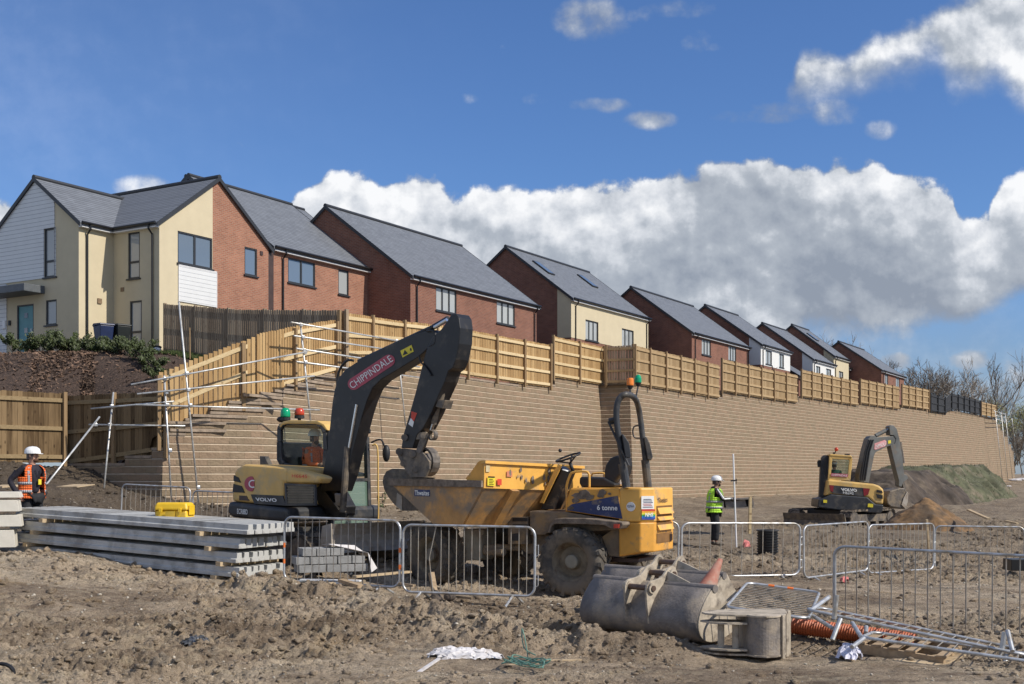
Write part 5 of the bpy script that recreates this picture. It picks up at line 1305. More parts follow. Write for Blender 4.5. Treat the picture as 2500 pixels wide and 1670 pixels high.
MB().prism(BP.poly(A2([(698,880),(722,908),(712,950),(680,925)]), -.036), nE*.004).build('decal_white', WHITE, am_)
def tb(a, b, r, off, m, name, par, sc=A2, pl=BP, n=12):
    p, q = sc([a])[0], sc([b])[0]; return MB().tube([pl(*p, off), pl(*q, off)], r, n).build(name, m, par, smooth=False)
tb((835,205), (985,118), .045, .10, BOOMM, 'arm_cylinder', exc); tb((880,185),(975,128), .028, .0, CHROME, 'cylinder_rod', exc)
tb((300,445),(838,195), .035, .12, BOOMM, 'arm_cylinder_barrel', exc)
tb((985,505),(920,745), .062, .08, STEELD, 'bucket_cylinder', exc); tb((958,515),(890,740), .022, .0, CHROME, 'guard_rod', exc)
MB().prism(BP.poly(A2([(895,740),(962,742),(940,808),(860,785)]), .0), nE*.2).build('cylinder_clamp', STEELD, exc, bevel=.01)
tb((905,790),(872,925), .05, .1, STEELD, 'cylinder_gland', exc); tb((872,915),(845,1000), .03, .1, CHROME, 'bucket_rod', exc)
for o in (-.02, .22): MB().prism(BP.poly(A2([(640,1005),(700,995),(810,985),(830,1010),(810,1040),(700,1045),(655,1050)]), o), nE*.035).prism(BP.poly(A2([(780,1010),(830,1000),(815,1060),(770,1150),(735,1140)]), o-.03), nE*.035).builds('bucket_link', STEELD, exc)
def pin(pts, r, o0, o1, par, sc=A2, pl=BP, m=STEELD, name='pin'):
    for p in pts:
        q = sc([p])[0]; MB().cyl(pl(*q, o0), pl(*q, o1), r, 14).build(name, m, par)
pin([(650,1028),(798,1012)], .055, -.08, .34, exc); MB().lathe([(.07,-.02),(.09,0),(.09,.06),(.07,.08)], BP(*A2([(858,1010)])[0], .0), nE, 16).build('link_boss', STEELD, exc)
hp = A2([(600,1120),(640,1112),(770,1130),(805,1165),(840,1215),(838,1270),(812,1330),(700,1332),(640,1250),(600,1170)])
qh = MB().prism(BP.poly(hp, -.04), nE*.04).prism(BP.poly(hp, .27), nE*.04).prism(BP.poly(A2([(640,1140),(760,1150),(790,1200),(780,1300),(700,1320),(650,1240)]), .0), nE*.27).build('quick_hitch', STEELD, exc)
pin([(610,1137),(710,1155)], .06, -.09, .36, qh); pin([(730,1275),(640,1228)], .05, -.07, .34, qh)
MB().lathe([(.20,0),(.24,0),(.24,.16),(.20,.16)], BP(*A2([(792,1215)])[0], .05), nE, 18).build('hitch_drum', STEELD, qh)
bp_ = [(936,1164),(943,1151),(958,1144),(990,1146),(1002,1156),(1000,1163),(1060,1166),(1050,1200),(1030,1240),(1012,1247),(981,1247),(961,1230),(948,1213),(938,1195),(934,1177)]
bk_ = MB().prism(BP.poly(bp_, .30), nE*.03).prism(BP.poly(bp_, .92), nE*.03).builds('bucket_side', STEELD, exc)
mb = MB()
for a, b in zip(bp_[9:]+bp_[:4], bp_[10:]+bp_[:5]):
    A_, B_ = BP(*a, .33), BP(*b, .33); mb.prism([A_, B_, B_+(BP(995,1195,.33)-B_).normalized()*.025, A_+(BP(995,1195,.33)-A_).normalized()*.025], nE*.6)
mb.build('bucket_shell', STEELD, bk_)
MB().prism(BP.poly([(969,1203),(982,1212),(981,1246),(967,1236)], .288), nE*.01).build('wear_plate', BLADEM, bk_)
tb((1355,60),(1228,640), .05, .28, BOOMM, 'cylinder_guard', exc, A1); tb((1297,130),(1232,500), .032, .0, CHROME, 'boom_rod', exc, A1); tb((1215,490),(1172,1045), .06, .0, STEELD, 'boom_cylinder', exc, A1)
hs = [BP(*p, .08) for p in A2([(260,440),(215,440),(165,490),(140,560),(135,640)])]; MB().tube(spline(hs, 5), .022, 8).build('hose', SEATM, exc, smooth=True)
hs = [BP(*p, -.05) for p in A2([(760,400),(775,450),(820,500),(855,555)])]; MB().tube(spline(hs, 5), .014, 8).build('hose', SEATM, exc, smooth=True)
hs = [BP(*p, -.02) for p in A2([(820,215),(870,215),(888,260),(880,310),(840,330)])]; MB().tube(spline(hs, 5), .018, 8).build('hose', SEATM, exc, smooth=True)

# ================================================================ dumper
DY = mat('dumper_yellow', (0.72, 0.35, 0.055), 0.5, var=0.10, scale=2.5, dirt=(0.22, 0.165, 0.115), dirt_amt=0.30, dirt_scale=2.6)
DYC = mat('dumper_yellow_clean', (0.78, 0.42, 0.085), 0.5, var=0.08, scale=2.5, dirt=(0.40, 0.29, 0.18), dirt_amt=0.25, dirt_scale=3.2)
DYM = mat('dumper_muddy', (0.56, 0.30, 0.10), 0.7, var=0.25, scale=1.6, dirt=(0.25, 0.185, 0.125), dirt_amt=0.50, dirt_scale=1.8, bump=.3)
DMUD = mat('dumper_mud', (0.19, 0.145, 0.10), 0.9, var=0.25, scale=4, bump=.6, dirt=(0.30, 0.20, 0.10), dirt_amt=.35)
TYRE = mat('tyre', (0.075, 0.068, 0.06), 0.9, var=0.25, scale=5, dirt=(0.17, 0.14, 0.105), dirt_amt=0.5, dirt_scale=3, bump=.4)
RIMM = mat('wheel_rim', (0.22, 0.18, 0.125), 0.85, var=0.25, scale=5, dirt=(0.10, 0.06, 0.035), dirt_amt=.35)
TANKM = mat('grey_tank', (0.25, 0.23, 0.18), 0.7, var=0.12, scale=4, dirt=(0.2, .16, .12), dirt_amt=.35)
sR = Vector((-0.88, 0.47, 0)).normalized()
RS = VPlane(XY(1388, 18.4), sR); nR = RS.n; BS = RS.shift(.30)
A6 = lambda pts: conv(pts, 4.269, 1100, 1100)
A4 = lambda pts: conv(pts, 2.704, 1250, 900)
A3 = lambda pts: conv(pts, 3.92, 900, 1080)
dm = thing('dumper', 'muddy orange yellow six tonne site dumper with its hopper at the left', 'dumper', tuple(RS(1340, 1450))[:2]+(0.0,))
def wheel(c, ax, r, w, par, lugs=18, seed=0):
    """tyre as a lathe with chevron lugs, rim and hub; axis ax points away from the camera, c = centre of near face"""
    hw = w/2; cc = c+ax*hw
    t = MB().lathe([(r*.56,-hw*.80),(r*.66,-hw*.96),(r*.82,-hw*1.0),(r*.93,-hw*.90),(r*.955,-hw*.6),(r*.96,0),(r*.955,hw*.6),(r*.93,hw*.9),(r*.82,hw),(r*.66,hw*.96),(r*.56,hw*.8)], cc, ax, 40).build('tyre', TYRE, par, smooth=True)
    e1 = ax.orthogonal().normalized(); e2 = ax.cross(e1); mb = MB()
    for i in range(lugs):
        for s in (-1, 1):
            a0 = 2*math.pi*(i+(.5 if s > 0 else 0))/lugs; a1 = a0+.30
            def q(a, rr, h): return cc+(e1*math.cos(a)+e2*math.sin(a))*rr+ax*h
            wd = .085
            mb.hexa([q(a0,r*.93,s*hw*1.0),q(a0+wd*1.6,r*.93,s*hw*1.0),q(a1+wd,r*.95,s*hw*.05),q(a1,r*.95,s*hw*.05), q(a0,r*1.0,s*hw*.92),q(a0+wd*1.3,r*1.0,s*hw*.92),q(a1+wd,r*1.0,s*hw*.05),q(a1,r*1.0,s*hw*.05)])
            mb.hexa([q(a0,r*.80,s*hw*1.01),q(a0+wd*1.3,r*.80,s*hw*1.01),q(a0+wd*1.3,r*.80,s*hw*.9),q(a0,r*.80,s*hw*.9), q(a0,r*.995,s*hw*.97),q(a0+wd*1.5,r*.995,s*hw*.97),q(a0+wd*1.5,r*.96,s*hw*.7),q(a0,r*.96,s*hw*.7)])
    mb.build('tread_lugs', TYRE, t)
    rm = MB().lathe([(0,-hw*.32),(r*.20,-hw*.34),(r*.24,-hw*.12),(r*.44,-hw*.10),(r*.50,-hw*.5),(r*.57,-hw*.82),(r*.59,-hw*.80),(r*.53,-hw*.3),(r*.53,hw*.8),(r*.4,hw*.7),(0,hw*.6)], cc, ax, 32).build('rim', RIMM, t, smooth=False)
    MB().lathe([(0,-hw*.62),(r*.17,-hw*.62),(r*.20,-hw*.56),(r*.20,-hw*.3)], cc, ax, 24).build('hub', TANKM, rm)
    return t
wr = RS(1388, 1374); wr.z = .50
wheel(wr-nR*.0, nR, .545, .44, dm); wheel(wr+nR*1.65, nR, .545, .44, dm)
K = XY(1178, 18.3); s1 = Vector((-.69, .72, 0)).normalized(); s2 = Vector((.72, .69, 0)).normalized()
SS_ = VPlane(K, s1)
wf = Vector((-1.44, 19.75, .52)); wheel(wf, s2, .545, .44, dm); wheel(wf+s2*1.68, s2, .545, .44, dm)
MB().cyl(wf+s2*.3, wf+s2*1.8, .13, 14).build('front_axle', DMUD, dm); MB().cyl(wr+nR*.3, wr+nR*1.8, .14, 14).build('rear_axle', DMUD, dm)
# chassis
MB().prism(BS.poly(A6([(820,628),(1200,640),(1800,745),(1795,800),(1700,830),(1000,860),(990,880),(830,882)]), 0), nR*1.0).build('chassis', DMUD, dm, bevel=.02)
MB().prism(BS.poly(A6([(730,900),(830,860),(1050,880),(950,1080),(800,1080),(700,1010)]), .15), nR*.7).build('pivot_block', DMUD, dm, bevel=.03)
MB().prism(BS.poly(A6([(1700,820),(1790,745),(1800,1115),(1650,1095),(1580,900)]), .05), nR*1.3).build('rear_frame', DMUD, dm)
MB().prism(BS.poly(A6([(1600,1110),(1960,1130),(1960,1165),(1580,1160)]), .2), nR*1.0).build('tow_frame', BRNP, dm)
# bonnet with the blue panel
bn = MB().prism(BS.poly(A6([(1245,388),(1757,390),(1800,722),(1200,632),(1205,520)]), .0), nR*1.05).build('bonnet', DY, dm, bevel=.03)
pb_ = MB().prism(BS.poly(A6([(1262,560),(1740,470),(1790,712),(1215,622),(1222,590)]), -.008), nR*.01).build('side_panel', BLUED, bn)
ltext('6 tonne', BS, A6([(1527,620),(1740,624),(1527,566)]), WHITE, pb_, -.018, .02)
MUDP = mat('dried_mud', (0.19, 0.15, 0.115), .95, var=.3, scale=9, bump=.5)
mb = MB()
for (cx, cy, rx_, ry_) in [(1340,470,75,42),(1395,440,60,32),(1445,485,50,35),(1580,440,45,32),(1560,470,40,22),(1300,520,40,30),(1655,450,20,12),(1250,600,35,20)]:
    pts = [(cx+rx_*math.cos(a)*R.uniform(.7, 1.15), cy+ry_*math.sin(a)*R.uniform(.7, 1.15)) for a in [2*math.pi*i/14 for i in range(14)]]
    mb.prism(BS.poly(A6(pts), -.016-.002*R.random()), nR*.012)
mb.build('mud_splash', MUDP, bn)['kind'] = 'stuff'
# rear body in plan
b0 = BS(1511, 1200, 0); bA = BS(1563.5, 1200, 0); b2_ = Vector((2.19, 18.24, 0)); b3 = b2_+Vector((.47, .88, 0))*.83; b4 = b3+Vector((-.47, .88, 0)).normalized()*.25+Vector((0,0,0)); b5 = b4+sR*.75
plan = [Vector((p.x, p.y, 0)) for p in (b0, bA, b2_, b3, b4, b5)]
cen = sum(plan, Vector())/6
def lay(z0, z1, s0, s1, drop=0):
    lo = [cen+(p-cen)*s0+Vector((0,0,z0+(drop if i in (0, 5) else 0))) for i, p in enumerate(plan)]; hi = [cen+(p-cen)*s1+Vector((0,0,z1)) for p in plan]
    return MB().add(lo+hi, [(5,4,3,2,1,0),(6,7,8,9,10,11)]+[(i,(i+1)%6,(i+1)%6+6,i+6) for i in range(6)])
rb_ = lay(1.13, 1.655, 1.0, .975).build('rear_cover', DYC, dm, bevel=.025)
lay(.67, 1.125, .985, 1.0, -.08).build('rear_body', DY, dm, bevel=.02)
def facep(a, b, fa, z, off=.0):   # point on a rear face between plan corners
    p = a.lerp(b, fa); d = (b-a).normalized(); n = Vector((d.y, -d.x, 0)); n = n if n.dot(Vector((p.x, p.y, 0))) < 0 else -n
    q = p+n*off; q.z = z; return q
def fquad(a, b, f0, f1, z0, z1, off, t=.01):
    n = facep(a, b, .5, 0, 1)-facep(a, b, .5, 0, 0); m = MB()
    return m.prism([facep(a,b,f0,z0,off),facep(a,b,f1,z0,off),facep(a,b,f1,z1,off),facep(a,b,f0,z1,off)], -n*t)
pA, pB, pC, pD = [Vector((p.x, p.y, 0)) for p in (b0, bA, b2_, b3)]
n1_ = fquad(pB, pC, .05, .93, 1.33, 1.53, .012).build('notice', WHITE, rb_)
for k in range(6): fquad(pB, pC, .15+.04*(k % 2), .85-.05*(k % 3), 1.355+k*.024, 1.364+k*.024, .016, .002).build('notice_text', PINK if k in (1, 2) else BLUED, n1_)
for k, c in enumerate([(.6,.04,.03),(.8,.35,.03),(.75,.65,.05),(.05,.4,.1),(.02,.2,.6),(.05,.08,.4)]): fquad(pB, pC, .08, 1.02, 1.30-k*.026, 1.326-k*.026, .013, .003).build('rainbow_stripe', mat('rainbow%d' % k, c, .5), rb_)
a_, b_ = facep(pB,pC,.25,1.215,.03), facep(pB,pC,.85,1.215,.03); text('NHS', WHITE, rb_, a_, b_-a_, Vector((0,0,.06)), bold=.03, shear=.2)
lr = RS.shift(.30); MB().lathe([(0,0),(.072,0),(.072,.006),(0,.006)], BS(1540,1237,-.012), nR, 24).build('round_sticker', WHITE, rb_)
ltext('IQT6A', BS, [(1532,1240),(1548,1240),(1532,1233)], BLUED, rb_, -.018, .01)
a_, b_ = facep(pC,pD,.14,1.425,.012), facep(pC,pD,.62,1.43,.012); text('Thwaites', BRNP, rb_, a_, b_-a_, Vector((0,0,.075)), bold=.02)
LOUV = mat('louvre_dark', (.20, .10, .03), .8)
for z0, z1, p_ in ((1.25, 1.375, rb_), (1.15, 1.235, rb_), (1.0, 1.11, rb_), (.80, .95, rb_)):
    fquad(pC, pD, .10, .90, z0, z1, .006, .004).build('louvre_opening', LOUV, p_)
    if z0 > .9:
        n = facep(pC,pD,.5,0,1)-facep(pC,pD,.5,0,0)
        MB().prism([facep(pC,pD,.12,z0,.008),facep(pC,pD,.12,z0,.05),facep(pC,pD,.12,z1-.03,.008)], facep(pC,pD,.88,0,0)-facep(pC,pD,.12,0,0)).build('louvre', DYC, p_)
MB().box(facep(pC,pD,.8,.87,.02), (.04,.05,.1)).build('latch', BRNP, rb_)
# mudguard, lamp
mg = MB().prism(RS.poly(A6([(1060,745),(1085,712),(1150,703),(1400,706),(1790,748),(1797,775),(1762,818),(1690,822),(1600,778),(1400,768),(1160,764),(1080,766),(1050,790),(1030,860),(1010,850),(1035,770)]), .02), nR*.42).build('mudguard', MUDP, dm, bevel=.012)
MB().prism(RS.poly(A6([(1700,768),(1756,768),(1752,808),(1698,810)]), .0), nR*.03).build('tail_lamp', RDEC, mg)
MB().prism(RS.poly(A6([(1060,745),(1085,712),(1150,703),(1400,706),(1790,748),(1797,775)]), 1.62), nR*.42).build('mudguard', MUDP, dm)
# front louvre box, tank, ram
MB().prism(BS.poly(A6([(640,695),(805,695),(805,975),(600,975),(600,720)]), .0), nR*.8).build('front_panel', DMUD, dm)
MB().prism(BS.poly(A6([(645,702),(800,702),(800,738),(645,738)]), -.01), nR*.01).prism(BS.poly(A6([(645,770),(800,770),(800,790),(645,790)]), -.01), nR*.01).prism(BS.poly(A6([(640,870),(700,860),(720,940),(640,940)]), -.01), nR*.01).builds('vent_slot', SEATM, dm)
MB().prism(BS.poly(A6([(128,820),(345,820),(345,875),(325,880),(325,1120),(300,1147),(150,1147),(128,1120)]), .05), nR*.45).build('tank', TANKM, dm, bevel=.03)
MB().tube([BS(1180,1336,.15), BS(1272,1337,.15)], .055, 14).build('steering_ram', DMUD, dm)
MB().tube([SS_(1120,1345,.9), SS_(1230,1348,.9)], .06, 10).build('drive_shaft', DMUD, dm)
# steering column, wheel, rails, seat
sc_ = MB().prism(BS.poly(A6([(1135,165),(1180,200),(1248,215),(1230,260),(1085,612),(938,612)]), .30), nR*.22).build('steering_column', mat('oily_black', (.018,.014,.012), .3, var=.4, dirt=(.25,.16,.08), dirt_amt=.25), dm)
MB().prism(BS.poly(A6([(1085,190),(1135,150),(1150,170),(965,550),(930,542)]), .24), nR*.03).prism(BS.poly(A6([(1085,190),(1135,150),(1150,170),(965,550),(930,542)]), .6), nR*.03).builds('column_plate', DYC, sc_)
MB().lathe([(0,.02),(.07,.02),(.08,0),(0,0)], BS(*A6([(1205,215)])[0], .35), (.3,0,1), 16).build('dial', WHITE, sc_)
wc_ = BS(*A6([(1225,70)])[0], .42); axw = Vector((-.36, -.12, 1)).normalized(); e1 = axw.orthogonal().normalized(); e2 = axw.cross(e1)
sw = MB().tube([wc_+(e1*math.cos(a)+e2*math.sin(a))*.205 for a in [2*math.pi*i/28 for i in range(28)]], .016, 8, closed=True)
for k in range(3):
    a = 2.1*k+.4; sw.tube([wc_-axw*.10, wc_+(e1*math.cos(a)+e2*math.sin(a))*.2], .013, 6)
sw.tube([wc_-axw*.1, wc_-axw*.26], .03, 8); sw.ball(BS(*A6([(1142,0)])[0], .42), .03)
sw.build('steering_wheel', SEATM, dm, smooth=True)
MB().tube(spline([BS(*p, .06) for p in A6([(1212,640),(1212,480),(1208,380),(1240,270),(1275,228),(1400,218),(1438,238),(1446,280),(1446,390)])], 4), .019, 8).build('handrail', DYC, dm, smooth=True)
MB().tube(spline([BS(*p, 1.0) for p in A6([(1445,390),(1470,260),(1500,238),(1600,240),(1612,300),(1612,390)])], 4), .016, 8).build('handrail', DYC, dm, smooth=True)
MB().prism(BS.poly(A6([(1600,300),(1598,215),(1612,150),(1660,78),(1730,46),(1775,60),(1790,160),(1770,250),(1700,352),(1640,345)]), .35), nR*.45).build('seat_back', SEATM, dm, bevel=.05, seg=3)
MB().prism(BS.poly(A6([(1340,285),(1360,272),(1600,285),(1720,350),(1700,385),(1360,382),(1338,340)]), .3), nR*.5).build('seat', SEATM, dm, bevel=.03, seg=3)
MB().prism(BS.poly(A6([(1745,250),(1785,240),(1790,365),(1700,370)]), .5), nR*.2).build('rag', WHITE, dm, bevel=.03)
# roll bar
NR = [(1529,1188),(1526,1160),(1521,1130),(1513,1080),(1508,1050),(1505,1022),(1505,1000),(1509,980),(1517,968),(1528,963)]; FR_ = [(1540,965),(1550,973),(1557,988),(1563,1020),(1569,1070),(1574,1110),(1578,1150),(1582,1188)]
pts = [P(u, v, 18.25) for u, v in NR]+[P(u, v, 18.25+.25*(i+1) if i < 3 else 19.1) for i, (u, v) in enumerate(FR_)]
rbz = MB().tube(spline(pts, 4), .047, 12).build('roll_bar', VG, dm, smooth=True)
MB().tube([P(1529.5,1190,18.25), P(1520,1132,18.25)], .066, 12).tube([P(1582,1190,19.1), P(1575,1122,19.1)], .066, 12).builds('roll_bar_socket', VG, rbz)
for D_, q in ((18.15, [(1518,1061),(1522,1060),(1536,1081),(1541,1114),(1537,1119),(1527,1116)]), (19.0, [(1572,1068),(1578,1066),(1586,1081),(1594,1116),(1590,1124),(1581,1122)])):
    MB().prism([P(u, v, D_) for u, v in q], (0,.1,0)).build('hinge_bracket', VG, rbz, bevel=.01)
MB().tube([P(1485,1029,18.3), P(1535,1137,18.15)], .018, 8).tube([P(1487,1027,18.3), P(1507,1022,18.25)], .035, 8).build('gas_strut', VG, rbz)
MB().tube(spline([P(1560,1038,19.0), P(1548,1042,19.0), P(1545,1055,19.0), P(1549,1068,19.0), P(1562,1070,19.0)], 4), .013, 6).build('grab_handle', SEATM, rbz)
MB().prism([P(1486,1032,18.3), P(1506,1016,18.3), P(1506,1034,18.3), P(1489,1037,18.3)], (0,.06,0)).build('strut_bracket', VG, rbz)
for (u, v, D_, m) in ((1538.5, 941, 18.6, AMBER), (1558, 934, 18.8, GREENL)):
    p = P(u, v, D_); bcn = MB().lathe([(0,0),(.053,0),(.056,.02),(.054,.09 if m is AMBER else .07),(.048 if m is AMBER else .035,.115),(0,.12 if m is AMBER else .13)], p, n=16).build('beacon', m, rbz, smooth=False)
    MB().tube([p, p-Vector((0,0,.055))], [.052,.03], 12).tube([p-Vector((0,0,.05)), P(1540 if m is AMBER else 1553, 964 if m is AMBER else 968, D_-.1)], .014, 8).build('beacon_base', SEATM, bcn)
# hopper
def SP(s, w, z): return K+s1*s+s2*w+Vector((0,0,z-.032*w))
Wd = 2.2; prof = [(0,1.66),(.46,1.08),(1.21,1.08),(2.27,1.70)]
hs_ = MB()
for w0 in (0, Wd-.03): hs_.prism([SP(s, w0, z) for s, z in prof], s2*.03)
hop = hs_.builds('hopper_side', DYM, dm)
hb = MB()
for (a, b) in zip(prof, prof[1:]):
    d = Vector((b[0]-a[0], b[1]-a[1])).normalized(); n = Vector((-d.y, d.x))*-.02
    hb.hexa([SP(a[0],.03,a[1]),SP(b[0],.03,b[1]),SP(b[0],Wd-.03,b[1]),SP(a[0],Wd-.03,a[1]),SP(a[0]+n.x,.03,a[1]+n.y),SP(b[0]+n.x,.03,b[1]+n.y),SP(b[0]+n.x,Wd-.03,b[1]+n.y),SP(a[0]+n.x,Wd-.03,a[1]+n.y)])
hb.build('hopper_floor', DYM, hop)
MB().hexa([SP(-.02,-.05,1.66),SP(2.29,-.05,1.67),SP(2.29,.03,1.67),SP(-.02,.03,1.66),SP(-.02,-.05,1.765),SP(2.29,-.05,1.80),SP(2.29,.03,1.80),SP(-.02,.03,1.765)]).build('hopper_rim', MUDP, hop, bevel=.008)
MB().hexa([SP(-.02,Wd-.03,1.66),SP(2.29,Wd-.03,1.67),SP(2.29,Wd+.05,1.67),SP(-.02,Wd+.05,1.66),SP(-.02,Wd-.03,1.765),SP(2.29,Wd-.03,1.80),SP(2.29,Wd+.05,1.80),SP(-.02,Wd+.05,1.765)]).build('hopper_rim', MUDP, hop)
MB().prism(SS_.poly([(1137,1168),(1150,1152),(1158,1141),(1166,1129),(1172,1125),(1179,1125),(1179,1190),(1150,1186)], .0), s2*.03).build('hopper_wing', DY, hop)
MB().hexa([SP(-.03,0,1.65),SP(-.03,Wd,1.65),SP(0,Wd,1.65),SP(0,0,1.65),SP(-.05,0,2.06),SP(-.05,Wd,2.06),SP(-.02,Wd,2.06),SP(-.02,0,2.06)]).build('hopper_back', DYC, hop)
MB().hexa([SP(-.09,-.02,2.03),SP(-.09,Wd+.02,2.03),SP(.02,Wd+.02,2.03),SP(.02,-.02,2.03),SP(-.09,-.02,2.075),SP(-.09,Wd+.02,2.075),SP(.02,Wd+.02,2.075),SP(.02,-.02,2.075)]).build('back_rim', DYC, hop)
for w0 in (.55, 1.5): MB().hexa([SP(-.10,w0,1.62),SP(-.10,w0+.16,1.62),SP(0,w0+.16,1.66),SP(0,w0,1.66),SP(.36,w0,1.04),SP(.36,w0+.16,1.04),SP(.46,w0+.16,1.08),SP(.46,w0,1.08)]).build('back_rib', DYM, hop)
def BK(w, z, o=-.056): return SP(o, w, z)
def bq(w0, w1, z0, z1, m, name, par=hop, o=-.058): return MB().add([BK(w0,z0,o),BK(w1,z0,o),BK(w1,z1,o-.002),BK(w0,z1,o-.002)], [(0,1,2,3)]).build(name, m, par)
a1_ = bq(.05,.21,1.69,1.83,YDEC,'yellow_sticker'); bq(.26,.35,1.705,1.80,RDEC,'red_sticker'); bq(.46,.58,1.84,1.93,mat('faded_red',(.62,.22,.12),.7),'faded_sticker'); bq(.02,.10,1.90,2.0,mat('faded_pale',(.6,.5,.3),.7),'pale_sticker')
bq(.06,.2,1.815,1.835,SEATM,'sticker_head',a1_,-.064)
for k in range(4): bq(.08,.18-.02*(k % 2),1.71+k*.025,1.717+k*.025,SEATM,'sticker_text',a1_,-.064)
mb = MB()
for _ in range(16):
    w, z, s = R.uniform(.5, 1.9), R.uniform(1.7, 1.98), R.uniform(.015, .05)
    mb.add([BK(w+s*math.cos(a)*R.uniform(.6,1), z+2*s*math.sin(a)*R.uniform(.6,1), -.060) for a in [2*math.pi*i/9 for i in range(9)]], [tuple(range(9))])
mb.build('mud_splash', MUDP, hop)['kind'] = 'stuff'
tp = MB().add(SS_.poly([(1011.5,1195),(1050,1196),(1050,1212),(1011.5,1211)], -.004), [(0,1,2,3)]).build('name_plate', BLUED, hop)
ltext('Thwaites', SS_, [(1013,1209),(1048,1210),(1013,1197)], WHITE, tp, -.012, .02)
# load of soil hardly showing above the rim
def bumpy(center, rx, ry, h, n=24, seed=3, rim=0.0):
    rr = random.Random(seed); mb = MB(); vs = []; fs = []
    for i in range(n+1):
        for j in range(n+1):
            x = i/n*2-1; y = j/n*2-1; z = max(0, 1-(x*x+y*y))
            vs.append((center[0]+x*rx, center[1]+y*ry, center[2]+h*z+rr.uniform(-.02, .02)))
    for i in range(n):
        for j in range(n):
            a = i*(n+1)+j; fs.append((a, a+n+1, a+n+2, a+1))
    return mb.add(vs, fs)
# ================================================================ concrete beams
CONC = mat('concrete_pale', (0.49, 0.49, 0.47), 0.85, var=0.10, scale=3, dirt=(0.30, 0.29, 0.27), dirt_amt=.4, dirt_scale=2.5, bump=.25, bscale=60)
CONC2 = mat('concrete_cream', (0.60, 0.57, 0.50), 0.85, var=0.08, scale=3, dirt=(0.45, 0.41, 0.34), dirt_amt=.35, dirt_scale=3, bump=.2, bscale=50)
TIMB = wood_mat('rough_timber', (0.34, 0.25, 0.15), (0.55, 0.43, 0.28), axis='x')
ORD = ['nearest', 'second nearest', 'third from the near side', 'middle', 'third from the far side', 'second farthest', 'farthest']
LAY = ['bottom layer', 'second layer up', 'third layer up', 'top layer']
a_s = Vector((.842, -.538, 0)); b_s = Vector((.538, .842, 0)); R0 = XY(605, 18.1)
ang = math.atan2(a_s.y, a_s.x); tilt = .18/5.76
BLEN = 5.72
def beam_meshes():
    p = [(-.075,0),(.075,0),(.075,.055),(.052,.075),(.048,.153),(-.048,.153),(-.052,.075),(-.075,.055)]
    mb = MB(); mb.prism([(0, y, z) for y, z in p], (-BLEN, 0, 0)); return mb
beam0 = None
shift = [-.22, -.24, -.20, 0.0]
for L_ in range(4):
    for k in range(7):
        if beam0 is None:
            beam0 = beam_meshes().build('concrete_beam', CONC, None, bevel=.004); o = beam0  # precast T beam; the rest of the stack are copies of it
        else: o = beam0.copy(); COL.objects.link(o)
        p = R0+a_s*(shift[L_]+R.uniform(-.03, .03)-.02*k)+b_s*(.08+k*.168)
        o.location = (p.x, p.y, .275+L_*.222)
        o.rotation_euler = (0, tilt, ang)
        tag(o, 'grey precast concrete T beam, %s, %s of its layer' % (LAY[L_], ORD[k]), 'lintel', 'precast concrete beams in the long stack')
bear = None
for L_, ts in ((0, (.55, 5.35)), (1, (.80, 5.15)), (2, (1.0, 4.9))):
    for j, t in enumerate(ts):
        p = R0-a_s*t; z = .275+L_*.222+.153+t*tilt
        o = MB().box((0, .55, .033), (.10, 1.28, .066)).build('timber_bearer', TIMB, None); o.location = (p.x, p.y, z); o.rotation_euler = (0, tilt, ang)
        tag(o, 'short timber bearer %s the beam stack, %s' % (['under the second layer of', 'under the third layer of', 'under the top layer of'][L_], ['near its right end', 'near its left end'][j]), 'timber', 'timber bearers between the beam layers')
for j, t in enumerate((.7, 5.1)):
    p = R0-a_s*t; o = MB().box((0, .55, -.05), (.12, 1.2, .09)).build('timber_bearer', TIMB, None); o.location = (p.x, p.y, .275+t*tilt); o.rotation_euler = (0, tilt, ang)
    tag(o, 'ground level timber bearer of the beam stack, '+['right', 'left'][j], 'timber', 'timber bearers between the beam layers')
# second stack at the left edge
d2s = Vector((.954, .30, 0)); n2s = Vector((-.30, .954, 0)); e0s = XY(50, 20.6); ang2 = math.atan2(d2s.y, d2s.x)
z2 = [(.60, .30), (.96, .20), (1.22, .20), (1.46, .10)]
for L_, (z, h) in enumerate(z2):
    for k in range(2):
        o = MB().hexa([(-4, 0, 0), (0, 0, 0), (0, .28, 0), (-4, .28, 0), (-4, .02, h), (-.03, .02, h), (-.03, .26, h), (-4, .26, h)]).build('concrete_beam', CONC2, None, bevel=.006)
        p = e0s+d2s*([-.08, .02, -.02, -.0][L_])+n2s*(k*.31); o.location = (p.x, p.y, z); o.rotation_euler = (0, 0, ang2)
        tag(o, 'pale cream concrete beam at the left edge, %s, %s' % (LAY[L_] if L_ < 3 else 'thin one on top', ['front', 'back'][k]), 'lintel', 'pale beams at the left edge')
    if L_ < 3:
        p = e0s-d2s*.9; o = MB().box((0, .3, 0), (.09, .6, .05)).build('timber_bearer', TIMB, None); o.location = (p.x, p.y, z+h+.03); o.rotation_euler = (0, 0, ang2)
        tag(o, 'timber bearer in the pale stack at the left edge, '+LAY[L_], 'timber', 'timber bearers in the pale stack')
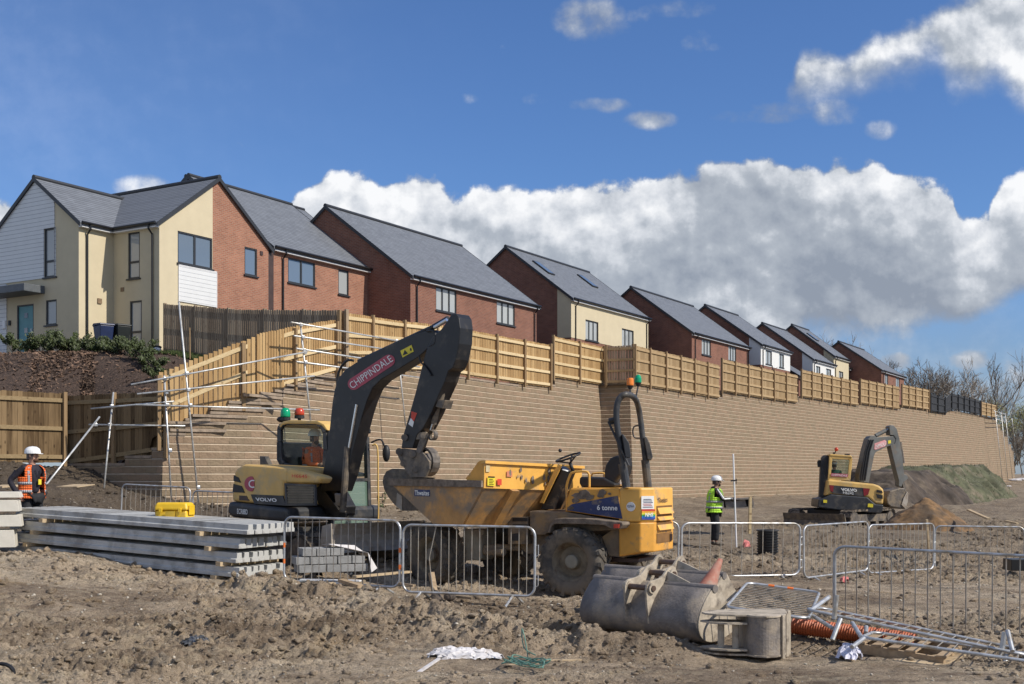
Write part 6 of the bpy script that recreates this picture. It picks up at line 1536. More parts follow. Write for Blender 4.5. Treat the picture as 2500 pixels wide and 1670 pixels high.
# yellow hard case on the stack
yc = XY(427, 19.85); YCASE = mat('case_yellow', (0.80, 0.50, 0.02), 0.45, var=.08, scale=4, dirt=(.55, .36, .08), dirt_amt=.25)
t_y = thing('hard_case', 'bright yellow hard plastic case standing on the concrete beams', 'case', (yc.x, yc.y, 1.13), rz=ang+.38, org=False)
MB().hexa([(-.29,-.16,.0),(.29,-.16,.0),(.29,.16,.0),(-.29,.16,.0),(-.27,-.145,.135),(.27,-.145,.135),(.27,.145,.135),(-.27,.145,.135)]).build('case_base', YCASE, t_y, bevel=.03, seg=3)
MB().hexa([(-.30,-.17,.137),(.30,-.17,.137),(.30,.17,.137),(-.30,.17,.137),(-.27,-.14,.265),(.27,-.14,.265),(.27,.14,.265),(-.27,.14,.265)]).build('case_lid', YCASE, t_y, bevel=.035, seg=3)
for x in (-.17, .17): MB().box((x, -.172, .14), (.06, .02, .07)).build('latch', YCASE, t_y, bevel=.006)
rb9 = MB()
for x in (-.22,-.16,-.10,.10,.16,.22): rb9.box((x, 0, .262), (.02, .24, .012))
MB().box((0, -.175, .07), (.16, .012, .10)).build('case_recess', mat('case_dull', (.62,.40,.04), .6), t_y)
for s in (-1, 1): MB().box((s*.303, 0, .14), (.012, .2, .16)).build('case_rib', YCASE, t_y, bevel=.004)

# ================================================================ barriers
BARM = mat('barrier_steel', (0.50, 0.51, 0.52), 0.40, metal=0.55, var=0.2, scale=7, dirt=(0.36, 0.32, 0.26), dirt_amt=.30, dirt_scale=5)
BARL = mat('barrier_bars', (0.36, 0.33, 0.285), 0.55, metal=0.3, var=0.2, scale=7, dirt=(0.30, 0.24, 0.18), dirt_amt=.35, dirt_scale=5)
ORT = mat('orange_tape', (0.85, 0.20, 0.04), 0.5, var=.08)
def rr_loop(L_, z0, z1, r, n=6):
    pts = []
    for cx, cz, a in ((L_-r, z1-r, 90), (L_-r, z0+r, 0), (r, z0+r, -90), (r, z1-r, 180)):
        for i in range(n+1): t = math.radians(a-90*i/n); pts.append((cx+r*math.cos(t), 0, cz+r*math.sin(t)))
    return pts
def barrier_parts(root, nb=15, bends=(), L_=2.0, feet=True, tape=False, hooks=True):
    MB().tube(rr_loop(L_, .13, 1.08, .13), .0185, 10, closed=True).build('frame', BARM, root, smooth=True)
    mb = MB()
    for i in range(nb):
        x = .12+(L_-.24)*i/(nb-1)
        if i in bends: mb.tube([(x, 0, .14), (x-.05, .01, .45), (x-.07, .02, .62), (x+.04, 0, 1.07)], .0075, 6)
        else: mb.tube([(x+R.uniform(-.004, .004), 0, .14), (x, 0, 1.07)], .0062, 6)
    mb.build('bars', BARL, root)
    if feet:
        for x in (.30, L_-.30):
            MB().tube([(x-.02, 0, .13), (x-.05, -.30, .0)], .018, 8).build('foot', BARM, root); MB().tube([(x+.02, 0, .13), (x+.05, .30, .0)], .018, 8).build('foot', BARM, root)
    if hooks:
        MB().tube([(L_+.0, 0, .82), (L_+.05, 0, .84), (L_+.05, 0, .70), (L_+.02, 0, .68)], .008, 6).build('hook', BARM, root); MB().tube([(L_+.0, 0, .40), (L_+.05, 0, .42), (L_+.05, 0, .28), (L_+.02, 0, .26)], .008, 6).build('hook', BARM, root)
    if tape:
        for x in (0, L_):
            for z in (.42, .66): MB().tube([(x, 0, z-.035), (x, 0, z+.035)], .0205, 10).build('orange_band', ORT, root)
def basis(root, o, ex, ey):   # place a barrier: o = its lower left corner on the ground, ex along, ey up
    ex = Vector(ex); ey = Vector(ey); l = ex.length/2.0; h = ey.length/1.08; x = ex.normalized(); z = ey.normalized(); y = z.cross(x).normalized()
    root.matrix_world = Matrix(((x.x*l, y.x*h, z.x*h, o[0]), (x.y*l, y.y*h, z.y*h, o[1]), (x.z*l, y.z*h, z.z*h, o[2]), (0, 0, 0, 1)))
BPROTO = {}
def barrier(label, tl, tr, h=1.08, nb=15, tape=False, bends=(), feet=True, lean=0.0, group='steel pedestrian barriers'):
    key = (nb, tape, bends, feet)
    if key not in BPROTO:
        root = bpy.data.objects.new('crowd_barrier', None); COL.objects.link(root); barrier_parts(root, nb, bends, tape=tape, feet=feet); BPROTO[key] = root
    else: root = copy_tree(BPROTO[key])
    a, b = P(*tl), P(*tr); ex = b-a; y = Vector((-ex.y, ex.x, 0)).normalized()
    up = (Vector((0, 0, 1))+y*lean).normalized()*h
    basis(root, a-up, ex, up); tag(root, label, 'barrier', group); return root
barrier('galvanised barrier with orange bands in front of the concrete beams and blade', (693,1262,17.75), (975,1276,16.95), tape=True)
barrier('galvanised barrier with a bent bar before the dumper\'s front wheel', (983,1281,16.85), (1305,1290,16.35), bends=(3,), nb=16)
barrier('barrier standing between the dumper and the man in the lime vest', (1662,1277,20.9), (1951,1284,21.9), nb=11)
barrier('barrier mostly hidden behind the dumper\'s engine cover', (1400,1272,21.4), (1655,1278,21.6), nb=11)
barrier('angled barrier in front of the far excavator', (1963,1284,21.6), (2120,1271,23.2), nb=16)
barrier('middle barrier of the right hand row below the brown heap', (2119,1282,23.4), (2279,1281,24.8), nb=15)
barrier('long side on barrier before the open ground at right', (2282,1284,25.4), (2500,1289,25.2), nb=12)
barrier('barrier cut by the right edge of the view', (2506,1288,25.1), (2720,1291,24.8), nb=12)
barrier('large near barrier at the right edge with thin bars', (2037,1333,15.2), (2560,1361,13.2), nb=16, h=1.1)
barrier('barrier behind the concrete beams, left of the yellow case', (294,1182,25.5), (460,1198,25.0), nb=13)
barrier('barrier between the leaning poles and the near excavator', (468,1198,26.4), (640,1212,25.8), nb=13)
# fallen barriers
def flat_barrier(label, o, ex, ey, tape=True, nb=15, bends=(), feet=False):
    root = bpy.data.objects.new('crowd_barrier', None); COL.objects.link(root); barrier_parts(root, nb, bends, feet=feet, tape=False, hooks=False)
    if tape:
        for x, zz in ((0, (.45, .75)), (2.0, (.45, .70))):
            for z in zz: MB().tube([(x, 0, z-.04), (x, 0, z+.04)], .0205, 10).build('orange_band', ORT, root)
    basis(root, o, ex, ey); tag(root, label, 'barrier', 'steel pedestrian barriers'); return root
a = P(1771,1482,12.75); b = P(1829,1428,14.6); c = P(1974,1508,12.5); hgt = (c-a)
flat_barrier('barrier lying flat on the small trench bucket with orange bands', a-hgt*.13, b-a, hgt*1.13)
a = P(1969,1488,12.6); b = P(2510,1601,11.7); c = P(2003,1484,13.4)
fb = flat_barrier('fallen barrier leaning on its side, upper of the two at lower right', a-(c-a)*.13, b-a, (c-a)*1.13, tape=False, nb=17)
a = P(2104,1556,11.8); b = P(2640,1637,11.0); c = P(2134,1543,12.6)
fb2 = flat_barrier('fallen barrier lying over the pallet, lower of the two at lower right', a-(c-a)*.13, b-a, (c-a)*1.13, tape=False, nb=13)
def leg(par, p, q, r=.022):
    m = par.matrix_world.inverted(); MB().tube([m @ P(*p), m @ P(*q)], r*1.05, 10).build('foot', BARM, par)
bpy.context.view_layer.update()
leg(fb, (2043,1453,12.4), (2036,1512,12.4)); leg(fb, (2052,1510,12.3), (2032,1562,12.2)); leg(fb, (2452,1543,11.85), (2444,1600,11.85)); leg(fb, (2456,1597,11.8), (2450,1652,11.7))
leg(fb, (2025,1457,13.0), (1975,1493,12.7)); leg(fb, (1983,1503,12.8), (2033,1534,12.5)); leg(fb2, (2109,1558,11.8), (2080,1580,11.6)); leg(fb2, (2081,1521,12.3), (2103,1556,11.8)); leg(fb2, (2460,1540,11.8), (2472,1590,11.6)); leg(fb2, (2115,1530,12.6), (2114,1545,12.5))

# ================================================================ loose buckets
BUCK = mat('bucket_steel', (0.21, 0.185, 0.165), 0.6, metal=0.2, var=0.25, scale=4, dirt=(0.33, 0.275, 0.21), dirt_amt=.38, dirt_scale=3.0, bump=.35, bscale=40)
BUCKL = mat('bucket_plate_dusty', (0.42, 0.36, 0.28), 0.85, var=0.2, scale=6, dirt=(0.17, 0.14, 0.11), dirt_amt=.35, dirt_scale=5, bump=.3)
PINR = mat('rusty_pin', (0.13, 0.085, 0.065), 0.5, metal=.4, var=.25, scale=8)
def ditch_bucket(label, E0, E1, zb, sc, flip=0.0):
    ax = (E1-E0); Lb = ax.length; ax.normalize(); w = Vector((-ax.y, ax.x, 0));  w = w if w.y > 0 else -w
    rt = thing('ditching_bucket', label, 'excavator bucket', tuple(E0+Vector((0,0,zb))), 'loose excavator buckets on the ground')
    def S(s, q, z): return E0+ax*s+w*(q*sc)+Vector((0,0,zb+z*sc))
    def rot(p):
        a = flip; return (p[0]*math.cos(a)-p[1]*math.sin(a), p[0]*math.sin(a)+p[1]*math.cos(a))
    sec = [(.06,.80),(-.05,.72),(-.17,.58),(-.26,.43),(-.30,.28),(-.27,.14),(-.17,.04),(0,0),(.18,.01),(.36,.06),(.55,.14),(.66,.20)]
    sec = spline([(p[0], p[1], 0) for p in sec], 3); sec = [(p.x, p.y) for p in sec]
    mb = MB(); ns = 8
    for p in sec:
        for j in range(ns+1): mb.v.append(tuple(S(.02+(Lb-.04)*j/ns, *p)))
    for i in range(len(sec)-1):
        for j in range(ns): q = i*(ns+1)+j; mb.f.append((q, q+1, q+ns+2, q+ns+1))
    sh_ = mb.build('bucket_shell', BUCK, rt, smooth=True, solid=.024)
    side = [sec[i] for i in range(0, len(sec))]+[(.56,.34),(.40,.52),(.24,.70),(.14,.82)]
    MB().prism([S(0,*p) for p in side], ax*.025).build('side_plate', BUCKL, rt, bevel=.004); MB().prism([S(Lb-.025,*p) for p in side], ax*.025).build('side_plate', BUCKL, rt, bevel=.004)
    MB().tube([S(-.01,.07,.78), S(Lb*.42,.07,.78)], .045*sc/.75, 14).build('lip_tube', BUCK, rt, smooth=False); MB().tube([S(Lb*.62,.07,.78), S(Lb+.01,.07,.78)], .045*sc/.75, 14).build('lip_tube', BUCK, rt, smooth=False)
    MB().hexa([S(.02,.60,.17),S(Lb-.02,.60,.17),S(Lb-.02,.78,.24),S(.02,.78,.24),S(.02,.60,.20),S(Lb-.02,.60,.20),S(Lb-.02,.78,.26),S(.02,.78,.26)]).build('cutting_edge', BUCKL, rt)
    ear = spline([(p[0], p[1], 0) for p in [(-.31,.20),(-.36,.50),(-.37,.74),(-.30,.84),(-.18,.86),(-.02,.90),(.12,1.02),(.24,1.05),(.31,.96),(.29,.84),(.18,.76),(.02,.74),(-.10,.62),(-.20,.46)]], 3)
    for s in (Lb*.42, Lb*.60): MB().prism([S(s,p.x,p.y) for p in ear], ax*.03).build('hinge_plate', BUCKL, rt, bevel=.004)
    for q, z in ((-.27,.74),(.20,.93)): MB().tube([S(Lb*.40,q,z), S(Lb*.64,q,z)], .033, 14).build('hinge_pin', PINR, rt)
    for s in (Lb*.42-.03, Lb*.60+.03):
        for q, z in ((-.27,.74),(.20,.93)): MB().tube([S(s,q,z), S(s+.06 if s < Lb*.5 else s+.03,q,z)], .06, 16).build('pin_boss', BUCKL, rt)
    MB().prism([S(Lb*.62,.10,.98),S(Lb*.62,.04,.80),S(Lb*.86,.04,.80)], w*.02).build('gusset', BUCKL, rt)
    return S
S1 = ditch_bucket('large rusty ditching bucket lying in front of the dumper, nearer of the pair', XY(1447,14.35), XY(1738,12.95), 0.03, .74)
ditch_bucket('large rusty ditching bucket behind the nearer one, tubular lip showing', XY(1475,15.6), XY(1762,14.3), 0.06, .74)
# cone
cn = thing('traffic_cone', 'faded pinkish traffic cone tipped inside the near ditching bucket', 'cone', tuple(P(1722,1445,13.7))); CONE = mat('cone_faded', (0.40, 0.15, 0.10), .7, var=.2, scale=6, dirt=(.30,.22,.17), dirt_amt=.4)
ctip, cb = P(1759,1366,13.8), P(1722,1446,13.6); ca = (ctip-cb).normalized()
MB().lathe([(.125,0),(.11,.05),(.07,.24),(.028,(ctip-cb).length),(0,(ctip-cb).length)], cb, ca, 20).build('cone_body', CONE, cn, smooth=True)
MB().lathe([(.17,-.02),(.17,.01),(.12,.02)], cb, ca, 4).build('cone_foot', CONE, cn)
# small trench bucket on its side
tb_ = thing('trench_bucket', 'small narrow trench bucket lying on its side below the flat barrier', 'excavator bucket', tuple(P(1815,1606,12.05)), 'loose excavator buckets on the ground')
o_ = Vector((2.39, 12.25, -.01))
def TP(x, y, z): return o_+Vector((x, y, z))
pl_ = [(-.42,.10),(-.40,.0),(-.30,-.10),(-.12,-.16),(.0,-.17),(.06,-.26),(.17,-.31),(.28,-.27),(.40,-.14),(.47,.10),(.50,.34),(.30,.42),(-.05,.34),(-.30,.26)]
for z in (.02, .42): MB().prism([TP(x, y, z) for x, y in pl_], (0,0,.02)).build('side_plate', BUCKL, tb_, bevel=.004)
mb = MB(); ar = pl_[4:11]; ar = [(p.x, p.y) for p in spline([(x, y+.02, 0) for x, y in ar], 4)]
for p, q in zip(ar, ar[1:]): mb.prism([TP(p[0],p[1],.04),TP(q[0],q[1],.04),TP(q[0]*.96,q[1]*.96+.01,.04),TP(p[0]*.96,p[1]*.96+.01,.04)], (0,0,.38))
mb.build('bucket_shell', BUCK, tb_)
MB().prism([TP(.0,-.16,.04),TP(.02,-.13,.04),TP(.0,.3,.04),TP(-.02,.3,.04)], (0,0,.38)).build('back_plate', BUCK, tb_)
for z in (.07, .34): MB().prism([TP(x, y, z) for x, y in [(-.44,.06),(-.36,-.10),(-.2,-.18),(.0,-.19),(.0,.1),(-.3,.16)]], (0,0,.018)).build('hinge_plate', BUCKL, tb_)
for x, y in ((-.24,-.03), (-.10,-.08)): MB().tube([TP(x,y,.05), TP(x,y,.36)], .035, 12).build('hinge_pin', BUCKL, tb_)
for x, y in ((.36,-.20),(.43,-.06),(.48,.08),(.51,.22)): MB().box(TP(x,y,.22), (.035,.03,.44), .5).build('wear_rib', BUCKL, tb_)
# grading bucket in front of the wall
gb = thing('grading_bucket', 'flat black grading bucket standing open by the wall behind the man', 'excavator bucket', tuple(P(1800,1243,34)), 'loose excavator buckets on the ground')
GP_ = VPlane(XY(1800, 34), (1, -.12)); q = [(1762,1218),(1838,1215),(1843,1240),(1764,1243)]
mb = MB(); o4 = GP_.poly(q); e = GP_.n*.45; i4 = GP_.poly([(1766,1221),(1834,1219),(1838,1237),(1768,1240)])
for k in range(4):
    k2 = (k+1) % 4; mb.hexa([o4[k], o4[k2], i4[k2], i4[k], o4[k]+e, o4[k2]+e, i4[k2]+e, i4[k]+e])
mb.build('bucket_shell', BUCK, gb); MB().prism([p+e for p in o4], GP_.n*.02).build('back_plate', SEATM, gb)
for u in (1782, 1806): MB().bar(GP_(u,1221,.1), GP_(u+4,1238,.1), .02, .3).build('rib', BUCK, gb)

# ================================================================ pipes, chamber, pallet and litter
PIPEO = mat('orange_pipe', (0.42, 0.105, 0.035), .55, var=.15, scale=6, dirt=(.30,.15,.09), dirt_amt=.35)
a, b = P(1935,1527,13.5), P(2235,1566,12.85); d = (b-a); Lp = d.length; prof = []; k = 0
while k*.014 < Lp: prof.append((.098 if k % 2 else .086, k*.014)); k += 1
pt = MB().lathe(prof, a, d, 22).lathe([(.075,0),(.075,Lp)], a, d, 22).build('drain_pipe', PIPEO, None); tag(pt, 'orange corrugated drain pipe lying behind the fallen barriers', 'pipe')
cbk = P(1874,1357,27.2); prof = []; 
for k in range(20): prof += [(.245 if k % 2 else .225, k*.03), (.245 if k % 2 else .225, k*.03+.02)]
ch_ = thing('drain_chamber', 'black ribbed plastic drain chamber standing upright beyond the barrier', 'drain chamber', tuple(cbk))
MB().lathe(prof, cbk, n=28).build('chamber_body', BLKP, ch_); MB().lathe([(.20,0),(.20,.6),(.26,.6),(.26,.57),(.245,.57)], cbk, n=28).build('chamber_rim', mat('rim_grey', (.05,.05,.05), .4), ch_)
def plank(label, a, b, w=.12, h=.025, m=None, name='plank', group='loose boards on the ground'):
    o = MB().bar(P(*a), P(*b), w, h).build(name, m or TIMB, None); return tag(o, label, 'board', group)
pal = thing('pallet', 'broken wooden pallet under the fallen barriers', 'pallet', tuple(P(2180,1610,11.6)))
pa, pb, pc = P(2098,1582,12.3), P(2306,1618,11.65), P(2150,1556,13.2); px_ = (pb-pa); py_ = (pc-pa); PALM = wood_mat('pallet_wood', (0.22,0.155,0.10), (0.48,0.36,0.23), axis='x')
for f in (0, .5, 1.0): MB().bar(pa+py_*f, pb+py_*f, .05, .095).build('stringer', PALM, pal)
for f in (.02, .22, .42, .62, .97): MB().bar(pa+px_*f-py_*.04+Vector((0,0,.06)), pa+px_*f+py_*1.05+Vector((0,0,.06)), .10, .02).build('deck_board', PALM, pal)
tag(MB().prism([P(2295,1629,11.5), P(2358,1601,12.0), P(2340,1594,12.4), P(2180,1614,11.7)], (0,0,.012)).build('plywood_sheet', TIMB, None), 'corner of a thin plywood sheet under the pallet', 'board', 'loose boards on the ground')
SHEETM = mat('white_plastic', (0.62, 0.60, 0.60), 0.5, var=.12, scale=5, dirt=(.42,.36,.30), dirt_amt=.3, dirt_scale=5)
LILAC = mat('pale_bag', (0.62, 0.62, 0.72), 0.45, var=.1, scale=5)
def crumple(name, label, cat, poly, D0, D1, h, m, seed=1, n=16, group=None):
    """a crumpled sheet or bag lying over the ground, outline given by its bounding photo box"""
    u0, v0, u1, v1 = poly; a = P(u0, v1, D0); b = P(u1, v1, D0); c = P(u0, v1, D1); rr = random.Random(seed); mb = MB(); vs = []; fs = []
    for i in range(n+1):
        for j in range(n+1):
            s, t = i/n, j/n; p = a.lerp(b, s)+(c-a)*t; k = max(0, 1-(2*s-1)**4)*max(0, 1-(2*t-1)**4)
            x = p.x*3.7; y = p.y*3.7; z = float(fbm(np.array([x*2+seed]), np.array([y*2]), seed, 3)[0])
            vs.append((p.x+rr.uniform(-.02, .02), p.y+rr.uniform(-.02, .02), gz(p.x, p.y)+.02+h*k*(.25+1.1*z)+rr.uniform(-.012, .012)))
    for i in range(n):
        for j in range(n):
            s, t = (i+.5)/n, (j+.5)/n
            if (2*s-1)**2+(2*t-1)**2*.9 > 1.12+.25*math.sin(s*9+seed)*math.cos(t*7): continue
            q = i*(n+1)+j; fs.append((q, q+n+1, q+n+2, q+1))
    o = mb.add(vs, fs).build(name, m, None, solid=.004); return tag(o, label, cat, group)
crumple('plastic_bag', 'crumpled pale white plastic bag beside the pallet', 'bag', (2044,1590,2104,1614), 11.7, 12.1, .12, LILAC, 3)
crumple('plastic_sheet', 'dirty white crumpled sheet lying on the mud in the foreground', 'sheet', (1045,1588,1232,1608), 11.7, 12.1, .08, SHEETM, 5, 22)
crumple('plastic_sack', 'clear greenish plastic sack at the end of the beam stack', 'bag', (670,1385,732,1420), 16.9, 17.6, .16, mat('sack_plastic', (.42,.45,.40), .3, var=.2, scale=6), 7)
crumple('plastic_film', 'torn black and silver plastic film in the left foreground', 'sheet', (440,1568,512,1586), 12.2, 12.6, .07, mat('film_dark', (.09,.09,.09), .25, var=.6, scale=12), 9)
crumple('tarpaulin', 'brown muddy tarpaulin heaped behind the beam ends', 'sheet', (735,1300,790,1345), 18.9, 19.7, .34, DMUD, 11)
plank('pale lath lying right of the crumpled white sheet', (1228,1617,11.7), (1420,1613,11.9), .04, .03)
plank('second lath beside the crumpled sheet, nearer the viewer', (1236,1624,11.55), (1380,1620,11.7), .04, .02)
plank('white lath pointing to the lower edge of the view', (994,1660,10.7), (1072,1608,11.7), .03, .02, SHEETM)
plank('white board lying along the foot of the wall behind the hopper', (893,1258,38.6), (1012,1256,40.2), .22, .12, WPVC)
plank('long brown board on the ground behind the orange banded barrier', (865,1408,17.8), (1000,1396,18.6), .10, .03)
plank('short pale plank under the orange banded barrier', (735,1429,17.0), (815,1425,17.3), .12, .04)
plank('dark plank beside the short pale plank', (832,1417,17.3), (880,1432,16.9), .10, .05, PALM)
plank('narrow strip of wood left of the bent barrier', (970,1424,17.0), (1012,1430,16.8), .07, .03, PALM)
plank('flat white kerb strip under the sack', (735,1415,17.6), (880,1418,17.4), .10, .02, WPVC)
plank('plywood board on the slope behind the man in orange', (163,1189,24.6), (206,1183,25.2), .5, .02)
plank('plywood board at the left edge behind the pale beams', (-20,1189,24.0), (36,1185,24.5), .6, .03)
plank('long thin timber lying beyond the barriers at right', (2364,1245,37), (2414,1267,35), .10, .05)
plank('second thin timber lying at the far right', (2455,1272,34), (2484,1278,33.5), .08, .04)
plank('pale upright timber post between two barriers of the right row', (2262,1268,26), (2268,1345,26), .09, .04, name='post')
post_ = thing('marker_post', 'short timber post set in a round concrete foot behind the bent barrier', 'post', tuple(P(1063,1466,16.95)))
MB().bar(P(1053,1398,17.05), P(1062,1450,16.95), .07, .06).build('post_stem', PALM, post_); MB().lathe([(.10,0),(.095,.03),(.05,.10),(.03,.14),(0,.14)], P(1064,1465,16.95), n=16).build('concrete_foot', MUDP, post_, smooth=True)
tag(MB().ball(P(1098,1457,16.8), .085, 10, 8, (1.05,.9,.75)).build('boulder', MUDP, None, smooth=True), 'rounded muddy stone on the ground below the bent barrier', 'stone')
plank('broken stick beside the rounded stone', (1112,1456,16.9), (1153,1461,16.7), .04, .03, PALM, name='stick')
# block pack
bpk = thing('block_pack', 'grey paving blocks in a torn white wrapper behind the orange banded barrier', 'blocks', tuple(P(800,1402,17.7)))
GREYB = mat('grey_block', (0.27, 0.27, 0.265), .9, var=.15, scale=6, bump=.3, bscale=50); dd1 = Vector((.93, .36, 0)).normalized(); nn1 = Vector((-dd1.y, dd1.x, 0)); o_ = P(722,1398,17.9); o_.z -= .02
for r_, (n_, s0_) in enumerate(((5, .05), (5, 0.0), (3, .1))):
    for k in range(n_):
        for j in range(2):
            c = o_+dd1*(s0_+k*.215+.1)+nn1*(.06+j*.22+R.uniform(0, .02))+Vector((0,0,.07+r_*.125))
            MB().box(c, (.205, .20, .115), Matrix.Rotation(math.atan2(dd1.y, dd1.x)+R.uniform(-.06, .06), 3, 'Z') @ Matrix.Rotation(R.uniform(-.03, .03), 3, 'Y')).build('block', GREYB, bpk, bevel=.006)
wr_ = MB(); w0 = o_+dd1*.55; vs = [(o_+dd1*.5-nn1*.0+Vector((0,0,.44))), (o_+dd1*.95+nn1*.2+Vector((0,0,.40))), (o_+dd1*1.22+nn1*.3+Vector((0,0,.22))), (o_+dd1*1.26+nn1*.0+Vector((0,0,.05))), (o_+dd1*1.14-nn1*.12+Vector((0,0,.0))), (o_+dd1*1.10-nn1*.06+Vector((0,0,.30)))]
wr_.add(vs, [(0,1,2,5),(5,2,3,4)]).add([v+nn1*.42+Vector((0,0,-.03)) for v in vs[:3]]+vs[:3], [(0,1,4,3),(1,2,5,4)]); wr_.build('wrapper', SHEETM, bpk, solid=.005)
# staff, stakes, rags
st_ = thing('levelling_staff', 'tall white pole held upright by the man in the lime vest', 'pole', tuple(P(1798,1336,30.3)))
MB().tube([P(1790,1108,30.3), P(1798,1336,30.3)], .021, 10).build('staff', WPVC, st_); MB().bar(P(1784,1174,30.2), P(1799,1173,30.2), .04, .04).tube([P(1797,1168,30.2), P(1797,1182,30.2)], .012, 6).build('staff_clamp', SEATM, st_)
tag(MB().bar(P(1832,1213,29.0), P(1830,1303,29.0), .13, .06).build('timber_stake', RAILM, None), 'pale square timber stake right of the white pole', 'stake')
tag(MB().bar(P(2441,1178,90), P(2441,1197,90), .10, .10).build('timber_stake', RAILM, None), 'small distant stake at the foot of the grassy bank', 'stake')
PKR = mat('pink_rag', (.75,.22,.20), .7, var=.3, scale=9)
crumple('rag', 'pinkish red rag lying at the foot of the timber stake', 'rag', (1813,1286,1831,1302), 29.6, 30.2, .22, PKR, 21, 8); crumple('rag', 'small red rag on the mud behind the large near barrier', 'rag', (2052,1345,2072,1354), 20.0, 20.5, .10, PKR, 22, 8)
GRN = mat('green_strap', (0.12, 0.25, 0.20), .6, var=.2)
mb = MB(); cc = P(1275,1634,11.3); cc.z = gz(cc.x, cc.y)+.05
for k in range(5):
    rx_, ry_ = R.uniform(.15, .22), R.uniform(.10, .2); ph = R.uniform(0, 1)
    mb.tube([cc+Vector((rx_*math.cos(a+ph)+.02*k, ry_*math.sin(a)-.03*k, .02+.03*math.sin(2*a+k)+.01*k)) for a in [2*math.pi*i/22 for i in range(22)]], .006, 5, closed=True)
mb.tube(spline([cc+Vector((.06,.25,.02)), cc+Vector((.03,.3,.2)), cc+Vector((.0,.33,.3)), cc+Vector((.02,.3,.12)), cc+Vector((.13,.2,.06))], 5), .006, 5)
tag(mb.build('strapping', GRN, None), 'tangle of green plastic strapping in the foreground', 'strap')
tag(MB().tube(spline([P(993,1662,10.75), P(1050,1668,10.6), P(1130,1666,10.62), P(1240,1676,10.4)], 6), .011, 6).build('hose', BLKP, None, smooth=True), 'thin black hose along the lower edge of the view', 'hose')
bl_ = thing('cable_reel', 'black plastic part cut by the lower left corner', 'plastic part', tuple(P(5,1660,10.6)))
MB().tube([P(2,1650,10.7)+Vector((.12*math.cos(a),0,.09*math.sin(a)+.02)) for a in [2*math.pi*i/16 for i in range(16)]], .018, 6, closed=True).build('reel_rim', BLKP, bl_); MB().ball(P(-6,1665,10.6), .12, 10, 6).build('reel_core', BLKP, bl_)
tag(MB().box(P(2490,1378,23), (.5,.4,.22)).build('kerb_unit', BLKP, None, bevel=.01), 'black open box shaped unit at the right edge behind the barrier', 'plastic part')
# ================================================================ people
def skin_mesh(name, nodes, edges, m, parent, sub=2, extra=None):
    """nodes {key:(pos, radius)}; a smooth surface grown round the joints, joined with optional extra pieces"""
    keys = list(nodes); me = bpy.data.meshes.new('k'); me.from_pydata([tuple(nodes[k][0]) for k in keys], [(keys.index(a), keys.index(b)) for a, b in edges], [])
    o = bpy.data.objects.new('k', me); COL.objects.link(o); o.modifiers.new('s', 'SKIN')
    if not me.skin_vertices: me.skin_vertices.new()
    for i, k in enumerate(keys):
        r = nodes[k][1]; me.skin_vertices[0].data[i].radius = r if isinstance(r, tuple) else (r, r); me.skin_vertices[0].data[i].use_root = (i == 0)
    s = o.modifiers.new('u', 'SUBSURF'); s.levels = sub; s.render_levels = sub
    dg = bpy.context.evaluated_depsgraph_get(); dg.update(); m2 = bpy.data.meshes.new_from_object(o.evaluated_get(dg))
    bpy.data.objects.remove(o)
    mb = MB(); mb.v = [tuple(v.co) for v in m2.vertices]; mb.f = [tuple(p.vertices) for p in m2.polygons]; bpy.data.meshes.remove(m2)
    if extra: extra(mb)
    return mb.build(name, m, parent, smooth=True)
V3 = Vector
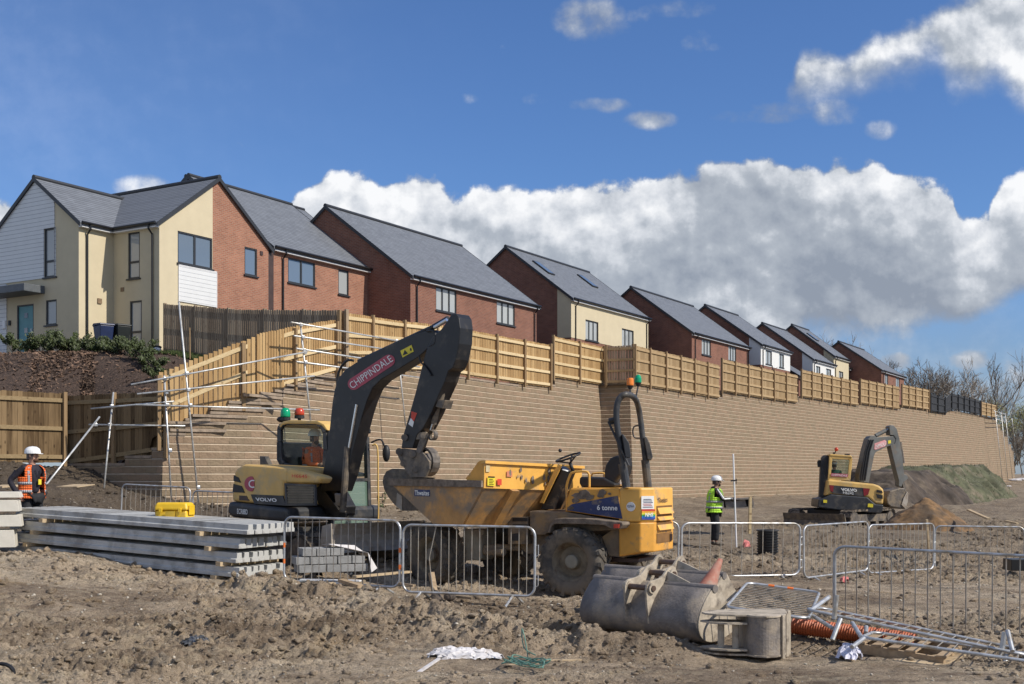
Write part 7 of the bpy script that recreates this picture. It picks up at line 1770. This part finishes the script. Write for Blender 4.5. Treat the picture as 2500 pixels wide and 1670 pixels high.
def person(label, loc, yaw, H=1.8, elbows=None, hands=None, legs=None, vest=LIMEV, top=None, trs=None, head_yaw=0.0, seated=False, sleeve=None, open_vest=False, lean=0.0, group=None, lanyard=False, hood=False, glove=None, beard=True):
    """figure facing +x locally, y to its left; joints are given in metres for a 1.8 m person"""
    k = H/1.8; rt = thing('person', label, 'person', loc, group, rz=yaw, org=False)
    top = top or mat('navy_shirt', (0.018,0.016,0.026), .85, var=.3, scale=12, bump=.4); trs = trs or mat('black_trousers', (0.017,0.018,0.021), .85, var=.35, scale=7, bump=.5, bscale=14)
    bootm = mat('work_boot', (0.10,0.08,0.06), .8, var=.3, scale=12)
    hz = .93 if not seated else .48
    sh = V3((lean*.42, 0, hz+.50)); nk = V3((lean*.50, 0, hz+.60)); hd = V3((lean*.58+.02, 0, hz+.745))
    L_ = {'hip': V3((0,.10,hz)), 'knee': V3((.02,.12,.50)), 'ank': V3((-.02,.12,.09)), 'toe': V3((.15,.14,.035))}; Rr = {a: V3((b.x,-b.y,b.z)) for a, b in L_.items()}
    if legs: L_.update(legs[0]); Rr.update(legs[1])
    if seated:
        for q, s in ((L_, 1), (Rr, -1)): q['hip'] = V3((0,.1*s,hz)); q['knee'] = V3((.44,.14*s,.50)); q['ank'] = V3((.46,.15*s,.09)); q['toe'] = V3((.62,.16*s,.04))
    shl, shr = sh+V3((0,.185,.02)), sh+V3((0,-.185,.02))
    el, er = elbows or (V3((-.06,.25,hz+.22)), V3((-.06,-.25,hz+.22))); hl, hr = hands or (V3((.08,.24,hz-.02)), V3((.08,-.24,hz-.02)))
    S = lambda v: V3(v)*k
    def arm_nodes(N, E, tag_, s, e, h, rr=(.045,.036,.031)):
        N[tag_+'s'] = (S(s), rr[0]*k); N[tag_+'e'] = (S(e), rr[1]*k); N[tag_+'w'] = (S(h), rr[2]*k); E += [(tag_+'s', tag_+'e'), (tag_+'e', tag_+'w')]
    # body: one continuous surface with head, arms, hands and fingers, legs and feet
    N = {'pel': (S((0,0,hz+.02)), (.13*k,.09*k))}; E = []
    N['bel'] = (S((lean*.15,0,hz+.18)), (.11*k,.08*k)); N['che'] = (S((lean*.33,0,hz+.36)), (.12*k,.085*k)); N['sho'] = (S(sh-V3((0,0,.03))), (.09*k,.06*k)); N['nk'] = (S(nk), .052*k)
    N['jaw'] = (S(hd-V3((-.015,0,.075))), (.062*k,.07*k)); N['hd'] = (S(hd), (.078*k,.088*k)); N['cr'] = (S(hd+V3((-.01,0,.065))), (.065*k,.075*k))
    E += [('pel','bel'),('bel','che'),('che','sho'),('sho','nk'),('nk','jaw'),('jaw','hd'),('hd','cr')]
    arm_nodes(N, E, 'l', shl, el, hl); arm_nodes(N, E, 'r', shr, er, hr); E += [('sho','ls'),('sho','rs')]
    for t, q in (('l', L_), ('r', Rr)):
        N[t+'h'] = (S(q['hip']), .075*k); N[t+'k'] = (S(q['knee']), .05*k); N[t+'a'] = (S(q['ank']), .032*k); E += [('pel',t+'h'),(t+'h',t+'k'),(t+'k',t+'a')]
    hq = Quaternion((0,0,1), head_yaw)
    def extras(mb):
        c = S(hd)
        f = lambda v: c+hq @ (V3(v)*k)
        mb.tube([f((.075,0,.01)), f((.105,0,-.018)), f((.08,0,-.03))], [.010*k,.015*k,.012*k], 6)       # nose
        for s in (-1, 1): mb.ball(f((-.012,s*.078,-.005)), .026*k, 8, 6, (.8,.4,1.2))                       # ears
        mb.ball(f((.078,0,-.055)), .016*k, 8, 5, (.6,1.4,.4)); mb.ball(f((.06,0,-.092)), .026*k, 8, 6)      # lips, chin
        for s in (-1, 1): mb.ball(f((.074,s*.03,.018)), .012*k, 8, 5, (.6,1.2,.7))                          # eyes
        for h, e, s in ((hl, el, 1), (hr, er, -1)):      # hands: palm, four fingers of unequal length, thumb from the side of the palm
            d = (V3(h)-V3(e)).normalized(); u_ = V3((0,0,1)); sd = d.cross(u_).normalized() if abs(d.z) < .95 else V3((0,1,0)); up = sd.cross(d).normalized()
            a = S(h); mb.tube([a, a+d*.045*k, a+d*.08*k], [.028*k,.034*k,.028*k], 8)
            for i, ln in enumerate((.060,.070,.066,.052)):
                b = a+d*.08*k+up*((1.5-i)*.017*k); mb.tube([b, b+d*ln*.5*k+sd*.006*k*s, b+d*ln*.75*k+sd*.035*k*s, b+d*ln*.55*k+sd*.055*k*s], [.009*k,.009*k,.008*k,.006*k], 6)
            b = a+d*.03*k+up*.025*k; mb.tube([b, b+up*.02*k+d*.03*k+sd*.01*k*s, b+up*.018*k+d*.055*k+sd*.03*k*s], [.011*k,.010*k,.008*k], 6)
    body = skin_mesh('body', N, E, glove and SKIN or SKIN, rt, 2, extras)
    # clothes
    J = {'pel': (S((0,0,hz+.0)), (.14*k,.115*k)), 'bel': (S((lean*.15,0,hz+.18)), (.14*k,.11*k)), 'che': (S((lean*.33,0,hz+.38)), (.15*k,.12*k)), 'sho': (S(sh+V3((0,0,.0))), (.14*k,.10*k)), 'nk': (S(sh+V3((lean*.02,0,.085))), .072*k)}
    JE = [('pel','bel'),('bel','che'),('che','sho'),('sho','nk'),('sho','ls'),('sho','rs')]
    def w2(e, h): return V3(e).lerp(V3(h), .93)
    arm_nodes(J, JE, 'l', shl, el, w2(el, hl), (.070,.055,.044)); arm_nodes(J, JE, 'r', shr, er, w2(er, hr), (.070,.055,.044))
    skin_mesh('jacket', J, JE, top, rt, 2)
    T = {'pel': (S((0,0,hz+.02)), (.165*k,.13*k))}; TE = []
    for t, q in (('l', L_), ('r', Rr)):
        T[t+'h'] = (S(q['hip']-V3((0,0,.04))), .105*k); T[t+'k'] = (S(q['knee']), .083*k); T[t+'a'] = (S(q['ank']+V3((0,0,.03))), .066*k); TE += [('pel',t+'h'),(t+'h',t+'k'),(t+'k',t+'a')]
    skin_mesh('trousers', T, TE, trs, rt, 2)
    for q in (L_, Rr):
        skin_mesh('boot', {'a': (S(q['ank']+V3((0,0,.02))), .055*k), 'b': (S(q['ank']-V3((-.01,0,.04))), .055*k), 'c': (S(q['toe']+V3((-.05,0,.012))), (.052*k,.042*k)), 'd': (S(q['toe']+V3((.03,0,.004))), (.045*k,.034*k))}, [('a','b'),('b','c'),('c','d')], bootm, rt, 1)
    if vest:
        # sleeveless vest: stacked rings round the torso, open front if asked
        def ringpt(z, f, a, e=1.0):
            e *= 1.14
            rx_ = interp(z, [(-.06,.168),(.18,.160),(.38,.165),(.50,.142),(.565,.095)])*e; ry_ = interp(z, [(-.06,.205),(.18,.20),(.38,.215),(.50,.205),(.565,.115)])*e
            cx = interp(z, [(0,0),(.18,lean*.15),(.38,lean*.33),(.56,lean*.45)])
            return S((cx+rx_*math.cos(a), ry_*math.sin(a), hz+z))
        def band(z0, z1, n, a0, a1, e, name, m, par, skip=None):
            mb = MB(); na = 30
            for i in range(n):
                for j in range(na):
                    za, zb_ = z0+(z1-z0)*i/n, z0+(z1-z0)*(i+1)/n; aa, ab_ = a0+(a1-a0)*j/na, a0+(a1-a0)*(j+1)/na
                    am = (aa+ab_)/2
                    if skip and skip((za+zb_)/2, am): continue
                    mb.add([ringpt(za,0,aa,e), ringpt(za,0,ab_,e), ringpt(zb_,0,ab_,e), ringpt(zb_,0,aa,e)], [(0,1,2,3)])
            return mb.build(name, m, par, smooth=True, solid=.008)
        g = math.radians(34 if open_vest else 2)
        armh = lambda z, a: z > .36 and (abs(abs(math.atan2(math.sin(a), math.cos(a)))-math.pi/2) < .42*(1 if z < .50 else .9)) and z < .53
        vs_ = band(-.06, .565, 14, g, 2*math.pi-g, 1.0, 'vest', vest, rt, armh)
        for z in (.05, .20): band(z, z+.05, 1, g, 2*math.pi-g, 1.03, 'reflective_band', SILVER, vs_)
        for s in (-1, 1):
            mb = MB()
            for a in ((math.radians(40)*s), (math.pi-math.radians(40)*s)):
                q = [ringpt(z, 0, a, 1.035) for z in (.25,.35,.45,.52,.56)]; q2_ = [ringpt(z, 0, a+.16*s, 1.035) for z in (.25,.35,.45,.52,.56)]
                for i in range(4): mb.add([q[i], q2_[i], q2_[i+1], q[i+1]], [(0,1,2,3)])
            mb.builds('reflective_brace', SILVER, vs_)
    # helmet with peak
    c = S(hd+V3((-.005,0,.035)))
    he = MB().lathe([(.118*k,0),(.119*k,.02*k),(.114*k,.06*k),(.095*k,.10*k),(.06*k,.128*k),(0,.14*k)], c, (0,0,1), 24)
    for i in range(len(he.v)):
        v = V3(he.v[i])-c; v.x *= 1.13; he.v[i] = tuple(c+hq @ v)
    pk_ = [c+hq @ (V3(p)*k) for p in ((.10,-.09,.002),(.16,-.055,-.006),(.18,0,-.008),(.16,.055,-.006),(.10,.09,.002))]
    he.prism(pk_, (0,0,.008*k)); he.build('helmet', HELM, rt, smooth=False, bevel=0)
    hr_ = MB().lathe([(.088*k,-.06*k),(.096*k,-.02*k),(.104*k,.0),(.110*k,.035*k)], S(hd+V3((-.022,0,0))), (0,0,1), 16, a0=math.radians(60), a1=math.radians(300)); 
    hh = MB(); c0 = S(hd)
    for a in range(70, 291, 20):
        A = [c0+hq @ V3((.089*k*math.cos(math.radians(b))-.014*k, .085*k*math.sin(math.radians(b)), z*k)) for b, z in ((a,-.07),(a+20,-.07),(a+20,.05),(a,.05))]; hh.add(A, [(0,1,2,3)])
    hh.build('hair', BRNP, rt, smooth=True)
    rt.scale = (1.12, 1.12, 1.0) if not seated else (1, 1, 1)
    if beard:
        bd = MB(); bd.ball(c0+hq @ V3((.045*k,0,-.085*k)), .052*k, 10, 8, (1,1.05,.8)); bd.build('beard', mat('beard_brown', (.10,.05,.03), .9), rt, smooth=True)
    if sleeve:
        for s, e, h in ((shl, el, hl), (shr, er, hr)):
            o = V3((0,0,.035)); mb = MB().bar(S(V3(s)+V3((0,(.03 if s.y > 0 else -.03),.04))), S(V3(e)+V3((0,(.045 if s.y > 0 else -.045),.03))), .05*k, .04*k).bar(S(V3(e)+V3((0,(.045 if s.y > 0 else -.045),.03))), S(V3(h).lerp(e, .12)+V3((0,(.03 if s.y > 0 else -.03),.025))), .04*k, .035*k); mb.build('sleeve_stripe', sleeve, rt, bevel=.01)
    if hood: skin_mesh('hood', {'a': (S(nk+V3((-.05,0,-.03))), (.10*k,.075*k)), 'b': (S(nk+V3((-.085,0,.03))), (.085*k,.05*k))}, [('a','b')], top, rt, 2)
    if glove:
        for h, e in ((hl, el), (hr, er)):
            d = (V3(h)-V3(e)).normalized(); MB().tube([S(V3(h)-d*.03), S(V3(h)+d*.02), S(V3(h)+d*.06), S(V3(h)+d*.085)], [.036*k,.044*k,.048*k,.03*k], 10).build('glove', SEATM, rt, smooth=True)
    if lanyard:
        MB().tube([S((lean*.3+.135,.05,hz+.48)), S((.165,.01,hz+.30)), S((lean*.3+.135,-.05,hz+.48))], .007, 6).build('lanyard', SEATM, rt); MB().box(S((.175,.01,hz+.25)), (.012,.06,.10)).build('badge', YDEC, rt)
    return rt
p = P(78, 1332, 22.3); p.z = gz(p.x, p.y) if abs(gz(p.x, p.y)-.55) < .25 else .52
mL = person('man in orange hi-vis vest and white helmet, hand on hip behind the concrete beams', (p.x, p.y, P(78,1092,22.3).z-1.83), math.radians(-28), 1.80, (V3((-.20,.34,1.20)), V3((-.16,-.32,1.20))), (V3((.03,.20,.98)), V3((-.02,-.25,.93))), None, ORANGEV, head_yaw=math.radians(22), open_vest=True, lanyard=True)
hb_ = P(1743, 1332, 30.5)
person('man in lime hi-vis vest holding the white pole with both hands', (hb_.x, hb_.y, hb_.z), math.radians(0), 1.76, (V3((.16,.27,1.22)), V3((.18,-.24,1.20))), (V3((.42,.06,1.20)), V3((.43,-.06,1.22))), ({'hip': V3((0,.09,.93)), 'knee': V3((.03,.10,.5)), 'ank': V3((-.03,.09,.09)), 'toe': V3((.14,.10,.035))}, {'hip': V3((0,-.09,.93)), 'knee': V3((.05,-.10,.5)), 'ank': V3((.03,-.11,.09)), 'toe': V3((.20,-.12,.035))}), LIMEV, mat('black_hoodie', (.012,.011,.012), .85, var=.3), sleeve=WHITE, hood=True, glove=True, lean=.08)
# operators
q = EL(-.16, .30, 1.33)
person('operator in orange hi-vis seated in the near excavator\'s cab', (q.x, q.y, q.z), math.atan2(dE.y, dE.x), 1.78, (V3((.16,.26,.72)), V3((.16,-.26,.72))), (V3((.40,.20,.72)), V3((.40,-.20,.72))), None, ORANGEV, ORANGEV, seated=True)
# ================================================================ far excavator
GREYA = mat('boom_grey', (0.125, 0.128, 0.122), .5, var=.2, scale=2, dirt=(.16,.13,.10), dirt_amt=.35)
A9 = lambda pts: conv(pts, 5.6, 1950, 1020)
RP = VPlane(XY(2060, 42.6), (1, -.12)); nF = RP.n
ex2 = thing('excavator', 'far yellow and black excavator seen from behind, digging beside the wall', 'excavator', tuple(XY(2060, 43.8)), 'tracked excavators')
def sl(pts, off, t, name, m, par=ex2, bevel=.04, pl=None): return MB().prism((pl or RP).poly(A9(pts), off), (pl or RP).n*t).build(name, m, par, bevel=bevel)
sl([(262,1180),(272,1110),(340,1100),(440,1045),(940,1085),(1050,1180),(1160,1190),(1150,1280),(1110,1310),(880,1290),(520,1262),(262,1225)], 0, 1.9, 'counterweight', VG)
sl([(395,850),(440,845),(1030,905),(1100,930),(1158,975),(1165,1040),(1155,1185),(1050,1175),(940,1083),(440,1043),(360,1070),(388,900)], .06, 1.7, 'hood', VY, bevel=.06)
pl2 = sl([(418,918),(975,968),(950,1050),(890,1075),(460,1032),(430,1000)], .04, .03, 'name_plate', VG, bevel=0)
RED2 = mat('reflector_red', (.22,.015,.02), .35, var=.1)
sl([(420,920),(480,927),(470,1015),(432,998)], .03, .012, 'reflector', RED2, pl2, 0); sl([(880,962),(972,970),(948,1048),(892,1070)], .03, .012, 'reflector', RED2, pl2, 0)
ltext('VOLVO', RP, A9([(585,1000),(800,1012),(575,960)]), WHITE, pl2, .02, .04); ltext('H6242', RP, A9([(607,1040),(750,1050),(607,1005)]), WHITE, pl2, .0, .0)
sl([(1067,980),(1140,1000),(1150,1030),(1065,1020)], .03, .02, 'lamp_grille', SEATM, bevel=0); sl([(1055,1040),(1150,1060),(1150,1110),(1078,1100)], .03, .02, 'lamp_grille', SEATM, bevel=0)
sl([(338,1120),(388,1124),(386,1164),(336,1160)], -.03, .01, 'warning_decal', YDEC, bevel=0); sl([(948,1172),(1018,1178),(1016,1225),(944,1220)], -.03, .01, 'warning_decal', YDEC, bevel=0)
cO = A9([(420,500),(700,515),(722,530),(735,560),(705,860),(400,850)]); cI = A9([(458,562),(680,572),(692,576),(692,590),(668,812),(438,800)])
mb = MB(); ring(mb, RP, cO, cI, .08, .12); mb.build('cab_frame', VY, ex2, bevel=.015)
mb = MB(); ring(mb, RP, cO, cI, .08, 1.4); mb.build('cab_frame', VY, ex2)
sl([(458,562),(692,576),(668,812),(438,800)], .16, .012, 'rear_window', CABG, bevel=0); sl([(458,562),(692,576),(668,812),(438,800)], 1.44, .012, 'front_window', CABG, bevel=0)
pk2 = sl([(442,757),(674,770),(670,812),(438,800)], .10, .012, 'name_decal', PINK, bevel=0); ltext('CHIPPINDALE', RP, A9([(450,795),(664,806),(452,765)]), WHITE, pk2, .085, 0)
sl([(425,495),(715,515),(735,545),(420,520)], .10, 1.4, 'cab_roof', VY, bevel=.02)
sl([(420,500),(436,500),(412,850),(400,850)], .2, 1.2, 'side_window', CABG, bevel=0); sl([(722,530),(735,560),(708,860),(698,860)], .2, 1.2, 'side_window', CABG, bevel=0)
sl([(318,540),(345,512),(430,515),(415,640),(382,1090),(280,1080),(300,640)], .5, .3, 'door_edge', VG, bevel=.02)
sl([(255,600),(275,575),(310,580),(305,675),(262,675)], .6, .1, 'mirror', SEATM, bevel=.01)
beacon(RP(*A9([(478,505)])[0], .5), SEATM, ex2, .03, .03); MB().tube([RP(*A9([(478,520)])[0], .5), RP(*A9([(512,440)])[0], .5)], .02, 8).build('beacon_stem', SEATM, ex2); MB().ball(RP(*A9([(515,432)])[0], .5), .075, 10, 8).build('beacon', REDL, ex2, smooth=True)
MB().box(RP(*A9([(662,515)])[0], .2), (.16,.1,.12)).build('work_light', SEATM, ex2)
for u_ in (560, 620): pass
B2 = VPlane(XY(2110, 43.6), (1, .22))
s2_ = lambda pts, off, t, name, m, par=ex2, bevel=.01: sl(pts, off, t, name, m, par, bevel, B2)
s2_([(820,870),(832,760),(872,600),(908,440),(950,290),(985,250),(1040,240),(1062,268),(1310,250),(1333,300),(1312,358),(1190,402),(1052,470),(1030,520),(1000,680),(960,890)], 0, .34, 'boom', GREYA)
for x0, x1 in ((905,845),(935,872),(965,905)): MB().tube([B2(*A9([(x0+55,300)])[0], -.04), B2(*A9([(x0,470)])[0], -.04), B2(*A9([(x1,860)])[0], -.04)], .028, 6).build('hose', SEATM, ex2)
dcl = s2_([(1038,352),(1180,302),(1200,320),(1200,362),(1180,392),(1048,440),(1030,425)], -.01, .008, 'name_decal', mat('decal_pink_pale', (.62,.27,.27), .5)); ltext('CHIPPINDALE', B2, A9([(1048,430),(1190,375),(1045,375)]), WHITE, dcl, -.02, 0)
s2_([(1222,312),(1260,306),(1260,350),(1224,356)], -.01, .008, 'warning_decal', YDEC)
s2_([(1240,120),(1265,102),(1300,105),(1340,150),(1375,270),(1420,540),(1440,770),(1480,785),(1500,830),(1430,880),(1405,945),(1370,930),(1372,860),(1330,700),(1255,380),(1312,358),(1333,290),(1300,240),(1250,235)], -.02, .3, 'arm', GREYA)
MB().tube([B2(*A9([(1050,245)])[0], .12), B2(*A9([(1200,170)])[0], .12)], .075, 12).build('arm_cylinder', GREYA, ex2); MB().tube([B2(*A9([(1195,172)])[0], .12), B2(*A9([(1268,128)])[0], .12)], .04, 10).build('cylinder_rod', CHROME, ex2)
MB().tube([B2(*A9([(1385,330)])[0], .1), B2(*A9([(1430,620)])[0], .1)], .06, 10).build('bucket_cylinder', STEELD, ex2)
s2_([(1410,860),(1440,850),(1470,960),(1460,990),(1430,960)], .05, .2, 'bucket_link', STEELD)
s2_([(1250,1000),(1200,1100),(1215,1180),(1260,1218),(1400,1240),(1462,1252),(1490,1150),(1500,1030),(1450,960),(1380,960)], -.35, .95, 'bucket', STEELD, bevel=.04)
s2_([(1480,1010),(1500,1030),(1492,1150),(1462,1252),(1405,1190),(1440,1085)], -.39, .03, 'bucket_side', BLADEM)
# running gear
Cx = XY(2062, 43.9); dF = Vector((.12, 1, 0)).normalized(); rF = Vector((dF.y, -dF.x, 0))
fw2 = Vector((.75, .66, 0)); sd2 = Vector((fw2.y, -fw2.x, 0))
def EL2(t, o, z): return Cx+fw2*t+sd2*o+Vector((0,0,z-.02))
zr_ = float(base_z(np.array([Cx.x]), np.array([Cx.y]))[0])
track(-1.35, -.85, -1.7, 1.3, zr_, .62, ex2, EL2); track(.85, 1.35, -1.7, 1.3, zr_, .62, ex2, EL2)
MB().hexa([EL2(-1.2,-.8,.35),EL2(1.0,-.8,.35),EL2(1.0,.8,.35),EL2(-1.2,.8,.35),EL2(-1.2,-.8,.6),EL2(1.0,-.8,.6),EL2(1.0,.8,.6),EL2(-1.2,.8,.6)]).build('undercarriage', SEATM, ex2)
MB().cyl(RP(2055, 1258, 1.0)-Vector((0,0,.35)), RP(2055, 1250, 1.0), .5, 20).build('slew_ring', SEATM, ex2)
bl2 = MB()
for a, b in zip([(-2.0,.05),(-1.95,.25)], [(-1.95,.25),(-2.02,.50)]): bl2.hexa([EL2(a[0],-1.3,a[1]),EL2(a[0],1.3,a[1]),EL2(a[0]+.04,1.3,a[1]),EL2(a[0]+.04,-1.3,a[1]),EL2(b[0],-1.3,b[1]),EL2(b[0],1.3,b[1]),EL2(b[0]+.04,1.3,b[1]),EL2(b[0]+.04,-1.3,b[1])])
bl2.build('dozer_blade', STEELD, ex2)
q = RP(2040, 1180, .75)
person('operator in dark clothes seated in the far excavator\'s cab', (q.x-.05, q.y, 1.02), math.radians(78), 1.75, (V3((.16,.26,.72)), V3((.16,-.26,.72))), (V3((.36,.20,.70)), V3((.36,-.20,.70))), None, None, mat('green_jacket', (.02,.07,.045), .8), seated=True, beard=False)

# ================================================================ rubble and clods
CLOD = mat('clod', (0.34, 0.26, 0.18), .95, var=.42, scale=3.0, bump=.7, bscale=30)
STONE = mat('pale_stone', (0.42, 0.38, 0.31), .9, var=.3, scale=8, bump=.4)
ico = [(0,0,-1),(.894,0,-.447),(.276,.851,-.447),(-.724,.526,-.447),(-.724,-.526,-.447),(.276,-.851,-.447),(.724,.526,.447),(-.276,.851,.447),(-.894,0,.447),(-.276,-.851,.447),(.724,-.526,.447),(0,0,1)]
icf = [(0,2,1),(0,3,2),(0,4,3),(0,5,4),(0,1,5),(1,2,6),(2,3,7),(3,4,8),(4,5,9),(5,1,10),(1,6,10),(2,7,6),(3,8,7),(4,9,8),(5,10,9),(6,7,11),(7,8,11),(8,9,11),(9,10,11),(10,6,11)]
rs = np.random.RandomState(5)
def scatter(name, n, m, smin, smax, dmin, dmax, dens=None, power=2.6, flat=.6):
    U = rs.uniform(-150, 2650, n); D = np.exp(rs.uniform(math.log(dmin), math.log(dmax), n)); X = (U-1250)/F*D; Y = D
    if dens is not None:
        keep = rs.rand(n) < dens(X, Y); X = X[keep]; Y = Y[keep]; n = len(X)
    Z = ground_z(X, Y); s = smin+(smax-smin)*rs.rand(n)**power; s = s*np.clip(Y/14, .8, 1.35)
    I = np.array(ico); co = np.empty((n, 12, 3))
    ax = rs.uniform(.6, 1.4, (n, 1, 3))*np.array([1, 1, flat]); jit = rs.uniform(.7, 1.3, (n, 12, 1))
    a = rs.uniform(0, 6.28, n); ca, sa = np.cos(a)[:, None], np.sin(a)[:, None]
    q = I[None]*ax*jit; x = q[..., 0]*ca-q[..., 1]*sa; y = q[..., 0]*sa+q[..., 1]*ca
    co[..., 0] = X[:, None]+x*s[:, None]; co[..., 1] = Y[:, None]+y*s[:, None]; co[..., 2] = Z[:, None]+q[..., 2]*s[:, None]+s[:, None]*.15
    f = (np.array(icf)[None]+(np.arange(n)*12)[:, None, None]).reshape(-1, 3)
    me = bpy.data.meshes.new(name); me.vertices.add(n*12); me.vertices.foreach_set('co', co.ravel()); me.loops.add(f.size); me.loops.foreach_set('vertex_index', f.ravel())
    me.polygons.add(len(f)); me.polygons.foreach_set('loop_start', np.arange(0, f.size, 3)); me.polygons.foreach_set('loop_total', np.full(len(f), 3)); me.update(); me.validate(); me.materials.append(m)
    o = bpy.data.objects.new(name, me); COL.objects.link(o); return tag(o, kind='stuff')
def rgh(x, y):
    r = np.clip(fbm(x*0.35+40, y*0.35, 9, 3)*2.6-0.85, 0.03, 1.0)
    r = np.maximum(r, .6*np.clip((-x-4.5)/2, 0, 1)*np.clip((y-22)/3, 0, 1))
    for a, b, w, k in ((q2(560,16.5),q2(900,15.2),1.0,1.2),(q2(980,14.2),q2(1230,12.9),.7,1.2),(q2(60,11.2),q2(400,11.0),.9,1.),(q2(1420,12.7),q2(1640,12.4),.4,1.4),(q2(1650,25),q2(2300,27),2.4,1.)): r = np.maximum(r, k*ridge(x, y, a, b, w))
    r = r*(1-.8*ridge(x, y, q2(2050,17), q2(2500,17), 1.6))
    td = trench(x, y); r = r*(td > .42)
    return np.clip(r, 0, 1)
scatter('clods', 40000, MUD, .010, .055, 9.5, 46, rgh, 3.4)
scatter('stones', 6000, STONE, .006, .022, 9.5, 30, lambda x, y: np.clip(.25+rgh(x, y), 0, 1), 3.0, .7)
# a few large lumps one can point at
for i, (u, v, D, s) in enumerate([(640,1432,16.3,.16),(612,1420,16.9,.12),(690,1452,15.9,.13),(760,1405,17.0,.12),(838,1478,14.9,.11),(425,1515,13.3,.10),(1925,1512,17.0,.15),(1420,1560,12.9,.08),(1190,1538,13.2,.10),(1390,1592,12.3,.07)]):
    p = P(u, v, D); mb = MB(); a = R.uniform(0, 6); z = gz(p.x, p.y)
    vv = [Vector((x*R.uniform(.8,1.2), y*R.uniform(.8,1.2), zz*.7))*s for x, y, zz in ico]; vv = [Matrix.Rotation(a, 3, 'Z') @ w for w in vv]
    mb.add([w+Vector((p.x, p.y, z+s*.35)) for w in vv], icf); o = mb.build('boulder', MUD, None, sub=0)
    lb = ['large clay lump near the end of the beam stack, rightmost', 'clay lump beside the bottom beam', 'clay lump before the left foot of the orange banded barrier', 'small clay lump below the orange banded barrier', 'clay lump on the spoil ridge left of the trench', 'pale clay lump alone in the left foreground', 'clay lump beyond the lying barrier', 'stone in front of the ditching bucket', 'clay lump on the spoil ridge above the trench', 'small stone right of the trench end'][i]
    tag(o, lb, 'clod', 'large clay lumps')
# orange-brown heap beyond the barriers
hp_ = XY(2262, 38); g = np.linspace(-1, 1, 70); Xh, Yh = np.meshgrid(hp_.x+g*1.75, hp_.y+g*1.6)
rr_ = np.hypot((Xh-hp_.x)/1.7, (Yh-hp_.y)/1.55)+(fbm(Xh*1.6, Yh*1.6, 81, 4)-.5)*.35
Zh = ground_z(Xh, Yh, False)-.12+np.clip(1-rr_, 0, 1)**.85*1.15+(fbm(Xh*5, Yh*5, 82, 4)-.5)*.12
struct(grid_mesh('earth_heap', Xh, Yh, Zh, mat('clay_orange', (0.21, 0.122, 0.055), .95, var=.4, scale=2.5, bump=1, bscale=9, dirt=(.10,.068,.042), dirt_amt=.55, dirt_scale=1.5)))
def bank(name, A, B, hw, h, m, seed):
    A = XY(*A); B = XY(*B); d = (B-A); Lk = d.length; d.normalize(); n = Vector((-d.y, d.x, 0)); T_, S2 = np.meshgrid(np.linspace(-hw-.5, Lk+hw+.5, 150), np.linspace(-hw-.5, hw+2, 60))
    X = A.x+d.x*T_+n.x*S2; Y = A.y+d.y*T_+n.y*S2; e = np.maximum(np.maximum(-T_, T_-Lk), 0); r = np.hypot(e, S2)+(fbm(X*.7, Y*.7, seed, 4)-.5)*1.5
    Z = ground_z(X, Y, False)-.12+h*np.clip((hw-r)/(hw*.62), 0, 1)*(.88+.24*fbm(X*.4, Y*.4, seed+1, 3))+(fbm(X*2.2, Y*2.2, seed+2, 4)-.5)*.25
    return struct(grid_mesh(name, X, Y, Z, m))
bank('earth_bank', (2150,61.5), (2225,65), 3.3, 1.9, mat('dark_earth', (0.062, 0.047, 0.036), .95, var=.4, scale=1.2, bump=1, bscale=8, dirt=(.14,.11,.08), dirt_amt=.35, dirt_scale=.9), 91)
bank('grassy_bank', (2225,66), (2345,75), 3.4, 2.0, mat('grassy_earth', (0.085, 0.088, 0.048), .95, var=.35, scale=1.5, bump=1, bscale=8, dirt=(.19,.155,.11), dirt_amt=.35, dirt_scale=.8), 96)
# white debris at the far end
for i, (u, v, D, s) in enumerate([(2478,1172,120,.9),(2494,1170,122,.8),(2462,1187,100,.35)]):
    p = P(u, v, D); tag(MB().ball(p, s*.5, 8, 5, (1.6, 1, .35)).build('rubbish_heap', SHEETM, None), ['white rubbish at the foot of the wall\'s far end', 'white rubbish at the right edge beyond the wall', 'small white scrap below the wall\'s far end'][i], 'rubbish', 'white rubbish far right')
def grass(name, n, area, hmin, hmax, m, zf, seed=2):
    r = random.Random(seed); mb = MB()
    for _ in range(n):
        x, y = area(r); z = zf(x, y); h = r.uniform(hmin, hmax); a = r.uniform(0, 6.28); w = h*.10; l = Vector((r.gauss(0, .3), r.gauss(0, .3), 1))*h
        b = Vector((math.cos(a)*w, math.sin(a)*w, 0)); p = Vector((x, y, z-.02)); mb.add([p-b, p+b, p+l], [(0,1,2)])
    return tag(mb.build(name, m, None), kind='stuff')
def larea(r):
    s, t = r.random(), r.random(); i = int(s*28); j = int(t*28); larea.z = float(Zl[i, j]); return float(Xl[i, j])+r.uniform(-.2, .2), float(Yl[i, j])+r.uniform(-.1, .1)
grass('grass_blades', 6000, larea, .06, .16, GRASSM, lambda x, y: larea.z)
GB = mat('bank_grass', (0.088, 0.094, 0.047), .95, var=.4, scale=.6)
gbk = bpy.data.objects['grassy_bank'].data; r7 = random.Random(4)
def nx(r):
    v = gbk.vertices[r7.randrange(len(gbk.vertices))].co; nx.z = v.z; return v.x+r7.uniform(-.1, .1), v.y+r7.uniform(-.1, .1)
grass('bank_grass', 9000, nx, .05, .15, GB, lambda x, y: nx.z)
